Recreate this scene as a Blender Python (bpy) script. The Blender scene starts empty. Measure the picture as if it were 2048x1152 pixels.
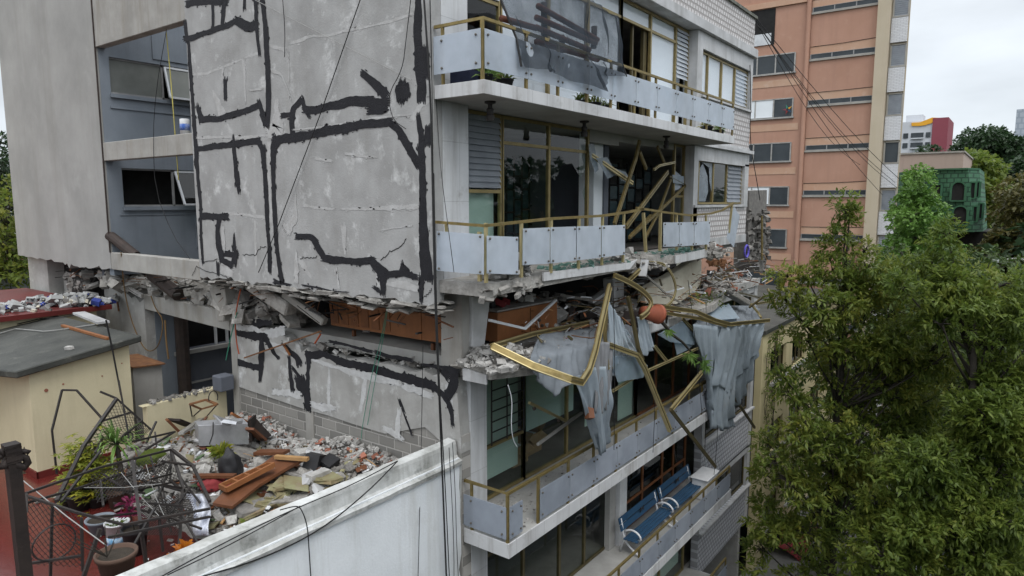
import bpy, bmesh, math, random
import numpy as np
from mathutils import Vector, Matrix, noise as mnoise

# ---------------------------------------------------------------- camera, sky, sun, exposure
SC = bpy.context.scene
COL = SC.collection
F, CX, CY = 1365.0, 1024.0, 576.0
PITCH = math.radians(7.223152)
TH = math.radians(36.46967)
FW = np.array([math.cos(TH), math.sin(TH), 0.0])
RT = np.array([math.sin(TH), -math.cos(TH), 0.0])
UP = np.array([0, 0, 1.0])
F3 = FW * math.cos(PITCH) - UP * math.sin(PITCH)
U3 = FW * math.sin(PITCH) + UP * math.cos(PITCH)
CAM = np.array([-7.957, -7.404, 0.0])

cd = bpy.data.cameras.new('camera')
cam = bpy.data.objects.new('camera', cd)
COL.objects.link(cam)
cd.sensor_width = 36.0
cd.lens = 36.0 * F / 2048.0
cd.clip_start = 0.1
cd.clip_end = 3000
mw = Matrix(((RT[0], U3[0], -F3[0], CAM[0]), (RT[1], U3[1], -F3[1], CAM[1]), (RT[2], U3[2], -F3[2], CAM[2]), (0, 0, 0, 1)))
cam.matrix_world = mw
SC.camera = cam

SUN_EL, SUN_AZ = math.radians(58), math.radians(215)
world = bpy.data.worlds.new("World")
SC.world = world
world.use_nodes = True
wn, wl = world.node_tree.nodes, world.node_tree.links
wn.clear()
w_out = wn.new('ShaderNodeOutputWorld')
w_bg = wn.new('ShaderNodeBackground')
w_sky = wn.new('ShaderNodeTexSky')
w_sky.sky_type = 'NISHITA'
w_sky.sun_disc = False
w_sky.sun_elevation = SUN_EL
w_sky.sun_rotation = SUN_AZ
w_tc = wn.new('ShaderNodeTexCoord')
w_sep = wn.new('ShaderNodeSeparateXYZ')
w_ramp = wn.new('ShaderNodeValToRGB')          # overcast cloud deck: pale at the horizon, brighter overhead
cr = w_ramp.color_ramp
cr.elements[0].position = 0.0; cr.elements[0].color = (0.10, 0.105, 0.10, 1)
cr.elements[1].position = 1.0; cr.elements[1].color = (0.97, 1.0, 1.04, 1)
for p, c in ((0.495, (0.10, 0.105, 0.10)), (0.50, (0.31, 0.332, 0.355)), (0.56, (0.325, 0.347, 0.37)), (0.64, (0.37, 0.39, 0.41)), (0.72, (0.60, 0.63, 0.66))):
    e = cr.elements.new(p); e.color = (*c, 1)
w_map = wn.new('ShaderNodeMapping'); w_map.inputs['Scale'].default_value = (1, 1, 3.2)
w_noi = wn.new('ShaderNodeTexNoise'); w_noi.inputs['Scale'].default_value = 3.1; w_noi.inputs['Detail'].default_value = 5
w_mr = wn.new('ShaderNodeMapRange')
w_mr.inputs[1].default_value = 0.3; w_mr.inputs[2].default_value = 0.7
w_mr.inputs[3].default_value = 0.75; w_mr.inputs[4].default_value = 1.06
w_ma = wn.new('ShaderNodeMath'); w_ma.operation = 'MULTIPLY_ADD'; w_ma.inputs[1].default_value = 0.5; w_ma.inputs[2].default_value = 0.5
w_mul = wn.new('ShaderNodeMix'); w_mul.data_type = 'RGBA'; w_mul.blend_type = 'MULTIPLY'; w_mul.inputs[0].default_value = 1
w_k = wn.new('ShaderNodeVectorMath'); w_k.operation = 'SCALE'; w_k.inputs['Scale'].default_value = 23.0
w_add = wn.new('ShaderNodeMix'); w_add.data_type = 'RGBA'; w_add.blend_type = 'ADD'; w_add.inputs[0].default_value = 0.12
wl.new(w_tc.outputs['Generated'], w_sep.inputs[0])
wl.new(w_sep.outputs['Z'], w_ma.inputs[0]); wl.new(w_ma.outputs[0], w_ramp.inputs[0])
wl.new(w_tc.outputs['Generated'], w_map.inputs[0]); wl.new(w_map.outputs[0], w_noi.inputs['Vector'])
wl.new(w_noi.outputs[0], w_mr.inputs[0])
wl.new(w_ramp.outputs[0], w_mul.inputs[6]); wl.new(w_mr.outputs[0], w_mul.inputs[7])
wl.new(w_mul.outputs[2], w_k.inputs[0])
wl.new(w_k.outputs[0], w_add.inputs[6]); wl.new(w_sky.outputs[0], w_add.inputs[7])
wl.new(w_add.outputs[2], w_bg.inputs['Color'])
w_bg.inputs['Strength'].default_value = 0.1
wl.new(w_bg.outputs[0], w_out.inputs['Surface'])

sd = bpy.data.lights.new('sun', 'SUN')
sd.energy = 1.1
sd.angle = math.radians(22)
sd.color = (1.0, 0.97, 0.93)
sun = bpy.data.objects.new('sun', sd)
COL.objects.link(sun)
# sun stands in front of the street facade and to the left, behind thin cloud
_sv = Vector((math.cos(SUN_EL) * -0.62, math.cos(SUN_EL) * -0.78, math.sin(SUN_EL)))
sun.rotation_euler = _sv.to_track_quat('Z', 'Y').to_euler()

SC.view_settings.view_transform = 'Standard'
SC.view_settings.look = 'None'
SC.view_settings.gamma = 1.0
SC.view_settings.exposure = 0.18
SC.cycles.max_bounces = 6
SC.cycles.transparent_max_bounces = 16
SC.cycles.use_denoising = True

# ---------------------------------------------------------------- helpers
R = random.Random(7)
NR = np.random.default_rng(11)
GZ = -14.4                 # street level (camera height is 0)
L = 0.6                    # how far the standing lower storeys lie to the +x side of the shifted upper ones


def ray(px, py):
    return F3 + RT * (px - CX) / F - U3 * (py - CY) / F


def W(px, py, x=None, y=None, z=None, d=None):
    """point of the photograph laid on a real plane of the place (wall, slab or ground), or at a depth d"""
    r = ray(px, py)
    if x is not None: t = (x - CAM[0]) / r[0]
    elif y is not None: t = (y - CAM[1]) / r[1]
    elif z is not None: t = (z - CAM[2]) / r[2]
    else: t = d
    return CAM + t * r


def c2(x, y): return 350 + x / 3.491, y / 3.491
def c3(x, y): return 350 + x / 3.491, 300 + y / 3.491
def c4(x, y): return 860 + x / 3.012, y / 3.012
def c5(x, y): return 860 + x / 3.012, 180 + y / 3.012
def c6(x, y): return 860 + x / 2.743, 480 + y / 2.743
def c7(x, y): return 860 + x / 2.926, 760 + y / 2.926
def c8(x, y): return 1480 + x / 2.056, y / 2.056
def cw(x, y): return 400 + x / 3.2, 540 + y / 3.2
def cl(x, y): return x / 3.84, 500 + y / 3.84
def cb(x, y): return x / 3.0975, 780 + y / 3.0975
def cr_(x, y): return 320 + x / 3.6, 760 + y / 3.6
def cp(x, y): return 300 + x / 3.103, 860 + y / 3.103


class MB:
    """collects shapes and links them as ONE mesh object"""
    def __init__(s): s.v = []; s.f = []; s.m = []; s.seg = []
    def add(s, vs, fs, mi=0):
        o = len(s.v); s.seg.append((o, len(s.f)))
        s.v += [tuple(map(float, p)) for p in vs]
        s.f += [tuple(i + o for i in f) for f in fs]
        s.m += [mi] * len(fs)
        return s
    def box(s, x0, x1, y0, y1, z0, z1, mi=0):
        v = [(x, y, z) for z in (z0, z1) for y in (y0, y1) for x in (x0, x1)]
        return s.add(v, [(0, 2, 3, 1), (4, 5, 7, 6), (0, 1, 5, 4), (2, 6, 7, 3), (0, 4, 6, 2), (1, 3, 7, 5)], mi)
    def prism(s, pts, vec, mi=0):
        n = len(pts); pts = [np.array(p, float) for p in pts]; vec = np.array(vec, float)
        v = pts + [p + vec for p in pts]
        f = [tuple(range(n)), tuple(range(2 * n - 1, n - 1, -1))] + [(i, i + n, (i + 1) % n + n, (i + 1) % n) for i in range(n)]
        return s.add(v, f, mi)
    def bar(s, a, b, w, h=None, up=(0, 0, 1), mi=0):
        h = w if h is None else h
        a, b = np.array(a, float), np.array(b, float)
        d = b - a; ln = np.linalg.norm(d)
        if ln < 1e-6: return s
        d /= ln; up = np.array(up, float)
        if abs(np.dot(d, up)) > .97: up = np.array((1, 0, 0.)) if abs(d[0]) < .9 else np.array((0, 1., 0))
        r = np.cross(d, up); r /= np.linalg.norm(r); u = np.cross(r, d)
        v = []
        for p in (a, b):
            for i, j in ((-1, -1), (1, -1), (1, 1), (-1, 1)): v.append(p + r * i * w / 2 + u * j * h / 2)
        return s.add(v, [(3, 2, 1, 0), (4, 5, 6, 7), (0, 1, 5, 4), (1, 2, 6, 5), (2, 3, 7, 6), (3, 0, 4, 7)], mi)
    def strip(s, pts, w, h, up=(0, 0, 1), mi=0):
        """bent rectangular profile running through all the points"""
        P = [np.array(p, float) for p in pts]; n = len(P); v = []; f = []
        for i, p in enumerate(P):
            d = (P[min(i + 1, n - 1)] - P[max(i - 1, 0)]); d = d / (np.linalg.norm(d) + 1e-9)
            u0 = np.array(up, float)
            if abs(np.dot(d, u0)) > .97: u0 = np.array((1, 0, 0.)) if abs(d[0]) < .9 else np.array((0, 1., 0))
            r = np.cross(d, u0); r /= np.linalg.norm(r); u = np.cross(r, d)
            for a, b in ((-1, -1), (1, -1), (1, 1), (-1, 1)): v.append(p + r * a * w / 2 + u * b * h / 2)
        for i in range(n - 1):
            o = 4 * i
            for k in range(4): f.append((o + k, o + (k + 1) % 4, o + 4 + (k + 1) % 4, o + 4 + k))
        f += [(3, 2, 1, 0), (4 * n - 4, 4 * n - 3, 4 * n - 2, 4 * n - 1)]
        return s.add(v, f, mi)
    def tube(s, pts, r, n=6, mi=0):
        P = [np.array(p, float) for p in pts]; k = len(P)
        rs = r if hasattr(r, '__len__') else [r] * k
        v = []; f = []; ref = np.array((0.31, 0.52, 0.79))
        for i, p in enumerate(P):
            d = P[min(i + 1, k - 1)] - P[max(i - 1, 0)]; d = d / (np.linalg.norm(d) + 1e-9)
            q = np.cross(d, ref); q /= np.linalg.norm(q) + 1e-9; u = np.cross(d, q)
            for j in range(n):
                a = 2 * math.pi * j / n; v.append(p + (q * math.cos(a) + u * math.sin(a)) * rs[i])
        for i in range(k - 1):
            for j in range(n): f.append((i * n + j, i * n + (j + 1) % n, (i + 1) * n + (j + 1) % n, (i + 1) * n + j))
        f += [tuple(range(n - 1, -1, -1)), tuple(range((k - 1) * n, k * n))]
        return s.add(v, f, mi)
    def lathe(s, prof, c=(0, 0, 0), n=20, mi=0):
        v = []; f = []
        for r, z in prof:
            for j in range(n):
                a = 2 * math.pi * j / n; v.append((c[0] + r * math.cos(a), c[1] + r * math.sin(a), c[2] + z))
        for i in range(len(prof) - 1):
            for j in range(n): f.append((i * n + j, i * n + (j + 1) % n, (i + 1) * n + (j + 1) % n, (i + 1) * n + j))
        f += [tuple(range(n - 1, -1, -1)), tuple(range((len(prof) - 1) * n, len(prof) * n))]
        return s.add(v, f, mi)
    def ball(s, c, r, n=8, mi=0, sz=1.0):
        prof = [(max(1e-3, r * math.sin(math.pi * i / n)), -r * sz * math.cos(math.pi * i / n)) for i in range(n + 1)]
        return s.lathe(prof, c, n + 2, mi)
    def chunk(s, c, sx, sy, sz, rot=None, jit=.22, mi=0, rnd=None):
        rnd = rnd or R
        M = rot if rot is not None else euler(rnd.uniform(-.5, .5), rnd.uniform(-.5, .5), rnd.uniform(0, 6.3))
        v = []
        for z in (-1, 1):
            for y in (-1, 1):
                for x in (-1, 1):
                    p = np.array((x * sx / 2 * (1 + rnd.uniform(-jit, jit)) + rnd.uniform(-jit, jit) * sx * .3,
                                  y * sy / 2 * (1 + rnd.uniform(-jit, jit)) + rnd.uniform(-jit, jit) * sy * .3,
                                  z * sz / 2 * (1 + rnd.uniform(-jit, jit))))
                    v.append(M @ p + np.array(c))
        return s.add(v, [(0, 2, 3, 1), (4, 5, 7, 6), (0, 1, 5, 4), (2, 6, 7, 3), (0, 4, 6, 2), (1, 3, 7, 5)], mi)
    def grid(s, P, mi=0, closed=False):
        """P: rows of points"""
        n, m = len(P), len(P[0]); v = [p for row in P for p in row]
        f = [(i * m + j, i * m + j + 1, (i + 1) * m + j + 1, (i + 1) * m + j) for i in range(n - 1) for j in range(m - 1)]
        return s.add(v, f, mi)
    def each(s, name, mat, parent=None, smooth=False):
        """every shape collected so far becomes an object of its own"""
        out = []; E = s.seg + [(len(s.v), len(s.f))]
        for (v0, f0), (v1, f1) in zip(E[:-1], E[1:]):
            q = MB(); q.v = s.v[v0:v1]; q.f = [tuple(i - v0 for i in f) for f in s.f[f0:f1]]; q.m = s.m[f0:f1]; out.append(q.build(name, mat, parent, smooth))
        return out
    def build(s, name, mat, parent=None, smooth=False):
        me = bpy.data.meshes.new(name)
        me.from_pydata(s.v, [], s.f)
        mats = mat if isinstance(mat, (list, tuple)) else [mat]
        for m in mats: me.materials.append(m)
        if any(s.m): me.polygons.foreach_set('material_index', s.m)
        if smooth: me.polygons.foreach_set('use_smooth', [True] * len(s.f))
        bm = bmesh.new(); bm.from_mesh(me)
        bmesh.ops.recalc_face_normals(bm, faces=bm.faces); bm.to_mesh(me); bm.free()
        me.update()
        o = bpy.data.objects.new(name, me); COL.objects.link(o)
        if parent is not None:
            o.parent = parent; o.matrix_parent_inverse = Matrix.Translation(parent.location).inverted() if parent.type == 'EMPTY' and parent.parent is None else Matrix()
        return o


def euler(a, b, c):
    ca, sa, cb_, sb, cc, sc = math.cos(a), math.sin(a), math.cos(b), math.sin(b), math.cos(c), math.sin(c)
    return np.array(((cc, -sc, 0), (sc, cc, 0), (0, 0, 1.))) @ np.array(((cb_, 0, sb), (0, 1, 0), (-sb, 0, cb_))) @ np.array(((1, 0, 0), (0, ca, -sa), (0, sa, ca)))


def tag(o, label, cat, group=None):
    o['label'] = label; o['category'] = cat
    if group: o['group'] = group
    if 'kind' not in o: o['kind'] = 'thing'
    return o


def thing(name, label, cat, loc=(0, 0, 0), group=None):
    o = bpy.data.objects.new(name, None); COL.objects.link(o)
    o.location = tuple(map(float, loc)); o.empty_display_size = .2
    return tag(o, label, cat, group)


def struct(o, kind='structure'):
    o['kind'] = kind
    return o


def solid(o, t, off=0.0):
    m = o.modifiers.new('thickness', 'SOLIDIFY'); m.thickness = t; m.offset = off
    return o


def bev(o, w=.01, seg=1):
    m = o.modifiers.new('bevel', 'BEVEL'); m.width = w; m.segments = seg; m.limit_method = 'ANGLE'
    return o


# ---------------------------------------------------------------- materials
def srgb(r, g, b):
    f = lambda c: (c / 255 / 12.92) if c / 255 <= .04045 else ((c / 255 + .055) / 1.055) ** 2.4
    return (f(r), f(g), f(b))


def pm(name, c1, c2=None, scale=2.0, rough=.85, bump=.15, bscale=40, streak=0, scol=(.08, .075, .06), metal=0, spec=.3, isl=0, spots=0, spcol=(.7, .7, .68), spscale=3.0, lo=.35, hi=.65, sksc=3.2):
    m = bpy.data.materials.new(name); m.use_nodes = True
    N, K = m.node_tree.nodes, m.node_tree.links
    b = N['Principled BSDF']
    b.inputs['Roughness'].default_value = rough; b.inputs['Metallic'].default_value = metal
    b.inputs['Specular IOR Level'].default_value = spec
    tc = N.new('ShaderNodeTexCoord')
    c2 = c2 or tuple(x * .8 for x in c1)
    def noi(sc, vec, det=6, ro=.6):
        n = N.new('ShaderNodeTexNoise'); n.inputs['Scale'].default_value = sc; n.inputs['Detail'].default_value = det; n.inputs['Roughness'].default_value = ro
        K.new(vec, n.inputs['Vector']); return n.outputs[0]
    def mr(v, a, b_, c=0, d=1):
        n = N.new('ShaderNodeMapRange'); n.clamp = True
        for i, q in enumerate((a, b_, c, d)): n.inputs[i + 1].default_value = q
        K.new(v, n.inputs[0]); return n.outputs[0]
    def mix(fac, a, b_, bt='MIX'):
        n = N.new('ShaderNodeMix'); n.data_type = 'RGBA'; n.blend_type = bt
        for s, q in ((0, fac), (6, a), (7, b_)):
            if isinstance(q, (int, float)): n.inputs[s].default_value = q
            elif isinstance(q, tuple): n.inputs[s].default_value = (*q, 1)
            else: K.new(q, n.inputs[s])
        return n.outputs[2]
    vec = tc.outputs['Object']
    col = mix(mr(noi(scale, vec), lo, hi), c1, c2)
    fine = noi(bscale, vec, 4)
    col = mix(mr(fine, .3, .7, 0, .25), col, tuple(x * .75 for x in c1))
    if spots:
        col = mix(mr(noi(spscale, vec, 8, .7), .56, .72, 0, spots), col, spcol)
    if streak:
        mp = N.new('ShaderNodeMapping'); mp.inputs['Scale'].default_value = (1, 1, .09); K.new(vec, mp.inputs[0])
        a = mr(noi(sksc, mp.outputs[0], 7, .65), .5, .72, 0, streak)
        col = mix(a, col, scol)
    if isl:
        g = N.new('ShaderNodeNewGeometry')
        h = N.new('ShaderNodeHueSaturation'); K.new(col, h.inputs['Color'])
        K.new(mr(g.outputs['Random Per Island'], 0, 1, 1 - isl, 1 + isl), h.inputs['Value'])
        col = h.outputs[0]
    K.new(col, b.inputs['Base Color'])
    if bump:
        bp = N.new('ShaderNodeBump'); bp.inputs['Strength'].default_value = bump; bp.inputs['Distance'].default_value = .02
        K.new(fine, bp.inputs['Height']); K.new(bp.outputs[0], b.inputs['Normal'])
    m['_'] = 0
    return m


def glass_mat(name, tint, trans=.8, rough=.02, diff=None):
    """thin pane: part see-through, part mirror by angle; diff = milky share colour"""
    m = bpy.data.materials.new(name); m.use_nodes = True
    N, K = m.node_tree.nodes, m.node_tree.links; N.clear()
    o = N.new('ShaderNodeOutputMaterial'); t = N.new('ShaderNodeBsdfTransparent'); g = N.new('ShaderNodeBsdfGlossy')
    t.inputs[0].default_value = (*tint, 1); g.inputs['Roughness'].default_value = rough
    fr = N.new('ShaderNodeFresnel'); fr.inputs[0].default_value = 1.5
    ge = N.new('ShaderNodeNewGeometry'); nb = N.new('ShaderNodeMath'); nb.operation = 'SUBTRACT'; nb.inputs[0].default_value = 1; K.new(ge.outputs['Backfacing'], nb.inputs[1])
    ff = N.new('ShaderNodeMath'); ff.operation = 'MULTIPLY'; K.new(fr.outputs[0], ff.inputs[0]); K.new(nb.outputs[0], ff.inputs[1])
    mx = N.new('ShaderNodeMixShader'); K.new(ff.outputs[0], mx.inputs[0]); K.new(t.outputs[0], mx.inputs[1]); K.new(g.outputs[0], mx.inputs[2])
    out = mx.outputs[0]
    if diff:
        d = N.new('ShaderNodeBsdfDiffuse'); d.inputs[0].default_value = (*diff, 1)
        tr = N.new('ShaderNodeBsdfTranslucent'); tr.inputs[0].default_value = (*diff, 1)
        m1 = N.new('ShaderNodeMixShader'); m1.inputs[0].default_value = .35; K.new(d.outputs[0], m1.inputs[1]); K.new(tr.outputs[0], m1.inputs[2])
        tc = N.new('ShaderNodeTexCoord'); no = N.new('ShaderNodeTexNoise'); no.inputs['Scale'].default_value = 2.5; no.inputs['Detail'].default_value = 6
        K.new(tc.outputs['Object'], no.inputs['Vector'])
        mr = N.new('ShaderNodeMapRange'); mr.inputs[1].default_value = .3; mr.inputs[2].default_value = .7
        oi = N.new('ShaderNodeObjectInfo'); rv = N.new('ShaderNodeMath'); rv.operation = 'MULTIPLY_ADD'; rv.inputs[1].default_value = .24; rv.inputs[2].default_value = -.14; K.new(oi.outputs['Random'], rv.inputs[0])
        mr.inputs[3].default_value = 1 - trans - .12; mr.inputs[4].default_value = 1 - trans + .1
        K.new(no.outputs[0], mr.inputs[0])
        m2 = N.new('ShaderNodeMixShader'); av = N.new('ShaderNodeMath'); av.operation = 'ADD'; av.use_clamp = True; K.new(mr.outputs[0], av.inputs[0]); K.new(rv.outputs[0], av.inputs[1]); K.new(av.outputs[0], m2.inputs[0]); K.new(out, m2.inputs[1]); K.new(m1.outputs[0], m2.inputs[2]); out = m2.outputs[0]
    K.new(out, o.inputs['Surface'])
    return m


def leaf_mat(name, cols, trans=.35):
    m = bpy.data.materials.new(name); m.use_nodes = True
    N, K = m.node_tree.nodes, m.node_tree.links; N.clear()
    o = N.new('ShaderNodeOutputMaterial'); g = N.new('ShaderNodeNewGeometry')
    r = N.new('ShaderNodeValToRGB'); e = r.color_ramp.elements
    e[0].position = 0; e[0].color = (*cols[0], 1); e[1].position = 1; e[1].color = (*cols[-1], 1)
    for i, c in enumerate(cols[1:-1]):
        q = e.new((i + 1) / (len(cols) - 1)); q.color = (*c, 1)
    tc = N.new('ShaderNodeTexCoord'); no = N.new('ShaderNodeTexNoise'); no.inputs['Scale'].default_value = .9; K.new(tc.outputs['Object'], no.inputs['Vector'])
    ad = N.new('ShaderNodeMath'); ad.operation = 'MULTIPLY_ADD'; ad.inputs[1].default_value = .5
    sb = N.new('ShaderNodeMapRange'); sb.inputs[1].default_value = .3; sb.inputs[2].default_value = .7; sb.inputs[3].default_value = 0; sb.inputs[4].default_value = .5
    K.new(no.outputs[0], sb.inputs[0]); K.new(g.outputs['Random Per Island'], ad.inputs[0]); K.new(sb.outputs[0], ad.inputs[2])
    K.new(ad.outputs[0], r.inputs[0])
    d = N.new('ShaderNodeBsdfPrincipled'); d.inputs['Roughness'].default_value = .5; d.inputs['Specular IOR Level'].default_value = .35
    t = N.new('ShaderNodeBsdfTranslucent'); mx = N.new('ShaderNodeMixShader'); mx.inputs[0].default_value = trans
    K.new(r.outputs[0], d.inputs['Base Color']); K.new(r.outputs[0], t.inputs[0])
    K.new(d.outputs[0], mx.inputs[1]); K.new(t.outputs[0], mx.inputs[2]); K.new(mx.outputs[0], o.inputs['Surface'])
    return m


def brick_mat(name, ca, cb, mortar, sx, sz, mort=.02, axis='x', bump=.4, rough=.9, offset=.5, scol=None, sk=0):
    """blocks or tiles laid in courses on a wall that runs along axis"""
    m = pm(name, ca, bump=0, streak=sk, scol=scol or (.1, .1, .1), spots=.75 if sk else 0, spcol=(.21, .19, .165), spscale=2.6); N, K = m.node_tree.nodes, m.node_tree.links
    b = N['Principled BSDF']; b.inputs['Roughness'].default_value = rough
    tc = N.new('ShaderNodeTexCoord'); sp = N.new('ShaderNodeSeparateXYZ'); cm = N.new('ShaderNodeCombineXYZ')
    K.new(tc.outputs['Object'], sp.inputs[0]); K.new(sp.outputs['X' if axis == 'x' else 'Y'], cm.inputs[0]); K.new(sp.outputs['Z'], cm.inputs[1])
    br = N.new('ShaderNodeTexBrick'); K.new(cm.outputs[0], br.inputs['Vector']); br.offset = offset
    br.inputs['Scale'].default_value = 1; br.inputs['Brick Width'].default_value = sx; br.inputs['Row Height'].default_value = sz
    br.inputs['Mortar Size'].default_value = mort; br.inputs['Mortar Smooth'].default_value = .3
    br.inputs['Color1'].default_value = (*ca, 1); br.inputs['Color2'].default_value = (*cb, 1); br.inputs['Mortar'].default_value = (*mortar, 1)
    old = b.inputs['Base Color'].links[0].from_socket
    mx = N.new('ShaderNodeMix'); mx.data_type = 'RGBA'; mx.blend_type = 'MIX'; mx.inputs[0].default_value = .38 if sk else .82
    K.new(old, mx.inputs[6]); K.new(br.outputs['Color'], mx.inputs[7]); K.new(mx.outputs[2], b.inputs['Base Color'])
    iv = N.new('ShaderNodeMath'); iv.operation = 'SUBTRACT'; iv.inputs[0].default_value = 1; K.new(br.outputs['Fac'], iv.inputs[1])
    bp = N.new('ShaderNodeBump'); bp.inputs['Strength'].default_value = bump; bp.inputs['Distance'].default_value = .03
    K.new(iv.outputs[0], bp.inputs['Height']); K.new(bp.outputs[0], b.inputs['Normal'])
    return m


M = {}
M['render_grey'] = pm('render_grey', (.385, .385, .38), (.28, .278, .272), 1.5, bump=.3, bscale=30, spots=.85, spcol=(.64, .645, .64), spscale=1.9, streak=.25, scol=(.22, .21, .19))
M['render_low'] = pm('render_low', (.40, .395, .38), (.29, .285, .27), 1.8, bump=.3, bscale=26, spots=.8, spcol=(.66, .67, .67), spscale=1.9, streak=.25, scol=(.19, .18, .16))
M['block_grey'] = pm('block_grey', (.36, .355, .34), (.27, .267, .255), .6, bump=.12, sksc=1.1, streak=.5, scol=(.22, .21, .19), spots=.35, spcol=(.45, .45, .43), spscale=.9)
M['beam_grey'] = pm('beam_grey', (.37, .36, .335), (.27, .26, .24), 1.5, bump=.15, streak=.55, scol=(.2, .17, .13))
M['broken'] = pm('broken', (.36, .345, .32), (.19, .18, .165), 6, bump=.9, bscale=14, spots=.6, spcol=(.5, .49, .47), spscale=7, isl=.25)
M['rubble_pale'] = pm('rubble_pale', (.42, .41, .39), (.26, .25, .235), 6, bump=.5, bscale=25, isl=.3)
M['rubble_dark'] = pm('rubble_dark', (.19, .18, .165), (.10, .095, .09), 6, bump=.5, bscale=25, isl=.35)
M['dust'] = pm('dust', (.30, .285, .265), (.16, .15, .135), 5, bump=.8, bscale=22, spots=.6, spcol=(.52, .51, .5), spscale=14)
M['brick_red'] = pm('brick_red', (.30, .12, .08), (.22, .09, .06), 8, isl=.25)
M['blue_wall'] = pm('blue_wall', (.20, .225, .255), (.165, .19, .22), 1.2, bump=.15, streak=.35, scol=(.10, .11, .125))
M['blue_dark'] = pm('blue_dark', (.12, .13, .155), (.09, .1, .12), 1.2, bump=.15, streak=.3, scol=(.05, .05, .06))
M['tar'] = pm('tar', (.014, .014, .017), (.02, .02, .024), 6, rough=.75, bump=.5, bscale=35, spec=.25)
M['plaster'] = pm('plaster', (.55, .555, .555), (.42, .42, .415), 6, bump=.4, bscale=30)
M['plaster_thin'] = pm('plaster_thin', (.46, .46, .455), (.36, .355, .345), 6, bump=.3, bscale=30)
M['marble'] = brick_mat('marble', (.56, .57, .58), (.46, .47, .485), (.2, .2, .2), .62, .95, .006, 'x', .1, .35, 0, (.2, .185, .165), .75)
M['marble_side'] = pm('marble_side', (.5, .505, .51), (.36, .36, .36), 2.0, rough=.4, bump=.05, streak=.6, scol=(.2, .19, .175))
M['fascia'] = brick_mat('fascia', (.58, .585, .59), (.42, .425, .43), (.16, .155, .15), .42, 2.0, .008, 'x', .15, .45, 0, (.17, .15, .13), .85)
M['soffit'] = pm('soffit', (.40, .395, .375), (.29, .285, .27), 1.5, bump=.1, spots=.3, spcol=(.2, .19, .17), spscale=2)
M['hextile'] = brick_mat('hextile', (.62, .60, .595), (.54, .525, .52), (.30, .28, .27), .19, .15, .03, 'x', 1.0, .8)
M['hexgrey'] = brick_mat('hexgrey', (.52, .53, .56), (.42, .43, .46), (.24, .24, .25), .19, .15, .03, 'x', 1.0, .8)
M['gold'] = pm('gold', (.27, .205, .08), (.17, .13, .05), 7, rough=.55, bump=.1, metal=.6, spec=.45, spots=.55, spcol=(.26, .235, .17), spscale=5)
M['gold_frame'] = pm('gold_frame', (.30, .235, .10), (.21, .16, .065), 4, rough=.45, bump=.05, metal=.45, spec=.5)
M['gold_pale'] = pm('gold_pale', (.52, .44, .24), (.40, .33, .16), 4, rough=.4, bump=.05, metal=.55, spec=.5)
M['gold_dark'] = pm('gold_dark', (.13, .105, .05), (.085, .07, .035), 4, rough=.5, bump=.05, metal=.4)
M['thin_frame'] = pm('thin_frame', (.30, .30, .30), (.2, .2, .2), 4, rough=.6)
M['silver'] = pm('silver', (.42, .41, .39), (.3, .29, .27), 4, rough=.45, bump=.05, metal=.5)
M['white_frame'] = pm('white_frame', (.62, .64, .66), (.5, .52, .54), 4, rough=.5, bump=.03)
M['glass'] = glass_mat('glass', (.88, .93, .91))
M['glass_bright'] = glass_mat('glass_bright', (.97, .98, .99))
M['glass_dark'] = glass_mat('glass_dark', (.45, .5, .48))
M['frost'] = glass_mat('frost', (.72, .78, .84), trans=.26, rough=.25, diff=(.64, .69, .75))
M['frost_dirty'] = glass_mat('frost_dirty', (.66, .72, .78), trans=.34, rough=.3, diff=(.45, .485, .545))
M['frost_clear'] = glass_mat('frost_clear', (.72, .78, .82), trans=.5, rough=.2, diff=(.52, .58, .64))
M['dirty_pane'] = glass_mat('dirty_pane', (.5, .5, .45), trans=.25, rough=.3, diff=(.33, .345, .325))
M['louvre'] = glass_mat('louvre', (.7, .75, .8), trans=.25, rough=.2, diff=(.42, .45, .49))
M['louvre_white'] = glass_mat('louvre_white', (.75, .8, .85), trans=.15, rough=.2, diff=(.66, .7, .75))
M['shard'] = glass_mat('shard', (.5, .75, .68), trans=.6, rough=.05, diff=(.26, .40, .36))
M['blind'] = pm('blind', (.76, .80, .83), (.70, .74, .77), 1, rough=.9, bump=.05)
M['blind_green'] = pm('blind_green', (.50, .57, .53), (.44, .51, .47), .8, rough=.9, bump=.05)
M['room_wall'] = pm('room_wall', (.42, .41, .40), (.34, .33, .32), 1)
M['room_floor'] = pm('room_floor', (.14, .125, .11), (.09, .08, .07), 2)
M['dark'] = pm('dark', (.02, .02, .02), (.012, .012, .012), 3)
M['iron'] = pm('iron', (.02, .019, .019), (.035, .028, .024), 9, rough=.6, bump=.2, spec=.4)
M['rust'] = pm('rust', (.22, .105, .045), (.12, .055, .03), 7, rough=.85, bump=.3)
M['knob'] = pm('knob', (.16, .15, .13), (.1, .09, .08), 6, rough=.5, metal=.5)
M['rust_pipe'] = pm('rust_pipe', (.055, .04, .034), (.035, .028, .025), 6, rough=.7, bump=.2)
M['wood_orange'] = pm('wood_orange', (.28, .112, .042), (.21, .085, .033), 4, rough=.5, bump=.1, streak=.3, scol=(.12, .045, .02))
M['wood_brown'] = pm('wood_brown', (.16, .062, .028), (.11, .045, .022), 4, rough=.5, bump=.1)
M['wood_dark'] = pm('wood_dark', (.028, .020, .017), (.016, .012, .011), 5, rough=.65, bump=.2)
M['wood_pale'] = pm('wood_pale', (.42, .25, .11), (.33, .19, .08), 5, rough=.7, bump=.2)
M['wood_frame'] = pm('wood_frame', (.23, .09, .035), (.15, .06, .025), 5, rough=.5, bump=.1)
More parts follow.
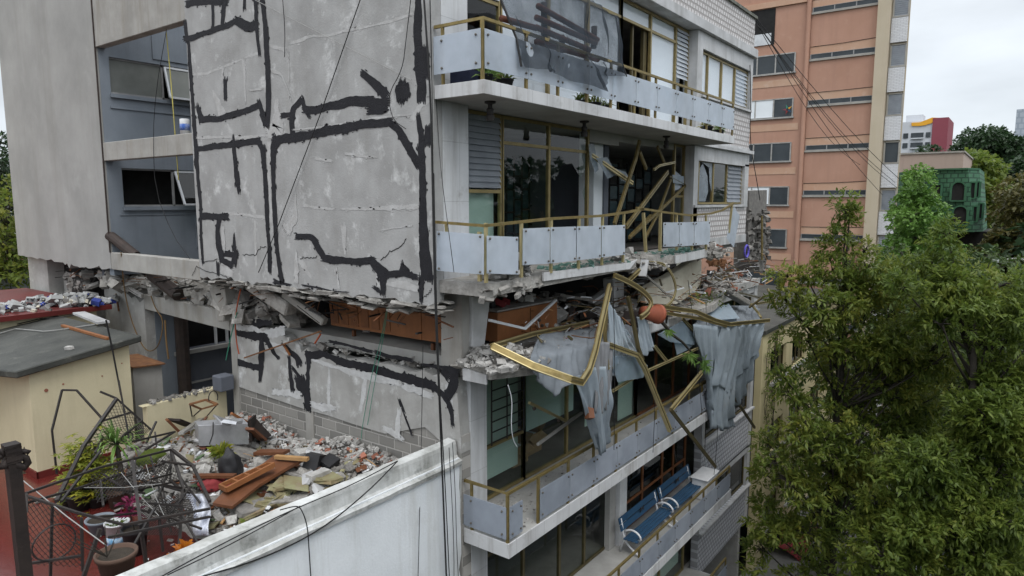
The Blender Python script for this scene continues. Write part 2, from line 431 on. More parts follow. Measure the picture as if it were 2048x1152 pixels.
M['top_grey'] = pm('top_grey', (.30, .29, .27), (.2, .19, .18), 5, rough=.8, spots=.5, spcol=(.42, .41, .39))
M['cloth'] = pm('cloth', (.29, .335, .37), (.23, .27, .305), 2, rough=.95, bump=.35, bscale=120, spots=.35, spcol=(.36, .345, .32), spscale=1.4)
M['cloth_dark'] = pm('cloth_dark', (.22, .225, .235), (.16, .165, .17), 2, rough=.95, bump=.3, bscale=120, spots=.4, spcol=(.28, .26, .235), spscale=1.6)
M['cream'] = pm('cream', (.60, .54, .37), (.53, .475, .32), .8, bump=.12, streak=.3, scol=(.33, .29, .19), spots=.12, spcol=(.3, .27, .2))
M['yellow_wall'] = pm('yellow_wall', (.56, .49, .29), (.50, .43, .25), .8, bump=.2, streak=.3, scol=(.2, .18, .1))
M['felt'] = pm('felt', (.066, .068, .060), (.03, .032, .029), 1.3, rough=.6, bump=.5, bscale=20, spots=.8, spcol=(.11, .11, .095), spscale=4)
M['red_floor'] = pm('red_floor', (.115, .018, .015), (.075, .014, .012), 1.0, rough=.22, bump=.1, bscale=12, spec=.55, spots=.45, spcol=(.1, .03, .025), spscale=2)
M['red_trim'] = pm('red_trim', (.13, .02, .018), (.09, .017, .015), 1, rough=.45)
M['white_wall'] = pm('white_wall', (.70, .73, .75), (.60, .63, .65), .9, bump=.25, bscale=24, streak=.55, scol=(.40, .40, .37), spots=.25, spcol=(.42, .42, .40), spscale=1.6)
M['coping'] = pm('coping', (.55, .56, .55), (.33, .33, .31), 2.2, bump=.4, bscale=18, spots=1, spcol=(.10, .105, .095), spscale=1.9, streak=.6, scol=(.14, .14, .12))
M['mould'] = pm('mould', (.10, .105, .085), (.2, .2, .18), 6, bump=.3)
M['cinder'] = brick_mat('cinder', (.27, .26, .24), (.15, .145, .135), (.40, .385, .36), .42, .2, .016, 'y', 1.0)
M['orange'] = pm('orange', (.445, .26, .19), (.38, .215, .152), .45, bump=.06, streak=.45, scol=(.33, .19, .14), spots=.3, spcol=(.52, .36, .27), spscale=1.5)
M['orange_pale'] = pm('orange_pale', (.50, .335, .24), (.47, .28, .19), .6, bump=.06, streak=.3, scol=(.42, .24, .15), spots=.3, spcol=(.64, .58, .52), spscale=1.3)
M['orange_dark'] = pm('orange_dark', (.36, .15, .085), (.31, .13, .07), .6)
M['beige'] = pm('beige', (.50, .43, .325), (.45, .385, .285), .5, bump=.06, streak=.3, scol=(.42, .34, .23))
M['white_brick'] = brick_mat('white_brick', (.64, .645, .66), (.56, .565, .58), (.42, .42, .43), .28, .09, .014, 'y', .5)
M['grey_sill'] = pm('grey_sill', (.36, .345, .31), (.28, .265, .24), 2)
M['green_roof'] = brick_mat('green_roof', (.055, .15, .085), (.04, .12, .066), (.018, .05, .03), .45, .34, .05, 'y', .8, .7)
M['green_plain'] = pm('green_plain', (.05, .14, .08), (.04, .11, .06), 1)
M['beige_far'] = pm('beige_far', (.42, .33, .28), (.38, .3, .25), .3, streak=.3, scol=(.28, .22, .19))
M['maroon'] = pm('maroon', (.25, .065, .085), (.22, .058, .075), .2)
M['amber'] = pm('amber', (.75, .38, .04), (.68, .34, .04), .2)
M['far_white'] = pm('far_white', (.55, .57, .60), (.48, .50, .53), .3)
M['far_glass'] = pm('far_glass', (.06, .07, .078), (.03, .037, .042), .5, rough=.25, spec=.3)
M['far_grey'] = brick_mat('far_grey', (.36, .40, .45), (.33, .37, .42), (.25, .29, .34), 3.0, 3.2, .5, 'y', 0, .8)
M['asphalt'] = pm('asphalt', (.05, .05, .052), (.04, .04, .042), .8, rough=.7, bump=.3, bscale=50)
M['pavement'] = pm('pavement', (.20, .195, .185), (.15, .147, .14), 1.2, bump=.2)
M['kerb'] = pm('kerb', (.28, .275, .265), (.22, .215, .21), 2)
M['paint'] = pm('paint', (.62, .62, .6), (.45, .45, .43), 4)
M['earth'] = pm('earth', (.07, .065, .05), (.045, .05, .03), .05)
M['terracotta'] = pm('terracotta', (.30, .085, .045), (.24, .07, .04), 6, rough=.7, bump=.1)
M['clay_dark'] = pm('clay_dark', (.09, .056, .04), (.09, .055, .04), 7, rough=.85, bump=.25)
M['black_plastic'] = pm('black_plastic', (.018, .018, .02), (.03, .03, .032), 5, rough=.55)
M['soil'] = pm('soil', (.045, .035, .025), (.03, .024, .018), 14, bump=.8)
M['bark'] = pm('bark', (.045, .038, .03), (.025, .022, .018), 9, bump=.7, bscale=20)
M['bench_blue'] = pm('bench_blue', (.028, .075, .14), (.022, .06, .115), 3, rough=.5, bump=.08)
M['white_iron'] = pm('white_iron', (.70, .71, .72), (.6, .61, .62), 5, rough=.4, bump=.05)
M['cardboard'] = pm('cardboard', (.36, .22, .115), (.30, .18, .095), 4, rough=.85)
M['paper'] = pm('paper', (.68, .69, .70), (.58, .59, .6), 5, rough=.8, bump=.15)
M['log'] = pm('log', (.17, .065, .04), (.10, .04, .028), 6, rough=.85, bump=.6, bscale=18)
M['steel_grey'] = pm('steel_grey', (.52, .53, .55), (.30, .305, .32), 1.8, rough=.35, bump=.08, metal=.5, spots=.4, spcol=(.14, .13, .125), spscale=3)
M['rope_green'] = pm('rope_green', (.05, .25, .17), (.04, .2, .13), 8)
M['cable'] = pm('cable', (.015, .015, .016), (.02, .02, .02), 8, rough=.6)
M['cable_grey'] = pm('cable_grey', (.30, .30, .29), (.24, .24, .23), 8, rough=.6)
M['hose_yellow'] = pm('hose_yellow', (.42, .37, .10), (.35, .3, .08), 8)
M['hose_orange'] = pm('hose_orange', (.45, .09, .03), (.4, .08, .03), 8)
M['rust_rope'] = pm('rust_rope', (.20, .125, .05), (.15, .09, .04), 8)
M['red_cloth'] = pm('red_cloth', (.24, .035, .038), (.17, .028, .03), 3, rough=.85)
M['mattress_cream'] = pm('mattress_cream', (.55, .52, .43), (.47, .44, .36), 2, rough=.9, spots=.4, spcol=(.30, .21, .14), spscale=2.2, streak=.3, scol=(.35, .27, .2))
M['moss_panel'] = pm('moss_panel', (.24, .235, .13), (.18, .13, .07), 3, rough=.8, bump=.3, spots=.6, spcol=(.26, .19, .17), spscale=5, isl=.25)
M['teal_glass'] = pm('teal_glass', (.05, .09, .10), (.035, .06, .07), 3, rough=.25)
M['cloth_mid'] = pm('cloth_mid', (.19, .21, .23), (.13, .145, .16), 2, rough=.95, bump=.35, bscale=120, spots=.4, spcol=(.25, .24, .22), spscale=1.6)
M['scrap_green'] = pm('scrap_green', (.10, .14, .07), (.06, .1, .05), 5, isl=.3)
M['plastic_sheet'] = glass_mat('plastic_sheet', (.72, .8, .86), trans=.5, rough=.3, diff=(.42, .5, .56))
def net_mat(name, col, op):
    m = bpy.data.materials.new(name); m.use_nodes = True
    N, K = m.node_tree.nodes, m.node_tree.links; N.clear()
    o = N.new('ShaderNodeOutputMaterial'); t = N.new('ShaderNodeBsdfTransparent'); d = N.new('ShaderNodeBsdfDiffuse'); d.inputs[0].default_value = (*col, 1)
    tc = N.new('ShaderNodeTexCoord'); no = N.new('ShaderNodeTexNoise'); no.inputs['Scale'].default_value = 2.2; no.inputs['Detail'].default_value = 6
    K.new(tc.outputs['Object'], no.inputs['Vector'])
    mr = N.new('ShaderNodeMapRange'); mr.inputs[1].default_value = .3; mr.inputs[2].default_value = .7; mr.inputs[3].default_value = op - .14; mr.inputs[4].default_value = op + .14
    K.new(no.outputs[0], mr.inputs[0])
    mx = N.new('ShaderNodeMixShader'); K.new(mr.outputs[0], mx.inputs[0]); K.new(t.outputs[0], mx.inputs[1]); K.new(d.outputs[0], mx.inputs[2]); K.new(mx.outputs[0], o.inputs['Surface'])
    return m
M['shade_net'] = net_mat('shade_net', (.04, .048, .058), .68)
M['wire_net'] = net_mat('wire_net', (.02, .02, .02), .3)
LEAF_ASH = leaf_mat('leaf_ash', [(.06, .10, .018), (.105, .155, .027), (.15, .195, .035), (.21, .23, .04), (.28, .265, .046)], .5)
LEAF_ASH2 = leaf_mat('leaf_ash_dark', [(.058, .10, .02), (.105, .155, .028), (.155, .205, .036), (.23, .245, .045)], .5)
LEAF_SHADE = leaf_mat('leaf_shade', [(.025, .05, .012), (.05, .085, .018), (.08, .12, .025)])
LEAF_LIGHT = leaf_mat('leaf_light', [(.05, .12, .02), (.09, .19, .03), (.13, .24, .045), (.17, .28, .06)])
LEAF_BROWN = leaf_mat('leaf_brown', [(.04, .05, .015), (.075, .08, .022), (.12, .105, .03), (.10, .115, .03)])
LEAF_DARK = leaf_mat('leaf_dark', [(.018, .04, .016), (.03, .06, .024), (.045, .085, .03)])
LEAF_YELLOW = leaf_mat('leaf_yellow', [(.10, .16, .02), (.22, .24, .03), (.36, .30, .03)])
LEAF_PALM = leaf_mat('leaf_palm', [(.10, .20, .05), (.18, .30, .07), (.28, .38, .12)])
LEAF_PINK = leaf_mat('leaf_pink', [(.16, .02, .06), (.3, .04, .12)])
LEAF_ORANGE = leaf_mat('leaf_orange', [(.35, .10, .01), (.55, .2, .02)])
# ---------------------------------------------------------------- setting: street and ground
g = MB(); g.box(-600, 900, -600, 600, GZ - .5, GZ); struct(g.build('ground', M['earth']))
g = MB(); g.box(-120, 260, -17.5, -4.6, GZ - .2, GZ + .004); struct(g.build('road', M['asphalt']))
g = MB(); g.box(-120, 260, -4.45, .2, GZ - .2, GZ + .14); struct(g.build('pavement', M['pavement']))
g = MB(); g.box(-120, 260, -4.6, -4.45, GZ - .2, GZ + .13); struct(g.build('kerb', M['kerb']))
g = MB()
for i in range(40): g.box(-60 + i * 6, -57 + i * 6, -11.1, -10.98, GZ, GZ + .008)
struct(g.build('road_marking', M['paint']))

# ---------------------------------------------------------------- the damaged apartment building
BLD = thing('apartment_building', 'earthquake damaged grey concrete apartment block with a crushed storey and gold framed balconies', 'building', (3, 3, GZ))


def jag(a, b, n, amp, ax=2, seed=0):
    """ragged line from a to b"""
    r = random.Random(seed); a, b = np.array(a, float), np.array(b, float); out = []
    for i in range(n + 1):
        p = a + (b - a) * i / n
        if 0 < i < n: p[ax] += r.uniform(-amp, amp) * (1 + (r.random() < .15) * 1.5)
        out.append(p)
    return out


TOP = 5.9
# party wall of the upper storeys: plane x = 0, broken along its foot
foot = jag((0, 0, -1.66), (0, 7.06, -1.66), 46, .045, 2, 3)
foot[0][2] = -1.62
pts = foot + [np.array((0, 7.06, TOP + .5)), np.array((0, 0, TOP))]
UW = MB().prism(pts, (.22, 0, 0)).build('upper_party_wall', M['render_grey'], BLD)
bev(UW, .012)
# exposed broken slab edge under it
m = MB()
for i in range(40):
    y = 6.9 * i / 40 + R.uniform(-.05, .05)
    m.chunk((R.uniform(-.02, .2), y, -1.68 + R.uniform(-.05, .03)), R.uniform(.06, .22), R.uniform(.15, .6), R.uniform(.02, .07), euler(R.uniform(-.1, .1), R.uniform(-.2, .2), 0), mi=0)
m.build('broken_edge', [M['broken']], BLD)


def ragged(name, polys, x, thick, mat, parent, fn, amp=.16, seed=1, step=7):
    """brushed patches on the wall plane x: each poly = (pixel points, width px) in crop coords; built as thin raised paint"""
    r = random.Random(seed); mb = MB(); k = 0
    for pts, w in polys:
        P = [W(*fn(*p), x=x) for p in pts]
        if isinstance(w, tuple): ws = w
        else: ws = (w, w)
        sc = np.linalg.norm(W(*fn(pts[0][0] + 10, pts[0][1]), x=x) - W(*fn(pts[0][0], pts[0][1]), x=x)) / 10
        scz = np.linalg.norm(W(*fn(pts[0][0], pts[0][1] + 10), x=x) - W(*fn(pts[0][0], pts[0][1]), x=x)) / 10
        # resample
        Q = []; 
        tot = sum(np.linalg.norm(P[i + 1] - P[i]) for i in range(len(P) - 1)); acc = 0
        for i in range(len(P) - 1):
            ln = np.linalg.norm(P[i + 1] - P[i]); n = max(1, int(ln / .035))
            for j in range(n):
                t = j / n; Q.append((P[i] + (P[i + 1] - P[i]) * t, (acc + ln * t) / tot))
            acc += ln
        Q.append((P[-1], 1.0))
        C = [q[0] for q in Q]
        for _ in range(3):
            C = [C[0]] + [(C[i - 1] + 2 * C[i] + C[i + 1]) / 4 for i in range(1, len(C) - 1)] + [C[-1]]
        Lp, Rp = [], []; ph = r.uniform(0, 50)
        for i, c in enumerate(C):
            d = C[min(i + 1, len(C) - 1)] - C[max(i - 1, 0)]; d = d / (np.linalg.norm(d) + 1e-9)
            nrm = np.array((0, -d[2], d[1]))
            hw = (ws[0] + (ws[1] - ws[0]) * Q[i][1]) / 2
            hw = math.hypot(hw * sc * nrm[1], hw * scz * nrm[2])
            s = i * .035
            a = .9 + amp * (mnoise.noise((s * 2.2, ph, 0)) * 2.4 + mnoise.noise((s * 9, ph + 3, 0)) * 1.1 + r.uniform(-1, 1) * .14) + (r.random() < .025) * .4
            b = .9 + amp * (mnoise.noise((s * 2.2, ph + 9, 0)) * 2.4 + mnoise.noise((s * 9, ph + 12, 0)) * 1.1 + r.uniform(-1, 1) * .14) + (r.random() < .025) * .4
            Lp.append(c + nrm * hw * a); Rp.append(c - nrm * hw * b)
        off = np.array((-thick - .0007 * (k % 9), 0, 0)); k += 1
        for i in range(len(C)):
            if r.random() < .16:
                sg = r.choice((-1, 1)); e = (Lp if sg > 0 else Rp)[i]; d0 = (e - C[i]); d0 = d0 / (np.linalg.norm(d0) + 1e-9); t0 = np.array((0, -d0[2], d0[1])); s0 = r.uniform(.006, .022); c0 = e + d0 * r.uniform(-.012, .03) + off
                mb.add([c0 - t0 * s0 * r.uniform(1, 3), c0 - d0 * s0, c0 + t0 * s0 * r.uniform(1, 3), c0 + d0 * s0 * r.uniform(.5, 1.5)], [(0, 1, 2, 3)])
        # frayed round ends: three bristles
        for i in range(len(C) - 1):
            q = [Lp[i] + off, Lp[i + 1] + off, Rp[i + 1] + off, Rp[i] + off]
            mb.add(q, [(0, 1, 2, 3)])
        for e, sg in ((0, -1), (len(C) - 1, 1)):
            d = (C[1] - C[0]) if e == 0 else (C[-1] - C[-2]); d = d / (np.linalg.norm(d) + 1e-9)
            n = 6; pr = Lp[e] + off
            for j in range(n):
                a = Lp[e] + (Rp[e] - Lp[e]) * j / n + off; b = Lp[e] + (Rp[e] - Lp[e]) * (j + 1) / n + off
                ln = r.uniform(.02, .09)
                mb.add([a, b, (a + b) / 2 + d * sg * ln + (b - a) * .25, (a + b) / 2 + d * sg * ln - (b - a) * .3], [(0, 1, 2, 3)])
    return mb.build(name, mat, parent)


tar2 = [([(70, 160), (78, 240), (95, 300), (105, 450), (120, 650), (135, 850), (145, 1000), (152, 1150)], (26, 32)),
    ([(85, 30), (130, 18), (250, 8), (365, 18)], (60, 46)), ([(265, 30), (266, 190)], 22), ([(345, 10), (330, 185)], (34, 26)), ([(487, -10), (487, 55)], 22),
    ([(66, 272), (130, 262), (250, 218), (350, 182), (440, 140)], 44), ([(430, 150), (490, 175), (520, 192), (575, 180)], (60, 70)),
    ([(563, -20), (570, 200), (592, 375)], (32, 24)), ([(612, -20), (635, 200), (646, 400), (655, 650), (657, 780), (645, 870)], (34, 46)),
    ([(352, 560), (352, 680)], (32, 26)), ([(158, 745), (185, 840)], (26, 60)), ([(185, 836), (300, 830), (420, 797), (520, 768), (592, 735)], 48), ([(588, 712), (625, 840), (645, 862)], (30, 56)),
    ([(148, 1042), (300, 1022), (450, 1000), (590, 982)], 46), ([(585, 985), (612, 1050), (624, 1160)], (40, 34)), ([(410, 960), (426, 1160)], (18, 26)),
    ([(688, 1160), (690, 1030), (712, 985)], (34, 70)), ([(690, 985), (800, 962), (900, 950), (1100, 910), (1300, 872), (1500, 850)], (72, 60)), ([(1490, 850), (1560, 905), (1640, 1040), (1705, 1150)], (50, 56)),
    ([(748, 808), (812, 798)], 44), ([(822, 935), (818, 850), (825, 760), (880, 700)], (42, 46)), ([(890, 690), (905, 760), (935, 800)], (30, 40)), ([(900, 765), (1000, 765), (1100, 740), (1250, 705), (1385, 702)], (56, 78)),
    ([(1308, 510), (1400, 580), (1470, 670)], (44, 66)), ([(1360, 745), (1480, 728)], 112), ([(1590, 572), (1590, 602)], (50, 96)), ([(1590, 598), (1592, 678)], (104, 108)), ([(1592, 672), (1588, 712)], (96, 40)),
    ([(1696, -20), (1696, 250), (1705, 400), (1718, 560), (1715, 702)], (44, 84)), ([(1748, 335), (1748, 520)], (56, 50)), ([(1700, 815), (1722, 950), (1724, 1160)], (36, 58)), ([(1768, 890), (1764, 1000)], (50, 60))]
tar3 = [([(150, -10), (162, 200), (180, 400), (182, 600), (196, 785)], (32, 18)), ([(410, -10), (428, 150), (432, 205), (448, 285)], (24, 30)), ([(432, 160), (440, 230)], 40),
    ([(620, -10), (636, 250), (646, 500), (660, 700), (664, 845)], (36, 28)), ([(686, -10), (690, 200), (700, 500), (716, 700), (736, 850), (748, 912)], 34),
    ([(190, 466), (370, 464)], 50), ([(312, 470), (300, 560), (304, 660), (330, 770)], (36, 46)), ([(322, 765), (400, 800)], 46), ([(415, 790), (428, 700)], 40), ([(414, 600), (418, 700)], (14, 34)), ([(335, 720), (432, 738)], 50), ([(300, 798), (302, 858)], 24),
    ([(850, 605), (950, 605), (985, 640)], 46), ([(975, 630), (1040, 745)], 46), ([(1040, 755), (1120, 768), (1300, 778), (1385, 772)], 52), ([(1375, 775), (1430, 840), (1468, 880)], (50, 80)), ([(1450, 860), (1456, 1000)], (70, 34)), ([(1480, 872), (1600, 860), (1685, 888)], 52), ([(1588, 800), (1600, 850)], (26, 90)),
    ([(1718, -10), (1732, 150), (1730, 500), (1735, 700), (1752, 830), (1755, 905)], (54, 84)), ([(1722, 890), (1722, 1045)], 34), ([(1640, 5), (1695, 80)], (60, 40)),
    ([(700, 918), (800, 940)], (30, 14)), ([(900, 945), (1010, 962), (1100, 985), (1200, 992)], (14, 8)), ([(1395, 960), (1440, 992)], (30, 24))]
ragged('tar_sealant', tar2, 0, .004, M['tar'], UW, c2, seed=1)
ragged('tar_sealant', tar3, 0, .005, M['tar'], UW, c3, seed=2)
seam2 = [([(128, 520), (230, 512), (330, 470), (450, 420), (580, 372)], 16), ([(815, 300), (880, 285), (930, 255), (1050, 252), (1200, 215), (1290, 195), (1400, 175), (1660, 100)], (22, 18)), ([(668, 318), (770, 345)], (14, 30)),
    ([(160, 962), (300, 955), (480, 962), (640, 948)], 18), ([(650, 930), (720, 905), (700, 700)], (70, 34)), ([(840, 905), (1000, 890), (1200, 860), (1480, 815), (1640, 800)], 14), ([(640, 470), (690, 500)], 16), ([(690, 500), (740, 520), (780, 600), (812, 690)], (30, 8)),
    ([(530, 628), (600, 622)], 22), ([(270, 640), (300, 740), (330, 790)], (18, 60)), ([(655, 1000), (655, 1150)], 26), ([(1660, 830), (1720, 740), (1770, 700)], (40, 46)), ([(335, 480), (330, 560)], 12), ([(480, 420), (494, 700)], (20, 10)), ([(795, 380), (798, 560)], 7)]
seam3 = [([(655, -10), (658, 300), (672, 500)], (22, 26)), ([(360, 440), (500, 455), (630, 468)], 20), ([(900, 385), (990, 405), (1110, 412)], (30, 12)), ([(1170, 412), (1400, 408), (1700, 392)], (16, 36)), ([(985, 58), (1090, 75)], 26), ([(1200, 30), (1400, 48)], 22), ([(845, 330), (840, 480), (780, 560)], (8, 50)), ([(760, 520), (800, 580)], 30),
    ([(850, 720), (850, 920)], (14, 40)), ([(870, 770), (950, 890)], (50, 14)), ([(300, 770), (380, 840)], (14, 30)), ([(330, 840), (400, 870)], 40), ([(1480, 940), (1600, 940), (1690, 960)], (30, 50)), ([(1180, 540), (1190, 720)], (30, 12)), ([(1450, 560), (1640, 530)], 14), ([(1410, 850), (1420, 950)], (20, 30)), ([(340, 540), (345, 690)], 26), ([(1130, 830), (1150, 960)], (10, 30)), ([(560, 500), (565, 800)], 12)]
ragged('plaster_seam', seam2, 0, .002, M['plaster_thin'], UW, c2, amp=.4, seed=4)
ragged('plaster_seam', seam3, 0, .002, M['plaster_thin'], UW, c3, amp=.4, seed=5)
crk = MB()
for pts in ([(875, 765), (890, 748), (950, 752), (1000, 742)], [(470, 730), (560, 735), (600, 680), (640, 670)], [(1440, 775), (1500, 710), (1570, 680), (1620, 600)], [(200, 783), (270, 770), (300, 755)], [(1735, 1030), (1780, 990), (1795, 960)], [(120, 880), (150, 815), (230, 850), (330, 870), (410, 915)]):
    P = [W(*c3(*p), x=-.006) for p in pts]; Q = []
    for a, b in zip(P[:-1], P[1:]):
        for t in range(6): Q.append(a + (b - a) * t / 6 + np.array((0, R.uniform(-.02, .02), R.uniform(-.02, .02))))
    crk.strip(Q, .012, .004, (1, 0, 0))
crk.build('wall_crack', M['dark'], UW)

# light well: beams across, blue wall behind with two windows
for zb, zt in ((3.8, TOP + .9), (1.02, 1.47), (-1.74, -1.3)):
    m = MB(); m.box(.01, .24, 7.06, 11.34, zb, zt); bev(m.build('light_well_beam', M['beam_grey'], BLD), .012)
sb = [np.array((0, 11.34, -1.72))] + jag((0, 11.5, -1.72), (0, 14.2, -1.78), 20, .05, 2, 8) + jag((0, 14.3, -1.72), (0, 17.7, -1.66), 16, .02, 2, 9) + [np.array((0, 17.76, 8.5)), np.array((0, 11.34, 8.5))]
m = MB(); m.prism(sb, (.25, 0, 0)); m.box(.25, 7.0, 17.5, 17.76, -1.6, 8.5); m.box(.25, 7.0, 11.6, 17.5, 8.2, 8.45)
STB = m.build('stair_block', M['block_grey'], BLD)
m = MB(); m.box(-.02, .012, 11.32, 11.345, -1.3, 8); m.build('drain_pipe', M['rust_pipe'], BLD)
# blue wall faces the street side (plane y = 11.3), holes for the windows
BW = MB()
def wall_y(mb, y, t, x0, x1, z0, z1, holes, mi=0):
    """wall in plane y (thickness t away from the street) with rectangular holes (x0,x1,z0,z1)"""
    xs = sorted({x0, x1, *[h[0] for h in holes], *[h[1] for h in holes]}); zs = sorted({z0, z1, *[h[2] for h in holes], *[h[3] for h in holes]})
    for i in range(len(xs) - 1):
        j = 0
        while j < len(zs) - 1:
            cx, cz = (xs[i] + xs[i + 1]) / 2, (zs[j] + zs[j + 1]) / 2
            if any(h[0] < cx < h[1] and h[2] < cz < h[3] for h in holes): j += 1; continue
            k = j
            while k + 1 < len(zs) - 1:
                cz2 = (zs[k + 1] + zs[k + 2]) / 2
                if any(h[0] < cx < h[1] and h[2] < cz2 < h[3] for h in holes): break
                k += 1
            mb.box(xs[i], xs[i + 1], y, y + t, zs[j], zs[k + 1], mi); j = k + 1
    return mb
H1, H2 = (.3, 2.75, 2.72, 3.62), (.42, 2.75, -.13, .86)
wall_y(BW, 11.33, .25, .06, 6.5, -1.9, 8.2, [H1, H2])
BW.build('light_well_wall', M['blue_wall'], BLD)
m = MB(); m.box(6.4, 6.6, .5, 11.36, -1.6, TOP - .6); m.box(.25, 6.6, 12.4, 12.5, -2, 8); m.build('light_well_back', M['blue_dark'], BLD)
m = MB()
for (x0, x1, z0, z1) in (H1, H2):
    m.box(x0 - .03, x1, 11.26, 11.329, z0 - .1, z0 - .01)
m.box(.26, 3.3, 11.3, 11.329, 2.35, 2.41); m.box(1.4, 1.45, 11.3, 11.329, 3.79, 5.2); m.box(1.4, 3, 11.3, 11.329, 3.74, 3.789); m.box(2.3, 2.34, 11.3, 11.329, -1.3, -.4); m.box(.3, 2.2, 11.31, 11.329, -.36, -.33)
m.each('wall_moulding', M['blue_wall'], BLD)
def lw_window(h, open_, pane1, pane2):
    x0, x1, z0, z1 = h; xm = (x0 + 1.35)
    f = MB(); y = 11.40
    for a, b in (((x0, y, z0), (x0, y, z1)), ((xm, y, z0), (xm, y, z1)), ((x1, y, z0), (x1, y, z1)), ((x0, y, z0 + .02), (x1, y, z0 + .02)), ((x0, y, z1 - .02), (x1, y, z1 - .02))): f.bar(a, b, .05, .05)
    o = f.build('light_well_window', M['thin_frame'], BLD)
    if pane1: MB().box(x0 + .03, xm - .03, y - .005, y + .005, z0 + .04, z1 - .04).build('pane', pane1, o)
    # top hung sash swung outward
    s = MB(); yo = open_; a, b, c, d = (xm + .06, y - .05, z1 - .05), (x1 - .02, y - .05, z1 - .05), (x1 - .02, y - .05 - yo, z0 + .05), (xm + .06, y - .05 - yo, z0 + .05)
    for p, q in ((a, b), (b, c), (c, d), (d, a)): s.bar(p, q, .05, .05)
    so = s.build('sash', M['white_frame'], o)
    n = np.array((0, .006, 0)); MB().prism([a, b, c, d], n).build('pane', pane2, o)
lw_window(H1, .22, M['dirty_pane'], M['dirty_pane']); lw_window(H2, .42, None, M['glass_dark'])
m = MB(); m.box(.3, 6.4, 11.9, 12.1, -2, 5); m.each('room_back', M['dark'], BLD)  # near black backing paints the darkness inside the open window

# ---- storeys: floor slabs, balconies, rooms
S6, S5, S4, S3, S2, S1 = 1.754, -1.25, -2.72, -5.66, -8.66, -11.6
def slab(x0, x1, y0, y1, top, th, mat, name='floor_slab'): return MB().box(x0, x1, y0, y1, top - th, top).build(name, mat, BLD)
m = MB(); m.box(.22, 15.4, .05, 6.85, TOP - 1.0, TOP - .7); m.build('roof_slab', M['soffit'], BLD)
slab(.23, 15.38, .08, 6.85, S6 - .004, .18, M['soffit'])
slab(.23, 5.35, .3, 6.85, S5 - .004, .25, M['soffit']); slab(5.5, 15.38, .3, 6.85, S5 - .03, .25, M['soffit'])
for s in (S3, S2, S1): slab(L + .25, 16.9, .3, 6.85, s, .24, M['soffit'])
# balcony slabs with marble edging
def balcony(x0, x1, top, th, side=True, y0=-1.0):
    o = MB().box(x0 + .03, x1 - .03, y0 + .03, .3, top - th + .004, top).build('balcony_slab', M['soffit'], BLD)
    f = MB().box(x0, x1, y0, y0 + .027, top - th, top + .012)
    f.box(x0, x0 + .027, y0 + .027, -.02, top - th, top + .012); f.box(x1 - .027, x1, y0 + .027, -.02, top - th, top + .012)
    bev(f.build('edging', M['fascia'], o), .004)
    return o
balcony(.02, 10.93, S6, .19)
balcony(L + .02, 11.6, S3, .25); balcony(L + .02, 11.9, S2, .25); balcony(L + .02, 11.9, S1, .25)

# stains on the left return of balcony etc. come from the fascia material; walls and piers of the facade
def pier(mb, x0, x1, z0, z1, dy=.5): mb.box(x0, x1, 0, dy, z0, z1)
m = MB(); m.box(.22, .85, .002, .45, -1.5, S6 - .19); m.box(.22, .85, .002, .45, S6, TOP - 1.2)
m.each('facade_pier', M['marble'], BLD)
m = MB(); m.box(.22, 15.42, -.0, .3, 4.93, TOP); HX = m.build('parapet', M['hextile'], BLD)
m = MB(); m.box(.0, 15.5, -.12, .3, 4.66, 4.928); bev(m.build('cornice', M['marble_side'], BLD), .01)
m = MB(); m.box(-.02, 15.5, -.06, .36, TOP + .002, TOP + .09); m.build('coping', M['mould'], BLD)
# right hand bay
BX0, BX1 = 10.95, 15.42
m = MB()
wall_y(m, 0, .2, BX0, BX1, S6 - .6, 4.655, [(BX0 + .05, 15.2, 2.98, 4.22), (BX0, BX1, 1.75, 2.9)])
m.box(10.62, 10.95, .0, .4, S5, S6 - .2); m.box(10.62, 10.95, .0, .4, S6 + .01, 4.655)
wall_y(m, 0, .2, BX0, BX1, S5 - .1, S6 - .61, [(BX0 - .3, 15.02, -.1, 1.22), (BX0, BX1, -1.1, -.18)])
m.each('bay_wall', M['marble_side'], BLD)
m = MB(); m.box(BX0 + .02, BX1 - .05, .012, .2, 1.752, 2.898); m.box(BX0 + .02, BX1 - .05, .012, .2, -1.098, -.182); m.each('bay_tiles', M['hextile'], BLD)
m = MB(); m.box(BX0, 15.3, -.06, .0, 2.91, 2.976); m.box(BX0 - .3, 15.15, -.06, 0, -.17, -.104); m.box(BX0, BX1 + .05, -.14, 0, 1.56, 1.66); m.each('sill', M['marble_side'], BLD)
m = MB(); m.box(15.2, 15.42, .2, 6.85, S5 - .1, TOP); m.build('end_wall', M['render_grey'], BLD)
# lower facade
m = MB(); m.box(L + .253, L + .7, .0, .45, S3, S4 - .27); m.box(L + .253, L + .7, .0, .45, S2, S3 - .25); m.box(L + .253, L + .7, .0, .45, S1, S2 - .25)
m.each('facade_pier', M['marble'], BLD)
m = MB(); m.box(L + .7, L + 1.0, .25, .45, S3, S4 - .27); m.box(L + .7, L + 1.0, .25, .45, S2, S3 - .25); m.each('facade_pier', M['soffit'], BLD)
LB0, LB1 = 11.95, 16.9
for s, z in (('hexgrey', S3), ('hexgrey', S2), ('hexgrey', S1)):
    m = MB(); m.box(LB0, LB1, .0, .22, z - .3, z + 1.15); m.each('bay_tiles', M[s], BLD)
    m = MB(); m.box(LB0, LB0 + .2, -.02, .25, z + 1.15, z + 2.7); m.box(LB1 - .3, LB1 + .03, -.02, .25, z - .3, z + 2.7); m.box(LB0, LB1, -.12, .0, z + 1.13, z + 1.19); m.box(LB0 + .2, LB1 - .3, 0, .22, z + 2.45, z + 2.7); m.each('bay_wall', M['marble_side'], BLD)
m = MB(); m.box(16.7, 16.92, .22, 6.85, GZ, S4); m.build('end_wall', M['render_low'], BLD)
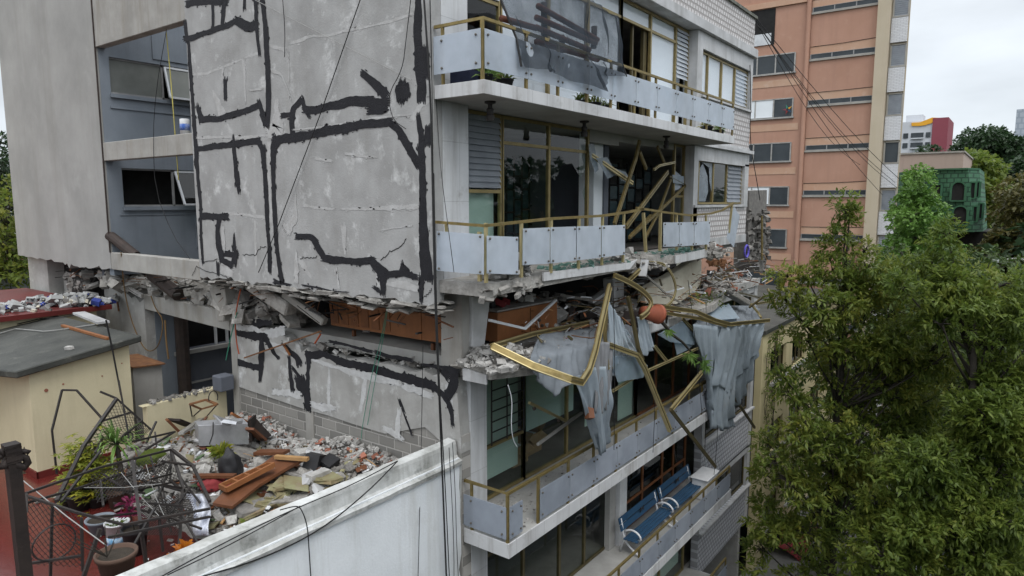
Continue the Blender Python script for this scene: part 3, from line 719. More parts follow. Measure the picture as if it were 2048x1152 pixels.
# ceilings of the standing lower rooms and dim rooms: back walls
m = MB()
m.box(.23, 15.2, 5.4, 5.6, S6, TOP - 1); m.each('room_back', M['room_wall'], BLD)
m = MB(); m.box(.23, 15.2, 4.6, 4.8, S5, S6 - .19); m.box(7.3, 7.42, 1.8, 4.6, S5, S6 - .19); m.each('room_back', M['room_wall'], BLD)
m = MB(); m.box(5.98, 6.42, .55, .95, S5, S6 - .19); m.build('white_column', M['blind'], BLD)
m = MB(); m.box(5.3, 6.7, .3, .42, S6 - .45, S6 - .19); m.box(6.7, 9.9, .3, .42, S6 - .36, S6 - .19); m.each('lintel', M['soffit'], BLD)
for s in (S3, S2, S1):
    m = MB(); m.box(L + .25, 16.7, 4.2, 4.4, s, s + 2.7); m.each('room_back', M['room_wall'], BLD)
    MB().box(L + .25, 16.7, .4, 4.2, s + .002, s + .02).build('room_floor', M['room_floor'], BLD)
MB().box(.25, 15.2, .4, 4.6, S5 + .002, S5 + .02).build('room_floor', M['room_floor'], BLD)
MB().box(L + .3, 16.9, -.1, 6.85, S4 - .24, S4 - .01).build('floor_slab', M['soffit'], BLD)

# ---- windows in gold frames
def window(x0, x1, z0, z1, y=.3, trans=None, mull=(), pane='glass', frame='gold_frame', w=.07, sub=None, panes=None, name='window'):
    f = MB()
    for x in (x0, *mull, x1): f.box(x - w / 2, x + w / 2, y - .035, y + .035, z0, z1)
    xs = [x0, *mull, x1]
    for a, b in zip(xs[:-1], xs[1:]):
        for z in [z0 + .03, z1 - .03] + ([trans] if trans else []): f.box(a + w / 2, b - w / 2, y - .03, y + .03, z - .03, z + .03)
    o = f.build(name, M[frame], BLD)
    p = MB()
    for i, (a, b) in enumerate(zip(xs[:-1], xs[1:])):
        if panes and not panes[i]: continue
        p.box(a + w / 2, b - w / 2, y - .004, y + .004, z0 + .06, z1 - .06)
    if p.v: p.build('pane', M[pane], o)
    return o
def louvres(x0, x1, z0, z1, y, mat, n, parent, tilt=.05):
    p = MB(); h = (z1 - z0) / n
    for i in range(n):
        z = z0 + i * h
        p.add([(x0, y - tilt, z), (x1, y - tilt, z), (x1, y, z + h * 1.02), (x0, y, z + h * 1.02)], [(0, 1, 2, 3)])
    return p.build('louvre', M[mat], parent)
# 6th storey
w6 = window(2.1, 6.68, S6 + .03, 4.64, .3, 4.2, (3.65, 5.18), pane='glass_bright')
w6b = window(6.68, 10.6, S6 + .03, 4.64, .3, 4.2, (8.24, 9.78), pane='glass_bright', panes=(False, True, False))
w6l = window(.86, 2.06, S6 + .03, 4.64, .3, 3.45)
louvres(.9, 2.02, 3.5, 4.6, .29, 'louvre_white', 10, w6l); louvres(9.82, 10.56, 3.3, 4.6, .29, 'louvre_white', 12, w6b)
MB().box(6.72, 8.2, .295, .305, 4.23, 4.58).build('pane', M['glass_bright'], w6b)
f = MB(); f.box(7.4, 7.46, .36, .42, S6 + .05, 4.17); f.box(8.0, 8.18, .36, .44, S6, 4.2); f.build('sliding_leaf', M['gold_dark'], w6b)
m = MB(); m.box(2.16, 5.1, .34, .36, S6 + .3, 4.6); m.box(5.25, 6.62, .34, .36, S6 + .1, 4.6); m.box(8.3, 9.74, .34, .36, S6 + .02, 4.6); m.box(6.75, 8.2, .34, .36, 4.24, 4.6); m.each('blind_backing', M['blind'], BLD)  # white sheets close behind the panes, standing in for mirrored bright sky
m = MB(); m.box(9.8, 10.6, .5, .52, S6, 4.6); m.each('blind_backing', M['blind'], BLD)
wb6 = window(BX0 + .08, 15.18, 3.0, 4.2, .13, None, (11.68, 12.82, 14.0), pane='glass_bright', panes=(1, 1, 1, 0))
louvres(14.04, 15.12, 3.06, 4.14, .12, 'louvre_white', 9, wb6)
m = MB(); m.box(BX0 + .1, 15.1, .17, .19, 3.0, 4.2); m.each('blind_backing', M['blind'], BLD)  # pale sheet lends the bay panes the brightness of reflected sky
# 5th storey
w5l = window(.9, 2.1, S5 + .02, S6 - .2, .3, .18)
louvres(.94, 2.06, .24, S6 - .25, .29, 'louvre', 12, w5l)
MB().box(.95, 2.05, .42, .44, S5 + .02, .15).build('blind_backing', M['blind_green'], BLD)
w5 = window(2.14, 5.24, S5 + .02, S6 - .2, .3, 1.07, (3.69,), panes=(1, 0))
p = MB(); p.box(3.73, 5.2, .296, .304, 1.1, S6 - .26)
for pts in ([(3.73, -.55), (3.73, -.05), (3.88, .1), (3.95, -.3), (3.85, -.55)], [(3.73, .55), (3.73, 1.04), (5.2, 1.04), (5.2, .75), (4.95, .5), (4.6, .8), (4.2, .75), (3.95, .42)], [(5.2, -.1), (5.2, .4), (5.05, .2)]):
    p.prism([(x, .298, z) for x, z in pts], (0, .006, 0))
p.build('pane', M['glass'], w5)
w5r = window(9.92, 10.58, S5 + .02, S6 - .2, .3, .14, frame='gold_frame', panes=(0,))
MB().box(9.96, 10.54, .296, .304, S5 + .1, .1).build('pane', M['glass'], w5r)
MB().prism([(9.96, .298, .3), (9.96, .298, .85), (10.5, .298, .7), (10.54, .298, .35)], (0, .006, 0)).build('pane', M['frost'], w5r)
wb5 = window(BX0 - .28, 15.0, -.08, 1.2, .13, None, (11.25, 12.42, 13.6), panes=(0, 0, 1, 0))
p = MB()
for pts in ([(11.29, -.0), (11.29, .9), (11.6, 1.1), (12.0, .75), (12.1, .3), (11.9, -.0)], [(11.5, 1.14), (12.38, 1.14), (12.38, .3), (12.2, .55), (12.1, 1.0)], [(10.75, -.02), (10.75, .5), (11.0, .3), (11.1, -.02)]): p.prism([(x, .128, z) for x, z in pts], (0, .005, 0))
p.build('pane', M['frost_clear'], wb5); louvres(13.64, 14.94, -.02, 1.14, .12, 'louvre', 9, wb5)
# 3rd standing storey under the crushed one
zt = S4 - .27
w3l = window(L + 1.05, 2.92, S3 + .02, zt, .35, S3 + 1.05)
w3 = window(2.92, 8.0, S3 + .02, zt, .35, None, (4.56, 6.2))
w3b = window(8.0, 11.6, S3 + .02, zt, .35, None, (9.2, 10.4), frame='wood_frame')
m = MB(); m.box(3.0, 5.0, .44, .46, S3 + .95, zt); m.box(1.75, 2.85, .44, .46, S3 + .35, zt); m.box(5.55, 6.15, .44, .46, S3 + .4, zt); m.box(7.2, 8.0, .44, .46, S3 + .1, zt); m.each('blind_backing', M['blind_green'], BLD)
g = MB(); y = -.28 + .3
for i in range(8): g.tube([(1.72, .22, zt - .1 - i * .2), (2.75, .22, zt - .1 - i * .2)], .014, 5)
for x in (1.72, 2.2, 2.75): g.tube([(x, .22, zt - .05), (x, .22, zt - 1.55)], .016, 5)
g.build('window_grille', M['iron'], BLD)
# storeys below
w2 = window(L + .95, 6.75, S2 + .02, S3 - .25, .35, S2 + 1.9, (2.9, 4.3, 5.4), frame='gold_dark')
MB().box(6.78, 7.16, .12, .4, S2, S3 - .25).build('white_column', M['white_iron'], BLD)
w2b = window(7.3, 11.6, S2 + .02, S3 - .25, .4, S2 + .75, (8.6, 9.9, 10.7), frame='wood_frame', pane='glass_dark')
MB().box(6.4, 6.7, .2, .34, S2, S3 - .25).build('facade_pier', M['soffit'], BLD)
w1 = window(L + .95, 11.6, S1 + .02, S2 - .25, .35, S1 + 1.9, (2.9, 4.6, 6.4, 8.1, 9.8))
MB().box(5, 11.5, .45, .47, S1 + .3, S2 - .3).build('blind_backing', M['blind_green'], BLD)
for s in (S3, S2, S1):
    window(LB0 + .22, LB1 - .32, s + 1.2, s + 2.44, .12, None, (13.4, 14.8), pane='glass_dark', frame='gold_dark')
# lower party wall (plane x = L) : top edge broken, foot of grey blocks
top = jag((L, 6.92, -2.55), (L, 4.4, -2.95), 14, .06, 2, 21) + jag((L, 4.35, -3.1), (L, .1, -2.98), 22, .05, 2, 22)
# plaster skirt line above blockwork
skirt = [(L, .0, -4.3), (L, .28, -4.28), (L, .86, -4.0), (L, 1.9, -4.34), (L, 2.8, -4.33), (L, 3.6, -4.3), (L, 4.37, -4.31), (L, 6.92, -4.22)]
pts = [np.array(p, float) for p in top] + [np.array(p, float) for p in skirt]
LW = MB().prism(pts, (.25, 0, 0)).build('lower_party_wall', M['render_low'], BLD)
MB().box(L + .03, L + .25, 0.012, 6.9, GZ, -4.0).build('block_wall', M['cinder'], BLD)
m = MB(); m.box(L + .004, L + .25, 4.05, 4.3, GZ, -4.25); m.box(L - .01, L + .25, 6.72, 6.95, GZ, -2.7); m.box(L + .006, L + .25, .02, .3, GZ, -4.3); m.each('concrete_post', M['beam_grey'], BLD)
tarl = [([(225, 318), (300, 342), (345, 335)], 30), ([(340, 330), (455, 345)], (48, 34)), ([(212, 392), (300, 412), (430, 440)], (40, 56)), ([(425, 440), (480, 540), (505, 560)], (40, 26)), ([(210, 410), (222, 705)], (26, 16)),
    ([(230, 588), (385, 625)], 44), ([(400, 440), (392, 620), (385, 705)], (32, 26)), ([(535, 470), (590, 530), (625, 560), (638, 598)], (30, 46)), ([(572, 560), (592, 765)], (18, 34)), ([(595, 630), (650, 690), (690, 760), (684, 885)], (30, 40)), ([(640, 690), (660, 800)], 70),
    ([(690, 535), (694, 885)], (46, 40)), ([(690, 545), (780, 535), (900, 585), (1100, 630), (1300, 688), (1500, 745)], (46, 62)), ([(1490, 740), (1580, 830), (1608, 900), (1614, 985)], (52, 26)),
    ([(835, 458), (950, 482), (1100, 522)], 22), ([(1130, 528), (1230, 555), (1355, 578)], 28), ([(1425, 605), (1560, 622), (1650, 640)], (24, 40)), ([(1640, 640), (1632, 720), (1590, 810)], (60, 50)), ([(1560, 640), (1590, 680)], 60), ([(1280, 840), (1300, 900)], 22), ([(1310, 930), (1355, 1050)], 12)]
ragged('tar_sealant', tarl, L, .004, M['tar'], LW, cw, seed=9, amp=.28)
seaml = [([(230, 350), (400, 400), (540, 400)], 60), ([(440, 470), (560, 520)], 40), ([(825, 640), (825, 900)], (12, 16)), ([(720, 570), (800, 600), (1100, 690), (1270, 720)], (20, 50)), ([(1060, 700), (1030, 900)], 26), ([(1275, 900), (1270, 1060)], (30, 40)), ([(720, 860), (860, 880)], 46), ([(470, 780), (640, 800)], 40), ([(1300, 740), (1480, 800)], 40), ([(1600, 830), (1590, 740)], 36), ([(1180, 1010), (1290, 1080)], 30)]
ragged('plaster_seam', seaml, L, .002, M['plaster'], LW, cw, seed=12, amp=.45)
# lower stair block and light well below the break
m = MB()
m.prism(jag((L, 11.0, -2.55), (L, 13.3, -2.3), 10, .06, 2, 31) + [np.array((L, 13.3, GZ)), np.array((L, 11.0, GZ))], (.25, 0, 0))
m.box(L, 7, 15.8, 16.05, GZ, -2.4)
m.build('lower_stair_block', M['render_low'], BLD)
m = MB(); m.prism([(L + .005, 7.0, -2.95), (L, 10.99, -2.82), (L, 10.99, -2.42), (L, 7.0, -2.5)], (.24, 0, 0)); bev(m.build('light_well_beam', M['beam_grey'], BLD), .01)
HL = (1.4, 5.0, -4.1, -2.9)
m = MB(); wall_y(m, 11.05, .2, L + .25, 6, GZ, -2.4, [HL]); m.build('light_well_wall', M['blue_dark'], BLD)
m = MB(); m.box(L + .25, L + .75, 10.98, 11.05, GZ, -2.85); m.build('light_well_wall', M['blue_wall'], BLD)
m = MB(); m.box(1.3, 5, 10.9, 11.05, -4.22, -4.11); m.box(.9, 5, 11.0, 11.05, -5.1, -5.05); m.each('wall_moulding', M['block_grey'], BLD)
f = MB()
for x in (2.6, 2.95): f.bar((x, 11.1, -4.1), (x, 11.1, -2.9), .08, .05)
f.build('light_well_window', M['white_frame'], BLD); MB().box(1.2, 5.2, 11.9, 12, -4.4, -2.6).build('room_back', M['dark'], BLD)  # near black back panel, shade of the lower window put into its colour
m = MB(); m.tube([(1.35, 10.6, -2.6), (1.35, 10.6, -8)], .17, 10); m.build('drain_pipe', M['rust_pipe'], BLD)

# ceiling lamps under the 6th floor balcony
for px, py in (c4(362, 612), c4(930, 730), c4(1425, 820)):
    p = W(px, py, z=S6 - .19); m = MB()
    m.lathe([(.09, 0), (.09, -.03), (.035, -.05), (.035, -.1), (.06, -.12), (.05, -.2), (.07, -.22), (.06, -.3), (.0, -.31)], (p[0], p[1], S6 - .186), 12); m.build('ceiling_lamp', M['iron'], BLD)

# ---- balcony railings: gold posts and rail, frosted glass panels held by knobs
def railing(x0, x1, top, posts, panels, yf=-.95, rail_h=.87, side=True, glass='frost', gz=(.14, .69), xs=None, handrail=None, frame='gold', zoff=None):
    z = top; m = MB(); zo = zoff or (lambda x: 0)
    hr = handrail or [(x0, yf, z + rail_h), (x1, yf, z + rail_h)]
    if side: hr = [(x0 + .0, -.02, z + rail_h)] + hr
    m.strip(hr, .05, .045)
    o = m.build('balcony_railing', M[frame], BLD)
    p = MB(); k = MB()
    for x in posts: p.box(x - .025, x + .025, yf - .02, yf + .02, z, z + rail_h - .02 + zo(x))
    if side:
        p.box(x0 - .02, x0 + .02, -.2, -.16, z, z + rail_h - .02)
    p.each('post', M[frame], o)
    for a, b in panels:
        MB().prism([(a, yf - .045, z + gz[0] + zo(a)), (b, yf - .045, z + gz[0] + zo(b)), (b, yf - .045, z + gz[1] + zo(b)), (a, yf - .045, z + gz[1] + zo(a))], (0, .012, 0)).build('glass_panel', M[glass], o)
        for x in (a + .06, b - .06):
            for q in (gz[0] + .08, gz[1] - .08): k.ball((x, yf - .055, z + q + zo(x)), .02, 5)
    if side:
        MB().box(x0 - .045, x0 - .033, yf, -.03, z + gz[0], z + gz[1]).build('glass_panel', M[glass], o)
        for yy in (yf + .08, -.2):
            for q in (gz[0] + .08, gz[1] - .08): k.ball((x0 - .055, yy, z + q), .02, 5)
    k.build('glass_knob', M['knob'], o)
    return o
xs = [.05, 1.15, 2.08, 3.05, 3.95, 4.95, 5.95, 6.95, 7.95, 8.95, 9.95, 10.85]
railing(.05, 10.85, S6, xs, [(a + .008, b - .008) for a, b in zip(xs[:-1], xs[1:])], gz=(.17, .73), rail_h=.88)
xs = [L + .05, 1.55, 2.55, 3.5, 4.45, 5.4, 6.4, 7.4, 8.4, 9.3, 10.2, 11.3]
railing(L + .05, 11.5, S3, xs, [(L + .06, 1.02)] + [(a + .006, b - .006) for a, b in zip(xs[1:-2], xs[2:-1])], gz=(.08, .64), glass='frost_dirty')
xs = [L + .05, 1.7, 2.7, 3.7, 4.7, 5.7, 6.7, 7.7, 8.7, 9.7, 10.7, 11.8]
railing(L + .05, 11.8, S2, xs, [(a + .006, b - .006) for a, b in zip(xs[:-1], xs[1:])], gz=(.04, .56), rail_h=.75, glass='frost_dirty')
railing(L + .05, 11.8, S1, xs, [(a + .006, b - .006) for a, b in zip(xs[:-1], xs[1:])], gz=(.04, .56), rail_h=.75, glass='frost_dirty')
# damaged railing of the 5th storey
rl = [(.0, -.02, -.32), (.02, -1.0, -.36), (1.78, -1.0, -.29), (3.62, -1.0, -.27), (4.6, -1, -.22), (5.38, -1.0, -.16)]
m = MB(); m.strip(rl, .05, .045); m.strip([W(*c5(*p), y=-1.0) for p in ((1245, 710), (1400, 735), (1560, 755), (1690, 745), (1760, 725), (1830, 682))], .05, .045)
o5 = m.build('balcony_railing', M['gold'], BLD)
p = MB()
for x in (.05, .96, 1.83, 2.75, 3.62, 4.5): p.box(x - .025, x + .025, -1.02, -.98, -1.22, -.32 + .02 * x)
p.bar(W(*c5(1285, 740), y=-1), W(*c5(1300, 975), y=-1), .06, .05); p.bar(W(*c5(1388, 740), y=-1), W(*c5(1385, 970), y=-1), .06, .05)
for cx in (1485, 1577, 1662): p.bar(W(*c5(cx, 755), y=-1), W(*c5(cx, 965), y=-1), .05, .05)
p.bar(W(*c5(1820, 690), y=-1), W(*c5(1800, 860), y=-1), .05, .05); p.bar((.0, -.25, -.35), (.05, -.22, -.5), .05, .05); p.bar((0.02, -.9, -.45), (.02, -.9, -1.2), .05, .05)
p.each('post', M['gold_pale'], o5)
k = MB()
for q in (((345, 878), (532, 885), (532, 1112), (345, 1105)), ((563, 835), (722, 828), (722, 1045), (560, 1055)), ((728, 827), (880, 822), (880, 1028), (728, 1045)), ((886, 822), (1030, 818), (1030, 1010), (886, 1026)), ((1036, 817), (1175, 813), (1175, 992), (1036, 1008)),
          ((1407, 798), (1500, 797), (1500, 942), (1407, 945)), ((1504, 797), (1590, 795), (1590, 937), (1504, 940)), ((1594, 795), (1687, 790), (1687, 928), (1594, 936))):
    P = [W(*c5(*a), y=-1.05) for a in q]
    MB().prism(P, (0, .012, 0)).build('glass_panel', M['frost'], o5)
    for a in P:
        c = sum(P) / 4; k.ball(a + (c - a) * .14 + np.array((0, -.012, 0)), .02, 5)
P = [W(*c5(*a), x=-.04) for a in ((40, 850), (322, 870), (322, 1112), (40, 1088))]
MB().prism(P, (.012, 0, 0)).build('glass_panel', M['frost'], o5)
for a in P: c = sum(P) / 4; k.ball(a + (c - a) * .12 + np.array((-.012, 0, 0)), .02, 5)
k.build('glass_knob', M['knob'], o5)
P = [W(*c5(*a), y=-1.0) for a in ((1830, 700), (1865, 760), (1830, 950), (1785, 890))]
MB().prism(P, (0.05, .012, 0)).build('glass_panel', M['frost'], o5)
# broken 5th storey balcony slab
bs = MB()
bs.prism([(.1, -.95, S5 - .2), (5.2, -.95, S5 - .16), (5.35, -.7, S5 - .16), (5.2, .3, S5 - .16), (.1, .3, S5 - .2)], (0, 0, .2))
bs.prism([(5.6, -.75, S5 - .12), (7.0, -.95, S5 - .2), (9.25, -.95, S5 - .2), (10.3, -.5, S5 - .22), (10.9, .3, S5 - .22), (5.5, .3, S5 - .16)], (0, 0, .18))
o = bs.build('balcony_slab', M['broken'], BLD)
e = MB(); e.prism([W(*c5(*a), y=-1.0) for a in ((683, 1100), (1207, 1040), (1250, 1020), (1205, 1078), (685, 1152))], (0, .03, 0))
e.prism([W(*c5(*a), y=-1.0) for a in ((1480, 1000), (1672, 955), (1672, 1005), (1480, 1045))], (0, .03, 0)); e.build('edging', M['fascia'], o)
m = MB()
for i in range(70):
    x = R.choice((R.uniform(0, 1.6), R.uniform(4.7, 7.2), R.uniform(9.0, 11)))
    m.chunk((x, -.93 + R.uniform(-.12, .12), S5 - .12 + R.uniform(-.13, .07)), R.uniform(.05, .22), R.uniform(.05, .16), R.uniform(.03, .1))
m.build('broken_edge', M['broken'], BLD)
# ---- crushed storey: bent columns, wall remains, sagging slab underside
m = MB()
def colm(a, b, w, d, mi=0): m.prism([np.array(a) + np.array(q) for q in ((-w, -d, 0), (w, -d, 0), (w, d, 0), (-w, d, 0))], np.array(b) - np.array(a), mi)
CC = [W(*c6(105, 360), y=.1), W(*c6(110, 690), y=.1)]
m.bar(W(*c6(165, 250), y=.25), W(*c6(165, 700), y=.25), .46, .46)
m.build('corner_column', M['beam_grey'], BLD)
m = MB()
P = [W(*c6(*q), y=-.05) for q in ((228, 260), (345, 210), (335, 300), (300, 600), (232, 590), (235, 400))]
m.prism(P, (.02, .3, .0)); bev(m.build('broken_fin', M['marble_side'], BLD), .02)
m = MB()
for q in (((1000, 215), (1065, 195), (1062, 350), (1010, 370)),): m.prism([W(*c6(*a), y=.2) for a in q], (0, .25, 0))
m.build('broken_fin', M['marble_side'], BLD)
m = MB()
m.box(2.31, 16.7, 3.0, 3.2, S4, S5 - .2); m.each('room_back', M['dark'], BLD)  # coloured near black for the shade deep in the crushed rooms
# ragged slab soffit hanging over the gap
m = MB()
for i in range(60):
    x = R.uniform(.2, 10); m.chunk((x, R.uniform(-.3, .6), S5 - .27 + R.uniform(-.08, .06)), R.uniform(.08, .4), R.uniform(.1, .5), R.uniform(.02, .08), euler(R.uniform(-.2, .2), R.uniform(-.2, .2), R.uniform(0, 6)))
for i in range(90):
    y = R.uniform(0, 7); m.chunk((R.uniform(.08, .5), y, -1.73 + R.uniform(-.1, .03)), R.uniform(.06, .35), R.uniform(.08, .4), R.uniform(.015, .05), euler(R.uniform(-.15, .15), R.uniform(-.3, .1), R.uniform(-.3, .3)))
m.build('broken_edge', [M['broken']], BLD)
# back of the crushed party side, its shade put into a near black colour
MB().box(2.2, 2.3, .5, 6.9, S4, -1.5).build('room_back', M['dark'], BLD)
# S4 balcony slab, broken, its edging left in two pieces
bs = MB(); bs.prism([(L + .05, -.6, S4 - .2), (1.4, -1.0, S4 - .2), (9.8, -1.0, S4 - .2), (11.8, -.6, S4 - .2), (11.8, .3, S4 - .2), (L + .05, .3, S4 - .2)], (0, 0, .18)); o = bs.build('balcony_slab', M['broken'], BLD)
e = MB(); e.prism([W(*c6(*a), x=L - .01) for a in ((178, 700), (308, 742), (310, 795), (180, 768))], (.03, 0, 0))
e.prism([W(*c6(*a), y=-1.03) for a in ((1180, 470), (1310, 425), (1310, 470), (1182, 520))], (0, .03, 0)); e.build('edging', M['fascia'], o)
# ---------------------------------------------------------------- loose things on, in and hanging from the building
def P6(q, y=-1.15, x=None, z=None): return W(*c6(*q), x=x, z=z) if y is None else W(*c6(*q), y=y)


def loose(name, label, cat, mb, mat, group=None, smooth=False):
    return tag(mb.build(name, mat, None, smooth), label, cat, group)


# -- the long wooden sideboards in the crushed storey
def sideboard_party():
    x = 1.12
    q = [W(*cw(*p), x=x) for p in ((826, 200), (840, 352), (1610, 478), (1610, 300))]
    t = thing('sideboard', 'long orange wood sideboard with panelled doors in the gap above the tar striped wall', 'sideboard', (x, q[1][1], q[1][2]))
    MB().prism(q, (.5, 0, 0)).build('cabinet', M['wood_orange'], t)
    top = MB().prism([q[0] + np.array((-.02, 0, .02)), q[3] + np.array((-.02, 0, .02)), q[3] + np.array((-.02, 0, .05)), q[0] + np.array((-.02, 0, .05))], (.54, 0, 0)).build('top', M['top_grey'], t)
    for i in range(6):
        a, b = i / 11 + .012, (i + 1) / 11 - .012
        A = [q[0] + (q[3] - q[0]) * a, q[0] + (q[3] - q[0]) * b]; B = [q[1] + (q[2] - q[1]) * a, q[1] + (q[2] - q[1]) * b]
        P = [A[0] + (B[0] - A[0]) * .1, A[0] + (B[0] - A[0]) * .88, A[1] + (B[1] - A[1]) * .88, A[1] + (B[1] - A[1]) * .1]
        bev(MB().prism([p + np.array((-.018, 0, 0)) for p in P], (.017, 0, 0)).build('door', M['wood_frame'], t), .006)
    d = MB(); P = [q[0] + (q[3] - q[0]) * .58, q[1] + (q[2] - q[1]) * .58, q[1] + (q[2] - q[1]) * .78, q[0] + (q[3] - q[0]) * .78]
    d.prism([p + np.array((-.012, 0, 0)) for p in P], (.011, 0, 0)); d.build('door', M['wood_orange'], t)
    for p in ((985, 385), (1492, 470)):
        a = W(*cw(*p), x=x + .03); MB().bar(a, a - np.array((0, 0, .27)), .06).build('leg', M['wood_brown'], t)
sideboard_party()
def sideboard_front():
    a, b, c, d = [W(*c6(*p), y=.12) for p in ((370, 402), (370, 560), (697, 480), (697, 338))]
    t = thing('sideboard', 'short orange wood cabinet with a dusty grey top behind the bent gold frame', 'sideboard', b)
    MB().prism([a, b, c, d], (.0, .55, 0)).build('cabinet', M['wood_orange'], t)
    u = np.array((0, 0, .015)); MB().prism([a + u, d + u, d + u * 3, a + u * 3], (0, .57, 0)).build('top', M['top_grey'], t)
    m = MB(); m.bar(a + (d - a) * .52 + np.array((0, -.004, -.02)), b + (c - b) * .52 + np.array((0, -.004, .02)), .012, .006, (0, 1, 0)); m.build('door_gap', M['wood_dark'], t)
    MB().tube([W(*c6(592, 445), y=.10), W(*c6(598, 480), y=.10)], .014, 6).build('handle', M['white_iron'], t)
    # sundries on top
    zt = a[2] + .045
    m = MB(); m.chunk((a[0] + .45, .42, zt + .06), .3, .2, .11, mi=0); m.chunk((a[0] + .75, .5, zt + .05), .16, .2, .1); loose('cloth_bundle', 'crumpled red cloth on the short cabinet top', 'cloth', m, M['red_cloth'])
    m = MB()
    for i in range(5): m.chunk((a[0] + 1.15 + i * .09, .4 + R.uniform(-.1, .1), zt + .06), .12, .14, .12)
    loose('plaster_lump', 'pale broken plaster lump on the short cabinet top', 'rubble', m, M['rubble_pale'])
    m = MB(); m.lathe([(.05, 0), (.07, .05), (.06, .13), (.03, .16)], (a[0] + .2, .4, zt), 10); loose('vase', 'small dark vase at the near end of the short cabinet', 'vase', m, M['black_plastic'])
sideboard_front()

# -- fallen concrete members on the party wall side
m = MB(); m.bar(W(*cw(335, 80), x=.3), W(*cw(590, 250), x=.45), .32, .3); o = bev(m.build('fallen_column', M['broken']), .03); tag(o, 'thick broken concrete column leaning below the tar striped wall with bent bars at its head', 'column')
m = MB()
for i in range(7):
    p = W(*cw(335 + R.uniform(-20, 40), 70 + R.uniform(-20, 30)), x=.2); q = [p + np.array((-.06 * math.sin(t * .9) * 1, -t * .05 * R.uniform(.6, 1.4), .09 * math.sin(t * .8 + i) - .02 * t)) for t in range(6)]; m.tube(q, .009, 5)
m.build('reinforcing_bar', M['iron'], o)
m = MB(); m.bar(W(*cw(540, 150), x=.4), W(*cw(800, 335), x=.6), .16, .15); tag(bev(m.build('fallen_beam', M['beam_grey']), .02), 'slim grey concrete beam sloping beside the leaning broken column', 'beam')
m = MB(); P = [W(*cw(*p), x=.35) for p in ((55, 110), (150, 100), (165, 200), (150, 330), (115, 330))]; m.prism(P, (.3, 0, 0)); tag(bev(m.build('fallen_column', M['beam_grey']), .02), 'tilted concrete stub column beside the light well, narrow at its foot', 'column')
m = MB(); m.bar(W(*cl(760, 165), x=.35), W(*cl(1095, 355), x=.4), .07, .1); tag(m.build('fallen_pipe', M['silver']), 'pale metal rail sloping below the light well beam', 'rail')
m = MB(); m.tube([W(*cl(1170, 190), x=.5), W(*cl(1370, 345), x=.55)], .16, 12); tag(m.build('drain_pipe', M['rust_pipe']), 'broken rusty soil pipe lying in the gap under the light well', 'pipe')
m = MB(); m.tube([W(*c1_(450, 935), x=.35), W(*c1_(520, 1005), x=.5), W(*c1_(600, 1090), x=.6)], .14, 12) if False else m.tube([W(219, 470, x=.06), W(272, 512, x=.28)], .13, 12)
tag(m.build('drain_pipe', M['rust_pipe']), 'dark broken pipe end poking up in the light well', 'pipe')

# -- rubble
def rubble(name, label, spots, n, smin, smax, mats, seed, kind='stuff', base=None):
    r = random.Random(seed); m = MB()
    for fn in spots:
        for i in range(n):
            p = fn(r); s = smin + (smax - smin) * r.random() ** 3
            m.chunk(p, s * r.uniform(.6, 1.5), s * r.uniform(.5, 1.2), s * r.uniform(.25, .8), mi=(0 if r.random() < .62 else r.randrange(len(mats))), rnd=r)
    o = m.build(name, mats); o['kind'] = kind; tag(o, label, 'rubble'); return o
MR = [M['rubble_pale'], M['rubble_dark'], M['broken'], M['dust']]
def slope(c, a, b, h):   # gaussian mound sampler
    return lambda r: (lambda u, v: (c[0] + u * a, c[1] + v * b, c[2] + h * math.exp(-(u * u + v * v) * 1.2) * r.random()))(max(-1, min(1, r.gauss(0, .45))), max(-1, min(1, r.gauss(0, .45))))
rubble('slab_rubble', 'grey plaster rubble on the broken corner of the crushed balcony', [slope((1.1, -.55, S4 + .02), .8, .5, .28), slope((1.6, -.75, S4 + .02), .9, .3, .12), slope((.95, -.25, S4), .4, .4, .3)], 520, .012, .15, MR, 5)
rubble('ledge_rubble', 'dusty plaster crumbs on the ledge of the lower party wall', [lambda r: (L + .05 + r.random() * .8, r.random() * 6.6, -2.98 + .0 * r.random() + r.random() * .1)], 420, .015, .15, MR, 6)
rubble('gap_rubble', 'broken masonry packed under the light well and upper party wall', [slope((1.0, 5.6, -2.65), .5, .9, .8), slope((.9, 6.6, -2.6), .4, .6, .7), slope((.9, 9.5, -2.35), .4, 2.4, .45), slope((.55, 12.1, -2.2), .4, .8, .5), slope((1.2, 14, -2.2), .5, 1.8, .4)], 130, .05, .42, [M['broken'], M['rubble_dark'], M['rubble_pale'], M['broken']], 7)
rubble('front_rubble', 'dark heap of debris inside the crushed front rooms', [slope((4.2, .7, S4), 1.6, .6, .8), slope((7.5, .6, S4), 2.5, .7, .8), slope((10.8, .5, S4), 2.0, .7, .9), slope((5.8, -.3, S4), 1.5, .5, .25)], 170, .04, .42, [M['rubble_dark'], M['rubble_pale'], M['broken'], M['wood_dark'], M['rubble_dark']], 8)
rubble('bay_rubble', 'pale plaster and brick rubble spilled over the crushed right hand bay', [slope((11.6, -.5, S4 + .05), 1.6, .5, .35), slope((13.6, .1, S4 + .2), 2.0, .4, .4), slope((10.0, -.6, S5 - .1), .9, .3, .25)], 190, .02, .22, [M['dust'], M['rubble_dark'], M['rubble_pale'], M['brick_red']], 9)
rubble('balcony_rubble', 'plaster lumps on the broken balcony floor under the leaning gold bars', [slope((5.0, -.5, S5 + .02), .9, .4, .2), slope((1.0, -.7, S5 + .02), .6, .25, .4), slope((9.9, -.4, S5), .8, .4, .5)], 130, .02, .22, MR, 10)
rubble('balcony_grit', 'fine grit scattered over the standing balcony floor', [lambda r: (1.0 + abs(r.gauss(0, 2.2)), -.9 + r.random() * 1.1, S3 + .008)], 420, .01, .05, MR, 11)
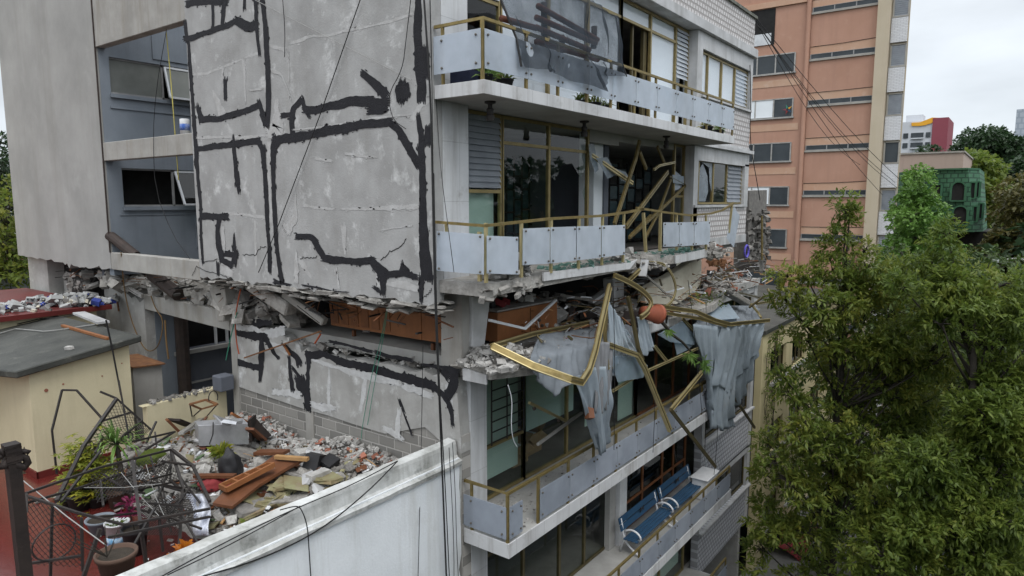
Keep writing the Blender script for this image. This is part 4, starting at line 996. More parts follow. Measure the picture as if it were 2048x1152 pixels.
o = rubble('shattered_glass', 'green shattered safety glass on the broken balcony floor', [lambda r: (r.uniform(2.3, 4.9), r.uniform(-.95, -.3), S5 + .01 + r.random() * .02), lambda r: (r.uniform(6.6, 9.6), r.uniform(-.9, -.1), S5 - .0 + r.random() * .02)], 230, .02, .13, [M['shard']], 12)

def sticks(name, label, fn, n, mats, seed, l0=.2, l1=1.0, th=.02):
    r = random.Random(seed); m = MB()
    for i in range(n):
        p = np.array(fn(r)); d = np.array((r.gauss(0, 1), r.gauss(0, 1), r.gauss(0, .3))); d /= np.linalg.norm(d); l = r.uniform(l0, l1) * r.uniform(.4, 1); w = th * r.uniform(.5, 2.2)
        if r.random() < .6: m.bar(p - d * l / 2, p + d * l / 2, w, w * r.uniform(.3, 1), mi=r.randrange(len(mats)))
        else:
            q = np.array((r.gauss(0, .12), r.gauss(0, .12), r.gauss(.04, .08))) * l; m.tube([p - d * l / 2, p - d * l * .2 + q, p + d * l * .2 + q * .6, p + d * l / 2], w * .25, 4, mi=r.randrange(len(mats)))
    o = m.build(name, mats); o['kind'] = 'stuff'; tag(o, label, 'scrap'); return o
SM = [M['wood_brown'], M['gold_dark'], M['iron'], M['wood_pale'], M['silver'], M['rust'], M['white_frame']]
sticks('splinter_scrap', 'splinters, wires and battens tangled in the crushed front rooms', lambda r: (1.6 + r.random() * 9.5, r.uniform(-.95, .5), S4 + .08 + r.random() ** 2 * .75), 300, SM, 51, .15, .9, .022)
sticks('wire_scrap', 'bent wires and rods sticking out of the broken edge over the striped wall', lambda r: (r.uniform(.0, 1.0), r.uniform(0, 15), -1.8 - r.random() * .5), 170, [M['iron'], M['cable'], M['rust'], M['wood_brown']], 52, .1, .7, .018)
sticks('rail_scrap', 'thin rods and splinters in the debris over the right hand curtain', lambda r: (r.uniform(9.5, 15.5), r.uniform(-1.0, .2), S4 + r.random() * .9), 170, SM, 53, .15, .8, .02)

# -- bent gold window frames hanging from the crushed storey
GR = 'bent gold frames hanging from the crushed storey'
def goldbar(name, label, pts, w=.07, h=.045, mat='gold', ys=None, sub=1):
    P = []
    for i, q in enumerate(pts):
        y = q[2] if len(q) > 2 else -1.15
        P.append(W(*c6(q[0], q[1]), y=y))
    if sub > 1 and len(P) > 2:      # soften the bends
        for _ in range(sub):
            Q = [P[0]]
            for a, b in zip(P[:-1], P[1:]): Q += [a * .75 + b * .25, a * .25 + b * .75]
            Q.append(P[-1]); P = Q
    m = MB()
    m.strip(P, w, h, (0, 1, 0)); o = m.build(name, M[mat])
    g = MB(); off = np.array((0, -h / 2 - .004, 0))
    g.strip([p + off for p in P], w * .28, .008, (0, 1, 0)); g.build('groove', M['gold_dark'], o)
    D = [P[min(i + 1, len(P) - 1)] - P[max(i - 1, 0)] for i in range(len(P))]; f = MB()
    for sg in (-1, 1):
        E = []
        for p_, t_ in zip(P, D):
            t_ = t_ / (np.linalg.norm(t_) + 1e-9); r_ = np.cross(t_, (0, 1., 0)); r_ /= np.linalg.norm(r_) + 1e-9; E.append(p_ + r_ * sg * (w / 2 - .004) + off * .6)
        f.strip(E, .014, h * .75, (0, 1, 0))
    f.build('flange', M['gold_pale' if mat == 'gold' else mat], o)
    tag(o, label, 'frame', GR); return o
goldbar('bent_frame', 'widest U shaped gold frame jutting out from the broken slab corner', [(338, 583, -.6), (560, 690, -1.2), (770, 765, -1.7), (830, 780, -1.75), (872, 715, -1.6), (905, 610, -1.4), (945, 430, -1.2), (985, 250, -.9)], .12, .06, sub=1)
goldbar('bent_frame', 'gold frame rail lying along the foot of the short cabinet', [(340, 582, -.6), (560, 515, -.3), (780, 470, -.2), (925, 440, -.1)], .08, .06)
goldbar('bent_frame', 'narrow upright gold strip behind the widest U shaped frame', [(965, 380, -1.1), (958, 520, -1.15), (968, 640, -1.2), (975, 710, -1.25)], .06, .04, 'gold_frame')
goldbar('bent_frame', 'gold bar kinked at its middle with its lower leg hanging over the glass railing', [(970, 572, -1.2), (1135, 632, -1.3), (1175, 700, -1.35), (1315, 1045, -1.5)], .1, .06, 'gold_pale')
goldbar('bent_frame', 'upright bent gold bar between the gathered curtains', [(1085, 310, -1.05), (1110, 430, -1.1), (1140, 590, -1.2), (1165, 660, -1.25)], .075, .05, 'gold_dark')
goldbar('bent_frame', 'curved gold strip looping down onto the clay flower pot', [(1010, 195, -1.0), (1100, 235, -1.05), (1180, 290, -1.1), (1218, 345, -1.15), (1195, 395, -1.2), (1155, 425, -1.2)], .1, .05, sub=2)
goldbar('bent_frame', 'thin gold strip curled into an arch beside the cream slab', [(1200, 122, -1.0), (1280, 125, -1.05), (1330, 190, -1.1), (1352, 270, -1.1), (1330, 335, -1.1), (1290, 368, -1.1)], .045, .03, sub=2)
goldbar('bent_frame', 'long sagging gold frame rail above the large right hand curtain', [(1280, 368, -1.1), (1450, 392, -1.2), (1560, 440, -1.3), (1640, 462, -1.35), (1860, 440, -1.3)], .1, .06)
goldbar('bent_frame', 'second gold rail nested under the sagging long one', [(1300, 402, -1.15), (1480, 432, -1.25), (1625, 472, -1.35)], .07, .05, 'gold_frame')
goldbar('bent_frame', 'short gold bar slanting to the tip of the sagging rail', [(1760, 350, -.9), (1800, 400, -1.1), (1815, 425, -1.25)], .07, .05, 'gold_pale')
goldbar('bent_frame', 'pale flattened rail poking out toward the tree crown', [(1680, 285, -.8), (1780, 310, -1.0), (1880, 335, -1.2)], .09, .02, 'silver')
goldbar('bent_frame', 'curled gold strip at the far end near the tree leaves', [(1850, 268, -1.0), (1885, 320, -1.2), (1900, 380, -1.3), (1870, 335, -1.2), (1790, 350, -1.0)], .06, .04, sub=1)
goldbar('bent_frame', 'loose gold bar crossing the curled strip near the tree leaves', [(1750, 370, -.9), (1830, 310, -1.2), (1868, 300, -1.3)], .05, .04, 'gold_dark')
goldbar('bent_frame', 'long thin pale bar crossing behind the kinked gold bar', [(1000, 828, -1.1), (1150, 735, -1.12), (1510, 575, -1.15)], .05, .035, 'gold_pale')
goldbar('bent_frame', 'flat pale gold bar slanting up against the glass railing', [(1322, 930, -1.15), (1490, 725, -1.2)], .1, .05, 'gold_pale')
goldbar('bent_frame', 'dark gold bar falling across the lower railing to the bench balcony', [(1318, 930, -1.2), (1420, 1062, -1.25), (1452, 1100, -1.3), (1565, 1245, -1.35)], .07, .05, 'gold_dark')
goldbar('bent_frame', 'dark slanting bar under the hem of the large right hand curtain', [(1640, 832, -1.05), (1710, 925, -1.1), (1780, 1030, -1.15)], .06, .05, 'gold_dark')
goldbar('bent_frame', 'short gold bar above the bluish plastic sheet', [(1230, 582, -1.1), (1300, 668, -1.12)], .06, .04, 'gold_pale')
goldbar('bent_frame', 'gold bar leaning over the plastic sheet beside the clay pot', [(1385, 432, -1.05), (1440, 490, -1.1), (1500, 560, -1.15)], .06, .04, 'gold_pale')
goldbar('bent_frame', 'thin gold strip tied below the pointed curtain', [(975, 710, -1.2), (1110, 645, -1.15)], .04, .03, 'gold_frame')
goldbar('bent_frame', 'gold stub reaching up under the broken balcony edge', [(1085, 225, -.8), (1150, 165, -.9)], .08, .05)
goldbar('bent_frame', 'short gold bar at the right end of the lower window band', [(1420, 830, -.2), (1535, 768, -.2)], .05, .04, 'gold_frame')
goldbar('bent_frame', 'long bar propped between the curled arch and the sagging rail', [(1185, 195, -.6), (1300, 300, -.9), (1450, 390, -1.1)], .035, .03, 'silver')
# silver poles and the loose rail on the standing storey
def pole(label, pts, w, mat, knobs=()):
    P = [W(*c6(q[0], q[1]), y=q[2]) for q in pts]; m = MB(); m.strip(P, w, w, (0, 1, 0)); o = m.build('loose_rail', M[mat])
    for k in knobs:
        p = W(*c6(*k[:2]), y=k[2]); MB().ball(p, .035, 6).build('knob', M['rust_pipe'], o)
    tag(o, label, 'rail'); return o
pole('silver curtain pole slanting down from the pointed grey curtain', [(832, 948, -.75), (590, 1122, -.7)], .045, 'silver')
pole('loose gold handrail with two knobs across the lower window', [(545, 893, -.6), (752, 996, -.65)], .05, 'gold_pale', [(572, 925, -.62), (705, 990, -.66)])
pole('bent white pipe in front of the short orange cabinet', [(325, 440, -.35), (520, 486, -.3), (690, 330, -.1)], .045, 'white_frame', [(600, 440, -.2), (615, 470, -.22)])
# -- gold bars fallen through the broken front of the 5th storey
GU = 'gold bars fallen through the open window of the storey above'
def gb5(label, pts, w=.08, mat='gold'):
    P = [W(*c5(q[0], q[1]), y=q[2]) for q in pts]; m = MB(); m.strip(P, w, .05, (0, 1, 0)); o = m.build('fallen_bar', M[mat])
    m = MB(); m.strip([p + np.array((0, -.03, 0)) for p in P], w * .25, .008, (0, 1, 0)); m.build('groove', M['gold_dark'], o); tag(o, label, 'frame', GU)
gb5('tallest kinked gold bar leaning in the open window, its twisted head near the soffit', [(1262, 305, -.1), (1240, 410, -.1), (1190, 560, -.2), (1110, 810, -.5)], .09)
gb5('pale gold bar slanting down from the transom with broken glass stuck to it', [(952, 378, .25), (1220, 562, -.1)], .09, 'gold_pale')
gb5('short gold stub dangling under the head of the tallest bar', [(1262, 372, -.1), (1302, 475, -.05)], .08)
gb5('widest dark gold bar running down into the dark room', [(1432, 492, .2), (1182, 825, -.2)], .11, 'gold_frame')
gb5('slim gold bar crossing beneath the widest dark bar', [(1450, 540, .2), (1385, 720, 0), (1300, 885, -.1)], .06, 'gold_frame')
gb5('long gold bar from the door frame to the broken floor', [(1540, 575, .25), (1395, 715, .0), (1200, 890, -.3)], .07)
gb5('short gold bar hanging by the right hand mullion', [(1370, 340, .2), (1412, 442, .2)], .07, 'gold_frame')
gb5('torn gold strip bent flat near the right hand mullion', [(1348, 480, .1), (1380, 455, .1), (1475, 435, .2)], .06, 'gold_pale')
gb5('thin dark bar slanting to the door frame', [(1440, 520, .25), (1545, 578, .25)], .045, 'gold_dark')
gb5('gold bar lying low behind the leaning railing post', [(1200, 885, -.1), (1330, 755, .1)], .06, 'gold_frame')
def pane_piece(label, pts, y, mat='frost_clear'):
    P = [W(*c5(*p), y=y) for p in pts]; o = MB().prism(P, (.01, .006, .0)).build('glass_shard', M[mat]); tag(o, label, 'glass', 'broken panes hanging on the gold bar')
pane_piece('tall jagged pane hanging beside the mullion', [(955, 325), (990, 330), (1015, 480), (995, 500), (965, 420)], .2)
pane_piece('middle jagged pane stuck under the pale gold bar', [(1000, 410), (1070, 405), (1125, 510), (1070, 535)], .12)
pane_piece('small jagged pane at the end of the pale gold bar', [(1110, 470), (1180, 495), (1215, 560), (1150, 545)], .05)
pane_piece('small pane leaning in the right hand door frame', [(1460, 510), (1530, 520), (1530, 570), (1465, 560)], .22)

# -- dark lattice screen standing in the room
t = thing('room_screen', 'dark lattice room screen with teal panes inside the broken storey', 'screen', (7, 2.2, S5))
for (xa, xb, yy) in ((5.0, 6.6, 2.6), (9.2, 11.9, 1.9)):
    f = MB(); p = MB(); n = 5
    for i in range(n + 1): f.box(xa + (xb - xa) * i / n - .03, xa + (xb - xa) * i / n + .03, yy - .03, yy + .03, S5 + .02, 1.1)
    for i in range(n):
        z = S5 + .1
        while z < 1.0:
            h = R.uniform(.25, .6); a = xa + (xb - xa) * i / n + .03; b = xa + (xb - xa) * (i + 1) / n - .03
            f.box(a, b, yy - .025, yy + .025, z, z + .04)
            if R.random() < .7: p.box(a, b, yy - .006, yy + .006, z + .05, min(1.05, z + h - .01))
            z += h
    f.build('lattice', M['dark'], t); p.build('pane', M['teal_glass'], t)

# -- curtains
def drape(name, label, top, bot, mat, folds=9, amp=.07, y0=-1.1, y1=-1.2, n=26, sag=0, fn=c6, seed=0, group='grey curtains hanging from the crushed storey', lift=0, fsh=.5, mid=None, mv=.4):
    r = random.Random(seed); ph = [r.uniform(0, 6.28) for _ in range(6)]
    def along(pts, t):
        P = [np.array(W(*fn(p[0], p[1]), y=p[2] if len(p) > 2 else y0)) for p in pts]
        d = [np.linalg.norm(P[i + 1] - P[i]) for i in range(len(P) - 1)]; s = t * sum(d)
        for i, q in enumerate(d):
            if s <= q or i == len(d) - 1: return P[i] + (P[i + 1] - P[i]) * (s / max(q, 1e-6))
            s -= q
    mcols = folds * 8; rows = []
    for i in range(n + 1):
        v = i / n; row = []
        for j in range(mcols + 1):
            u = j / mcols; a, b = along(top, u), along(bot, u)
            vv = v + .03 * math.sin(u * 17 + ph[0]) * v
            c_ = along(mid, u) if mid else None
            p = a + (b - a) * vv if not mid else (a + (c_ - a) * vv / mv if vv < mv else c_ + (b - c_) * (vv - mv) / (1 - mv))
            uu = u + .03 * math.sin(v * 3.1 + ph[4]) + .02 * math.sin(v * 7 + u * 5) + .09 * mnoise.noise((u * 3.5, v * 1.2, seed * 3.7))
            f = math.sin(uu * folds * 6.283 + ph[1] + .8 * math.sin(v * 2 + ph[5])) + fsh * math.sin(uu * folds * 2.3 * 6.283 + ph[2] + v * 2) + .4 * math.sin(uu * 9 + ph[3] + v * 4)
            p = p + np.array((.35 * amp * math.cos(uu * folds * 6.283), -amp * (f * (.45 + .55 * v) * (.7 + .9 * abs(mnoise.noise((u * 4.3, v * 2.1, seed + 9.1)))) + .45 * mnoise.noise((u * 6, v * 3, seed))), 0))
            p[2] -= sag * math.sin(math.pi * u) * math.sin(math.pi * min(1, v * .9))
            p[1] -= lift * math.sin(math.pi * v)
            row.append(p)
        rows.append(row)
    o = MB().grid(rows).build(name, M[mat], None, True); solid(o, .006)
    tag(o, label, 'curtain', group); return o
drape('grey_curtain', 'largest grey curtain hanging in long folds at the far end near the tree', [(1440, 462, -1.25), (1640, 480, -1.35), (1832, 458, -1.3)], [(1545, 850, -1.1), (1540, 1040, -1.1), (1600, 1055, -1.1), (1680, 930, -1.1), (1712, 900, -1.12), (1790, 640, -1.2)], 'cloth', 9, .07, seed=2)
drape('grey_curtain', 'outer swag of grey curtain gathered across the largest one beside the tree', [(1600, 472, -1.35), (1710, 465, -1.36), (1834, 455, -1.32)], [(1545, 790, -1.22), (1640, 835, -1.22), (1715, 720, -1.25), (1800, 615, -1.3)], 'cloth', 6, .05, seed=3, fsh=.3)
drape('grey_curtain', 'pointed grey curtain hanging lowest with its tip over the glass railing', [(780, 775, -1.5), (880, 700, -1.4), (985, 690, -1.25)], [(905, 1130, -1.25), (930, 1170, -1.25), (965, 1160, -1.22), (985, 1080, -1.2)], 'cloth', 4, .07, seed=4)
drape('grey_curtain', 'darker twisted curtain strip beside the pointed one', [(900, 560, -1.35), (1000, 560, -1.2)], [(900, 960, -1.35), (1000, 900, -1.2)], 'cloth_dark', 4, .06, seed=5)
drape('grey_curtain', 'curtain fanned out below the curved strip in narrow folds', [(975, 330, -1.0), (1010, 380, -1.0), (1060, 460, -1.0)], [(990, 690, -1.15), (1060, 640, -1.15), (1130, 600, -1.15)], 'cloth', 6, .05, seed=6)
drape('grey_curtain', 'small curtain end hanging between the upright bent bar and the clay pot', [(1130, 420, -1.1), (1185, 430, -1.1)], [(1150, 650, -1.15), (1232, 590, -1.15)], 'cloth', 3, .05, seed=7)
drape('grey_curtain', 'grey curtain spread over the broken slab and sagging at its front edge', [(600, 520, -.4), (720, 500, -.3), (925, 480, -.4)], [(545, 690, -1.15), (610, 800, -1.25), (690, 850, -1.3), (775, 800, -1.4), (905, 690, -1.3)], 'cloth_mid', 4, .05, seed=8, fsh=.7, mid=[(540, 640, -1.06), (680, 630, -1.1), (800, 600, -1.1), (920, 560, -1.08)], mv=.5)
drape('grey_curtain', 'crumpled grey sheet over the slab edge between the U frame and kinked bar', [(880, 520, -.5), (1000, 450, -.5), (1150, 420, -.5)], [(900, 760, -1.18), (1000, 740, -1.15), (1060, 660, -1.12), (1150, 620, -1.1)], 'cloth_mid', 5, .06, seed=14, fsh=.8, mid=[(890, 590, -1.06), (1010, 550, -1.06), (1160, 500, -1.06)], mv=.45)
drape('grey_curtain', 'grey sheet bunched over the broken slab behind the large right hand curtain', [(1450, 400, -.3), (1620, 360, -.3), (1800, 360, -.4)], [(1450, 475, -1.15), (1630, 480, -1.2), (1810, 465, -1.2)], 'cloth_mid', 7, .07, seed=15, fsh=.8)
drape('grey_curtain', 'narrow grey curtain remnant dropping beside the dark slanting bar', [(1590, 820, -1.05), (1650, 830, -1.05)], [(1600, 1030, -1.0), (1660, 1020, -1.0)], 'cloth', 3, .05, seed=9)
m = MB(); m.chunk(W(*c6(872, 950), y=-1.4), .14, .1, .2); loose('curtain_board', 'small splintered brown board caught in the tip of the pointed curtain', 'board', m, M['wood_brown'])
def sheet(label, pts, y, mat='plastic_sheet', name='plastic_sheet'):
    P = [W(*c6(p[0], p[1]), y=p[2] if len(p) > 2 else y) for p in pts]; o = MB().prism(P, (.006, .008, .006)).build(name, M[mat]); tag(o, label, 'sheet', 'clear sheets caught in the debris'); return o
sheet('clear bluish sheet below the fanned out curtain', [(985, 640), (1030, 780), (1170, 755), (1195, 690), (1130, 640)], -1.22)
sheet('clear bluish sheet hanging under the clay flower pot', [(1250, 520), (1385, 445), (1470, 545), (1450, 575), (1320, 560)], -1.12)
sheet('torn clear strip trailing from the sheet under the pot', [(1385, 455), (1470, 545), (1420, 600), (1355, 630), (1340, 560)], -1.05)
sheet('wide bluish pane lying under the long sagging rail', [(1480, 390, -.7), (1640, 350, -.6), (1700, 430, -1.1), (1560, 440, -1.2)], -.9)
# -- cream slab, tipped pot with plants, other pieces
P = [W(*c6(p[0], p[1]), y=p[2]) for p in ((1180, 350, -.35), (1182, 275, -.3), (1330, 190, -.3), (1420, 130, -.3), (1492, 108, -.3), (1490, 240, -.35), (1440, 300, -.4), (1350, 358, -.4))]
o = bev(MB().prism(P, (.03, .22, .03)).build('cream_slab', M['mattress_cream']), .03, 2); tag(o, 'thick stained cream slab tilted in the crushed storey behind the curled arch', 'slab')
pc = W(*c6(1212, 402), y=-1.15)
t = thing('flower_pot', 'terracotta flower pot tipped on its side above the plastic sheet', 'flower pot', pc)
ax = W(*c6(1285, 412), y=-1.3) - W(*c6(1150, 395), y=-1.05); ax /= np.linalg.norm(ax)
def along_axis(prof, c, a, n=18):
    q = np.cross(a, (0, 0, 1.)); q /= np.linalg.norm(q); u = np.cross(q, a); v = []; f = []
    for r_, s in prof:
        for j in range(n):
            th_ = 6.2832 * j / n; v.append(np.array(c) + a * s + (q * math.cos(th_) + u * math.sin(th_)) * r_)
    for i in range(len(prof) - 1):
        for j in range(n): f.append((i * n + j, i * n + (j + 1) % n, (i + 1) * n + (j + 1) % n, (i + 1) * n + j))
    f.append(tuple(range(n - 1, -1, -1))); return v, f
m = MB(); m.add(*along_axis([(.13, -.25), (.19, .17), (.215, .17), (.22, .25), (.19, .25), (.165, .1)], pc, ax)); m.build('pot', M['terracotta'], t, True)
m = MB(); m.add(*along_axis([(.001, .135), (.17, .13)], pc, ax)); m.build('soil', M['soil'], t)
m = MB(); m.tube([pc + ax * .12, W(*c6(1290, 470), y=-1.35), W(*c6(1330, 520), y=-1.38), W(*c6(1385, 560), y=-1.4), W(*c6(1420, 600), y=-1.42), W(*c6(1490, 670), y=-1.42)], [.045, .04, .035, .03, .025, .02], 7); m.build('stem', M['bark'], t, True)
m = MB(); rr = random.Random(4)
for (cx, cy, s) in ((1310, 495, .16), (1420, 625, .2), (1440, 640, .2), (1505, 660, .22), (1515, 690, .2)):
    c = W(*c6(cx, cy), y=-1.42)
    for i in range(34):
        d = np.array((rr.gauss(0, .6), rr.gauss(0, .6), rr.gauss(-.55, .5))); d /= np.linalg.norm(d); q = np.cross(d, (rr.random(), rr.random(), rr.random())); q /= np.linalg.norm(q)
        l = s * rr.uniform(.7, 1.3); m.add([c, c + d * l * .5 + q * .016, c + d * l + np.array((0, 0, -.03)), c + d * l * .5 - q * .016], [(0, 1, 2, 3)])
m.build('leaf_rosette', LEAF_PALM, t)
rr = random.Random(8); m = MB()
for i in range(260):
    c = P6((rr.uniform(1430, 1620), 320 + rr.uniform(-30, 45)), -.75 + rr.uniform(-.2, .2)); d = np.array((rr.gauss(0, 1), rr.gauss(0, 1), rr.gauss(.1, .5))); d /= np.linalg.norm(d); q = np.cross(d, (rr.random(), rr.random(), rr.random())); q /= np.linalg.norm(q); l = rr.uniform(.06, .16)
    m.add([c, c + d * l * .5 + q * .014, c + d * l, c + d * l * .5 - q * .014], [(0, 1, 2, 3)])
loose('uprooted_plant', 'flattened green plant lying on the debris above the right hand curtain', 'plant', m, LEAF_ASH)
m = MB(); m.bar(P6((1490, 205), -.2), P6((1735, 345), -.7), .34, .16); tag(bev(m.build('fallen_beam', M['broken']), .02), 'tilted concrete beam with rubble on it above the right hand curtain', 'beam')
m = MB(); P = [W(*c6(*p), y=.02) for p in ((1590, 185), (1800, 108), (1795, 150), (1600, 215))]; m.prism(P, (0, .06, 0)); loose('wood_board', 'dark brown board wedged under the right hand bay', 'board', m, M['wood_dark'])
m = MB(); c = W(*c6(1742, 62), y=-.15); m.tube([c + np.array((.2 * math.cos(a), .03, .2 * math.sin(a))) for a in np.linspace(0, 6.2832, 21)], .035, 7); loose('hoop', 'purple blue ring caught in the wreckage below the right hand bay', 'hoop', m, pm('hoop', (.12, .10, .45), (.1, .08, .38), 3))
m = MB(); rr = random.Random(3)
for i in range(26): c = W(*c6(1520 + rr.uniform(0, 110), 125 + rr.uniform(-14, 26)), y=.1); m.chunk(c, .16, .03, .11, rnd=rr)
loose('leaf_litter', 'heap of orange brown scraps under the right hand bay', 'debris', m, M['rust'])
m = MB()
for i in range(12): c = W(*c6(745 + R.uniform(-25, 25), 560 + R.uniform(-14, 14)), y=-.6); m.chunk(c, .1, .09, .06)
loose('striped_bundle', 'small red and white bundle on the curtain covered slab', 'cloth', m, [M['red_cloth']])
m = MB()
for i in range(16): c = W(*c6(820 + R.uniform(-60, 45), 562 + R.uniform(-16, 16)), y=-.58); m.chunk(c, .1, .08, .05)
loose('scrap_pile', 'pale shards and scraps beside the red and white bundle', 'debris', m, M['paper'])
m = MB(); m.ball(W(*c6(741, 618), y=-1.0), .05, 7); loose('orange_ball', 'small orange ball lying on the grey curtain', 'ball', m, M['hose_orange'])
for i, (a, b, lab) in enumerate((((1000, 260), (880, 340), 'white painted board leaning in the crushed room'), ((880, 330), (700, 300), 'grey board lying behind the short cabinet'), ((1180, 110), (1165, 200), 'grey stone slip hanging under the cracked balcony'))):
    m = MB(); m.bar(W(*c6(*a), y=.1 if i < 2 else -.95), W(*c6(*b), y=.3 if i < 2 else -.98), .16, .06); loose('loose_board', lab, 'board', m, M['marble_side'] if i != 1 else M['rubble_dark'])
# -- ruined wall stub at the right end of the upper part
m = MB()
P = [W(*p, y=.35) for p in ((1499, 382), (1534, 380), (1532, 470), (1540, 470), (1530, 540), (1494, 545))]; m.prism(P, (0, .5, 0))
t = tag(m.build('ruined_pier', M['rubble_dark']), 'broken dark masonry pier sticking up at the far end of the grey block', 'pier')
m = MB(); rr = random.Random(6)
for i in range(90): c = W(1499 + rr.uniform(-4, 40), 420 + rr.random() * 125, y=.2 + rr.uniform(-.1, .15)); m.chunk(c, rr.uniform(.06, .22), .15, rr.uniform(.05, .16), rnd=rr)
m.build('masonry', [M['rubble_dark']], t); m = MB(); m.strip([W(1524, 432, y=.05), W(1524, 520, y=.02)], .08, .05, (0, 1, 0)); m.build('gold_trim', M['gold'], t)

# -- lounge bench of logs behind a shade net on the top balcony
t = thing('log_seat', 'dark red log garden seat behind the black shade net', 'seat', (3.6, -.55, S6))
def q4(p, y): return W(*c4(*p), y=y)
for a, b in (((650, 35), (1010, 240)), ((640, 105), (1000, 260)), ((640, 165), (960, 300)), ((640, 250), (1010, 360)), ((430, 110), (640, 170))):
    MB().tube([q4(a, -.5), q4(b, -.5)], .052, 9).build('log', M['log'], t, True)
for a, b in (((685, 15), (690, 270)), ((990, 160), (985, 290)), ((790, 210), (800, 320))): MB().tube([q4(a, -.45), q4(b, -.45)], .06, 8).build('leg', M['wood_dark'], t, True)
rows = []; rr = random.Random(3)
tp = [(420, -10), (640, -60), (850, -40), (980, 5), (1110, 95)]; bt = [(545, 330), (555, 405), (735, 425), (740, 430), (900, 500), (1065, 555), (1070, 450), (1188, 465)]
tp = [(420, -20, -.75), (620, -50, -.72), (860, -30, -.7), (990, 5, -.7), (1120, 100, -.75)]
mid = [(520, 230, -1.0), (700, 250, -1.03), (880, 300, -1.03), (1020, 350, -1.03), (1160, 385, -1.02)]
bt = [(550, 400, -1.09), (735, 425, -1.1), (745, 440, -1.1), (1062, 555, -1.1), (1068, 455, -1.1), (1185, 462, -1.08)]
def lin(pts, t):
    t *= len(pts) - 1; i = min(int(t), len(pts) - 2); f = t - i
    a = W(*c4(*pts[i][:2]), y=pts[i][2]); b = W(*c4(*pts[i + 1][:2]), y=pts[i + 1][2]); return a + (b - a) * f
for i in range(25):
    v = i / 24; row = []
    for j in range(61):
        u = j / 60; a, b, c = lin(tp, u), lin(mid, u), lin(bt, u)
        p = a + (b - a) * v * 2 if v < .5 else b + (c - b) * (v - .5) * 2
        p = p + np.array((0, -.035 * (math.sin(u * 33 + 2 * v) + .7 * math.sin(u * 71 - 4 * v) + mnoise.noise((u * 8, v * 5, 2)) * 2.2), 0)); row.append(p)
    rows.append(row)
o = MB().grid(rows).build('shade_net', M['shade_net'], None, True); tag(o, 'black shade net draped over the top balcony railing', 'net')
m = MB(); m.tube([lin(tp, 0), lin(mid, 0), lin(bt, 0)], .02, 5); m.tube([lin(tp, 1), lin(mid, 1), lin(bt, 1)], .015, 5); m.build('hem_cord', M['cable'], o)
# potted plants on the balconies
def tuft(m, c, n, s, rr, w=.012, upb=.6):
    for i in range(n):
        d = np.array((rr.gauss(0, .6), rr.gauss(0, .6), abs(rr.gauss(upb, .4)))); d /= np.linalg.norm(d); q = np.cross(d, (rr.random() - .5, rr.random() - .5, .2)); q /= np.linalg.norm(q) + 1e-6; l = s * rr.uniform(.5, 1.2); b = np.array(c) + np.array((rr.gauss(0, .04), rr.gauss(0, .04), 0))
        m.add([b, b + d * l * .6 + q * w, b + d * l + np.array((0, 0, -.25 * l)), b + d * l * .6 - q * w], [(0, 1, 2, 3)])
rr = random.Random(19)
def potplant(x, y, z, r, h, s, label, mat=LEAF_PALM, pot='black_plastic', n=60, cat='potted plant', group=None, w=.012, upb=.6):
    t = thing('potted_plant', label, cat, (x, y, z), group)
    MB().lathe([(r * .75, 0), (r, h * .9), (r * 1.08, h * .9), (r * 1.08, h), (r * .92, h), (r * .9, h * .85)], (x, y, z), 14).build('pot', M[pot], t, True)
    MB().lathe([(r * .9, 0), (.001, .02)], (x, y, z + h * .86), 12).build('soil', M['soil'], t)
    m = MB(); tuft(m, (x, y, z + h * .86), n, s, rr, w, upb); m.build('foliage', mat, t); return t
PG = 'potted plants on the top balcony'
potplant(.62, -.55, S6 + .01, .12, .2, .26, 'spiky pale green plant at the corner of the top balcony', LEAF_PALM, group=PG)
potplant(1.05, -.6, S6 + .01, .14, .18, .2, 'low dark plant beside the spiky one on the top balcony', LEAF_ASH2, group=PG)
potplant(3.4, -.6, S6 + .01, .13, .12, .22, 'bushy plant under the middle of the shade net', LEAF_ASH2, group=PG)
potplant(3.95, -.6, S6 + .01, .13, .14, .26, 'taller bushy plant under the shade net', LEAF_ASH, group=PG)
potplant(4.35, -.6, S6 + .01, .13, .12, .22, 'small plant at the end of the shade net', LEAF_ASH2, group=PG)
potplant(9.9, -.6, S6 + .01, .16, .2, .3, 'yellow leaved plant near the far end of the top balcony', LEAF_YELLOW, group=PG)
potplant(10.5, -.7, S6 + .01, .15, .15, .26, 'pale green plant at the very end of the top balcony', LEAF_PALM, group=PG)
m = MB(); m.box(.3, .75, -.5, -.1, S6 + .01, S6 + .25); loose('plastic_tub', 'dark blue tub behind the corner glass of the top balcony', 'tub', m, pm('tub', (.03, .035, .07), (.02, .025, .05), 3))
